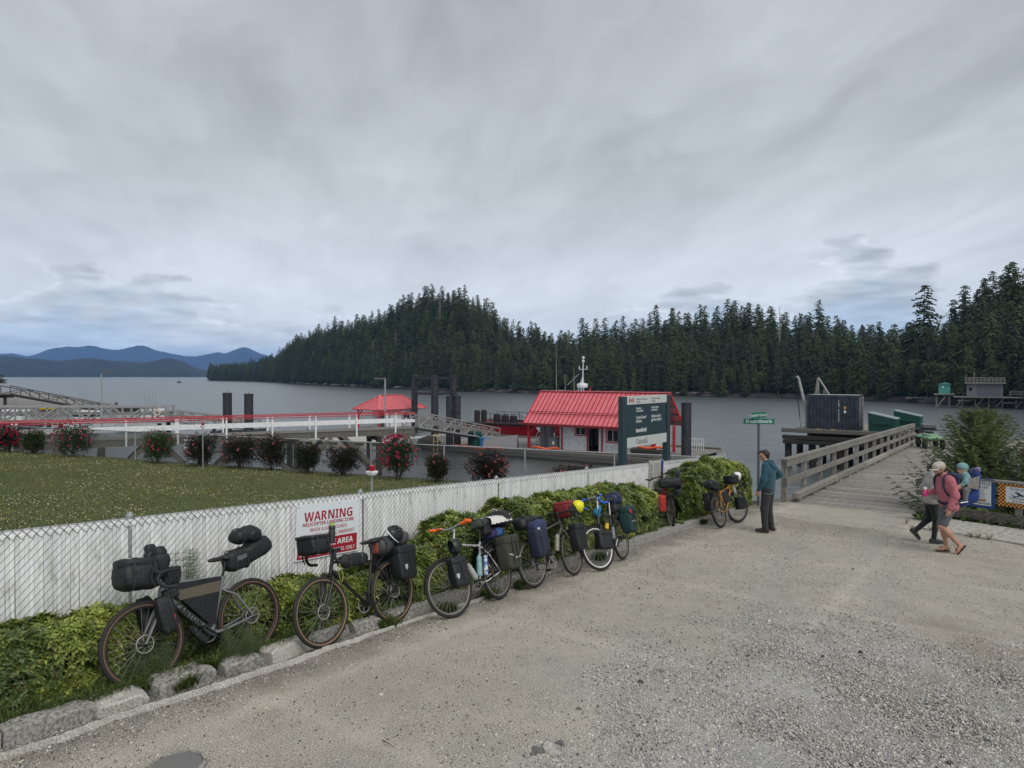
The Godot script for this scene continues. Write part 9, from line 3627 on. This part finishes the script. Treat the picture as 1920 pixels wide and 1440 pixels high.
# ==================================================================== right hand roadside
func build_roadside():
	var dir := V(0.918, 0, 0.397)
	var nrm := V(-0.397, 0, 0.918)
	var base := V(4.95, 0, -18.42)
	# low railing
	var o := thing("roadside_railing", "low weathered timber railing carrying the water taxi boards", "railing", V(4.95, 3.1, -18.42))
	for k in 4:
		var p := base + dir * (0.1 + k * 2.1)
		var b := MB.new()
		b.cham(V(p.x, road_y(p.z) + 0.55, p.z), V(0.12, 1.2, 0.12), 0.01, Basis(dir, Vector3.UP, nrm))
		wp(o, "post", b, M.boardy[k % 4])
	for q in [[1.17, 0.09, 0.05, 0.02, 2], [0.95, 0.045, 0.18, 0.06, 1], [0.70, 0.045, 0.12, 0.06, 3], [0.32, 0.06, 0.22, 0.07, 0]]:
		var a: Vector3 = base + dir * -0.1 + nrm * q[3]
		var e: Vector3 = base + dir * 6.6 + nrm * q[3]
		var b := MB.new()
		b.bar(V(a.x, road_y(a.z) + q[0], a.z), V(e.x, road_y(e.z) + q[0], e.z), q[1] if q[4] != 2 else 0.2, q[2])
		wp(o, "rail", b, M.beam if q[4] != 2 else M.grey_wood)
	# sidewalk of cast slabs with a kerb face
	var sw := Node3D.new()
	sw.name = "sidewalk"
	add_child(sw)
	tag(sw, "", "", "", "structure")
	var k := 0
	var d := 0.6
	while d < 9.0:
		var l := 0.60
		var c := base + dir * (d + l * 0.5) + nrm * 0.98
		var b := MB.new()
		b.cham(Vector3.ZERO, V(l - 0.03, 0.14, 1.25), 0.012)
		place("slab", b.mesh(), M.slab_concrete, Transform3D(Basis(dir, V(0, 1, 0), nrm) * Basis(Vector3.BACK, 0.0565 * 0.397) * Basis(Vector3.RIGHT, 0.052), V(c.x, road_y(c.z) + 0.035 + 0.004 * hash1(k), c.z)), sw)
		d += l
		k += 1
	# grass tufts in front of it and weeds under the railing
	var r := RandomNumberGenerator.new()
	r.seed = 717
	var tu := MB.new()
	tu.use_col = true
	for q in 26:
		var a := r.randf() * TAU
		var dd := V(cos(a), 0, sin(a))
		var s := V(-dd.z, 0, dd.x) * 0.0035
		var l := 0.10 + 0.16 * r.randf()
		var t := 0.7 + 0.6 * r.randf()
		tu.col = Color(t, t, t)
		var m := dd * l * 0.4 + V(0, l * 0.75, 0)
		tu.quad(-s, m - s, m + s, s)
		tu.tri(m - s, dd * l * 0.95 + V(0, l * 0.8, 0), m + s)
	var tm := tu.mesh()
	var spots := [[1.15, 1.72], [2.0, 1.70], [2.15, 1.72], [2.35, 1.68], [0.3, 1.2], [3.6, 1.75]]
	for q in spots.size():
		var p: Vector3 = base + dir * spots[q][0] + nrm * spots[q][1]
		var g := place("grass_tuft", tm, M.drygrass, Transform3D(Basis(Vector3.UP, q * 1.1) * Basis.from_scale(V(1.0, 0.8, 1.0)), V(p.x, road_y(p.z), p.z)))
		tag(g, ["first", "second", "third", "fourth", "fifth", "last"][[1, 2, 3, 4, 0, 5][q]] + " dry grass tuft from the left along the sidewalk edge", "grass tuft", "grass tufts by the sidewalk")
	var xf := []
	var cl := []
	var xf2 := []
	for q in 1500:
		var p := base + dir * (r.randf() * 8.0 - 0.2) + nrm * (0.25 - r.randf() * 1.5)
		xf.append(Transform3D(Basis(V(r.randf() - 0.5, 1, r.randf() - 0.5).normalized(), r.randf() * TAU) * Basis.from_scale(Vector3.ONE * (0.9 + 0.9 * r.randf())), V(p.x, road_y(p.z) + 0.02 + 0.4 * r.randf() * r.randf(), p.z)))
		var t := 0.5 + 0.8 * r.randf()
		cl.append(Color(0.10 * t, 0.145 * t, 0.04 * t))
	var u := many("undergrowth", sprig(8, 0.10, 0.05, 6), M.leaf, xf, cl)
	tag(u, "dark leafy undergrowth below the roadside railing", "undergrowth")
	spruce(V(6.1, 2.85, -21.0), 2.95, "young dense spruce growing behind the roadside railing", 5)
	spruce(V(8.25, 2.95, -20.4), 2.7, "lower young spruce at the right edge behind the railing", 8)
	# white skip, post and arched pipe beyond the spruce
	var sk := thing("white_container", "white box container with a rusty post beyond the spruce, right edge", "container", V(7.6, 1.6, -39.0))
	var b := MB.new()
	b.cham(V(1.0, 0.85, 0), V(2.4, 1.5, 2.0), 0.03)
	part(sk, "box", b, M.white_paint)
	var pb := MB.new()
	pb.cham(V(-0.35, 0.9, 1.05), V(0.18, 1.8, 0.12), 0.01)
	part(sk, "post", pb, mat(0.10, 0.05, 0.03, 0.8))
	var sb := MB.new()
	sb.cham(V(1.0, -0.1, 0), V(4.0, 0.2, 3.0), 0.03)
	part(sk, "stand", sb, M.tarred)
	for q in 4:
		var pl := MB.new()
		pl.tube([V(-0.8 + (q % 2) * 3.4, -0.1, -1.2 + (q / 2) * 2.4), V(-0.8 + (q % 2) * 3.4, -3.4, -1.2 + (q / 2) * 2.4)], 0.15, 8)
		part(sk, "pile", pl, M.tarred)

func spruce(at: Vector3, h: float, label: String, sd: int):
	var r := RandomNumberGenerator.new()
	r.seed = sd * 31
	var o := thing("young_spruce", label, "tree", at, 0.0, "young spruces by the railing")
	var tk := MB.new()
	tk.tube([Vector3.ZERO, V(0.03, h * 0.5, 0), V(0, h, 0.02)], [0.06, 0.035, 0.008], 8)
	part(o, "trunk", tk, M.bark)
	var twigs := MB.new()
	var shoot := MB.new()
	shoot.use_col = true
	# one shoot: a stem dressed with needles, 0.22 m long, along +x
	for k in 58:
		var x := 0.22 * k / 58.0
		var a := k * 2.4
		var d := V(0.55, cos(a), sin(a)).normalized()
		var l := 0.027 * (1.0 if x < 0.18 else 0.7)
		var s := d.cross(Vector3.RIGHT).normalized() * 0.0042
		var t := 0.75 + 0.5 * r.randf()
		shoot.col = Color(t, t, t)
		var p := V(x, 0, 0)
		shoot.tri(p - s, p + d * l, p + s)
	var sm := shoot.mesh()
	var xf := []
	var cl := []
	var y := 0.12
	while y < h * 0.97:
		var q := y / h
		var reach := (2.5 * pow(1.0 - q, 0.75) + 0.10) * (h / 3.6)
		var n := 7 if q < 0.8 else 5
		for k in n:
			var a := TAU * k / n + y * 7.0 + r.randf() * 0.5
			var d := V(cos(a), 0, sin(a))
			var side := V(-d.z, 0, d.x)
			var l := reach * (0.75 + 0.4 * r.randf())
			var lift := 0.10 + 0.55 * q
			var pts := [V(0, y, 0)]
			for e in 5:
				var t := (e + 1) / 5.0
				pts.append(V(0, y, 0) + d * l * t + V(0, l * (lift * t - 0.28 * t * (1.0 - t) * 2.0 + 0.12 * t * t), 0))
			twigs.tube(pts, [0.014, 0.011, 0.009, 0.006, 0.004, 0.002], 4, false)
			# side shoots in a flat spray, longer near the trunk
			var x := 0.12
			while x < 1.0:
				var i := mini(int(x * 5.0), 4)
				var p: Vector3 = (pts[i] as Vector3).lerp(pts[i + 1], x * 5.0 - i)
				for s in [-1, 1]:
					var sl := l * 0.34 * (1.15 - x) + 0.08
					var sdir: Vector3 = (d * 0.75 + side * s * 0.8 + V(0, 0.05 - 0.22 * r.randf(), 0)).normalized()
					var cnt := maxi(1, int(sl / 0.15))
					for c in cnt:
						var pp: Vector3 = p + sdir * 0.15 * c
						var bd: Vector3 = (sdir + V(r.randf() - 0.5, r.randf() - 0.6, r.randf() - 0.5) * 0.45).normalized()
						xf.append(Transform3D(Basis(Quaternion(Vector3.RIGHT, bd)) * Basis(Vector3.RIGHT, r.randf() * TAU) * Basis.from_scale(V(0.9, 1.15, 1.15)), pp))
						var t := 0.7 + 0.5 * r.randf()
						var tip := c == cnt - 1 and r.randf() < 0.6
						cl.append(Color(0.085 * t, 0.13 * t, 0.045 * t) if not tip else Color(0.16 * t, 0.21 * t, 0.062 * t))
				x += 0.055 + 0.02 * r.randf()
			var e2: Vector3 = (pts[5] - pts[4]).normalized()
			xf.append(Transform3D(Basis(Quaternion(Vector3.RIGHT, e2)), pts[5] - e2 * 0.08))
			cl.append(Color(0.13, 0.165, 0.05))
		y += 0.095 + 0.04 * r.randf()
	for k in 3:
		xf.append(Transform3D(Basis(Quaternion(Vector3.RIGHT, V(0.1 * (k - 1), 1, 0.05).normalized())) * Basis.from_scale(V(1.4, 1, 1)), V(0, h * 0.92 + 0.04 * k, 0)))
		cl.append(Color(0.12, 0.15, 0.05))
	part(o, "branches", twigs, M.bark)
	many("crown", sm, M.needle, xf, cl, o)

# ==================================================================== small things
func build_small():
	# red signal lamps on white boxes
	for q in [[V(-2.75, 0, -6.74), 5.14, "red signal lamp on a grey post on the lawn, just behind the slatted fence"], [V(-18.34, 0, -12.88), 4.98, "distant red signal lamp on a post by the lawn fence"]]:
		var g := lawn_y(q[0].x, q[0].z)
		var o := thing("signal_lamp", q[2], "lamp", V(q[0].x, g, q[0].z))
		var h: float = q[1] - g
		var b := MB.new()
		b.tube([V(0, -0.1, 0), V(0, h - 0.13, 0)], 0.02, 8)
		part(o, "post", b, M.galv)
		var w := MB.new()
		w.cham(V(0, h - 0.12, 0), V(0.16, 0.045, 0.16), 0.006)
		w.cham(V(0, h - 0.155, 0), V(0.13, 0.04, 0.13), 0.006)
		part(o, "base_box", w, M.white_paint)
		var l := MB.new()
		l.lathe(V(0, h - 0.095, 0), Basis(), [Vector2(0.052, 0), Vector2(0.052, 0.088), Vector2(0.045, 0.10), Vector2(0.001, 0.104)], 14)
		part(o, "red_lens", l, mat(0.33, 0.006, 0.018, 0.25))
	# manhole cover
	var mz := -0.22
	var mo := thing("manhole_cover", "round iron manhole cover sunk in the road at the bottom edge", "manhole cover", V(2.19, road_y(mz) - 0.006, mz))
	var mr := MB.new()
	mr.lathe(Vector3.ZERO, Basis(), [Vector2(0.19, -0.05), Vector2(0.19, 0.012), Vector2(0.165, 0.016), Vector2(0.163, 0.004)], 32)
	part(mo, "rim", mr, M.concrete)
	var mc := MB.new()
	mc.lathe(Vector3.ZERO, Basis(), [Vector2(0.16, -0.03), Vector2(0.16, 0.008), Vector2(0.15, 0.014), Vector2(0.001, 0.014)], 32)
	part(mo, "lid", mc, mat(0.15, 0.15, 0.145, 0.7))
	# loose rocks
	var list := [[4.02, -1.92, 0.045, 0, "grey angular rock at the left of the small rock cluster, bottom of the picture"], [4.07, -2.00, 0.05, 1, "pale tan rock in the middle of the small rock cluster"], [4.09, -2.13, 0.036, 0, "rounded grey rock at the right of the small rock cluster"], [4.02, -2.03, 0.03, 0, "small grey rock at the back of the small rock cluster"], [4.14, -1.96, 0.042, 1, "flat tan rock at the front of the small rock cluster"], [4.03, -1.85, 0.03, 0, "small rock at the near left of the rock cluster"], [3.88, -2.77, 0.022, 0, "lone grey stone uphill of the rock cluster"], [5.52, -5.99, 0.022, 2, "dark stone lying alone in the middle of the gravel"], [5.22, -5.58, 0.016, 2, "small dark stone left of the dark stone in the gravel"], [4.67, -10.59, 0.016, 2, "small dark stone on the packed track towards the boardwalk"], [4.07, -4.04, 0.02, 0, "grey stone at the edge of the loose gravel"], [4.04, -3.93, 0.014, 0, "small grey stone beside the edge of the loose gravel"], [1.16, -0.76, 0.03, 0, "stone lying in the gutter below the grey bicycle"], [2.86, -4.06, 0.014, 1, "bright pale pebble in the middle of the road"]]
	for k in list.size():
		var q: Array = list[k]
		var s: float = q[2]
		var p := V(q[0], road_y(q[1]) + s * 0.32, q[1])
		var o := place("loose_rock", rock_mesh(40 + k, 0.55, 14, 10), M.stone if q[3] == 0 else (M.concrete_pale if q[3] == 1 else M.darkstone), Transform3D(Basis(Vector3.UP, k * 1.7) * Basis(Vector3.RIGHT, 0.3 * (k % 3)) * Basis.from_scale(V(s * 1.25, s * 0.75, s)), p))
		tag(o, q[4], "rock", "loose rocks on the road")
	# a twig
	var tw := MB.new()
	tw.tube([V(0, 0, 0), V(0.06, 0.012, 0.02), V(0.15, 0.006, 0.03)], [0.004, 0.0035, 0.002], 5)
	solo("twig", tw, M.bark, "short dark twig lying on the packed grit of the road", "twig", Transform3D(Basis(), V(3.02, road_y(-1.34) + 0.01, -1.34)))
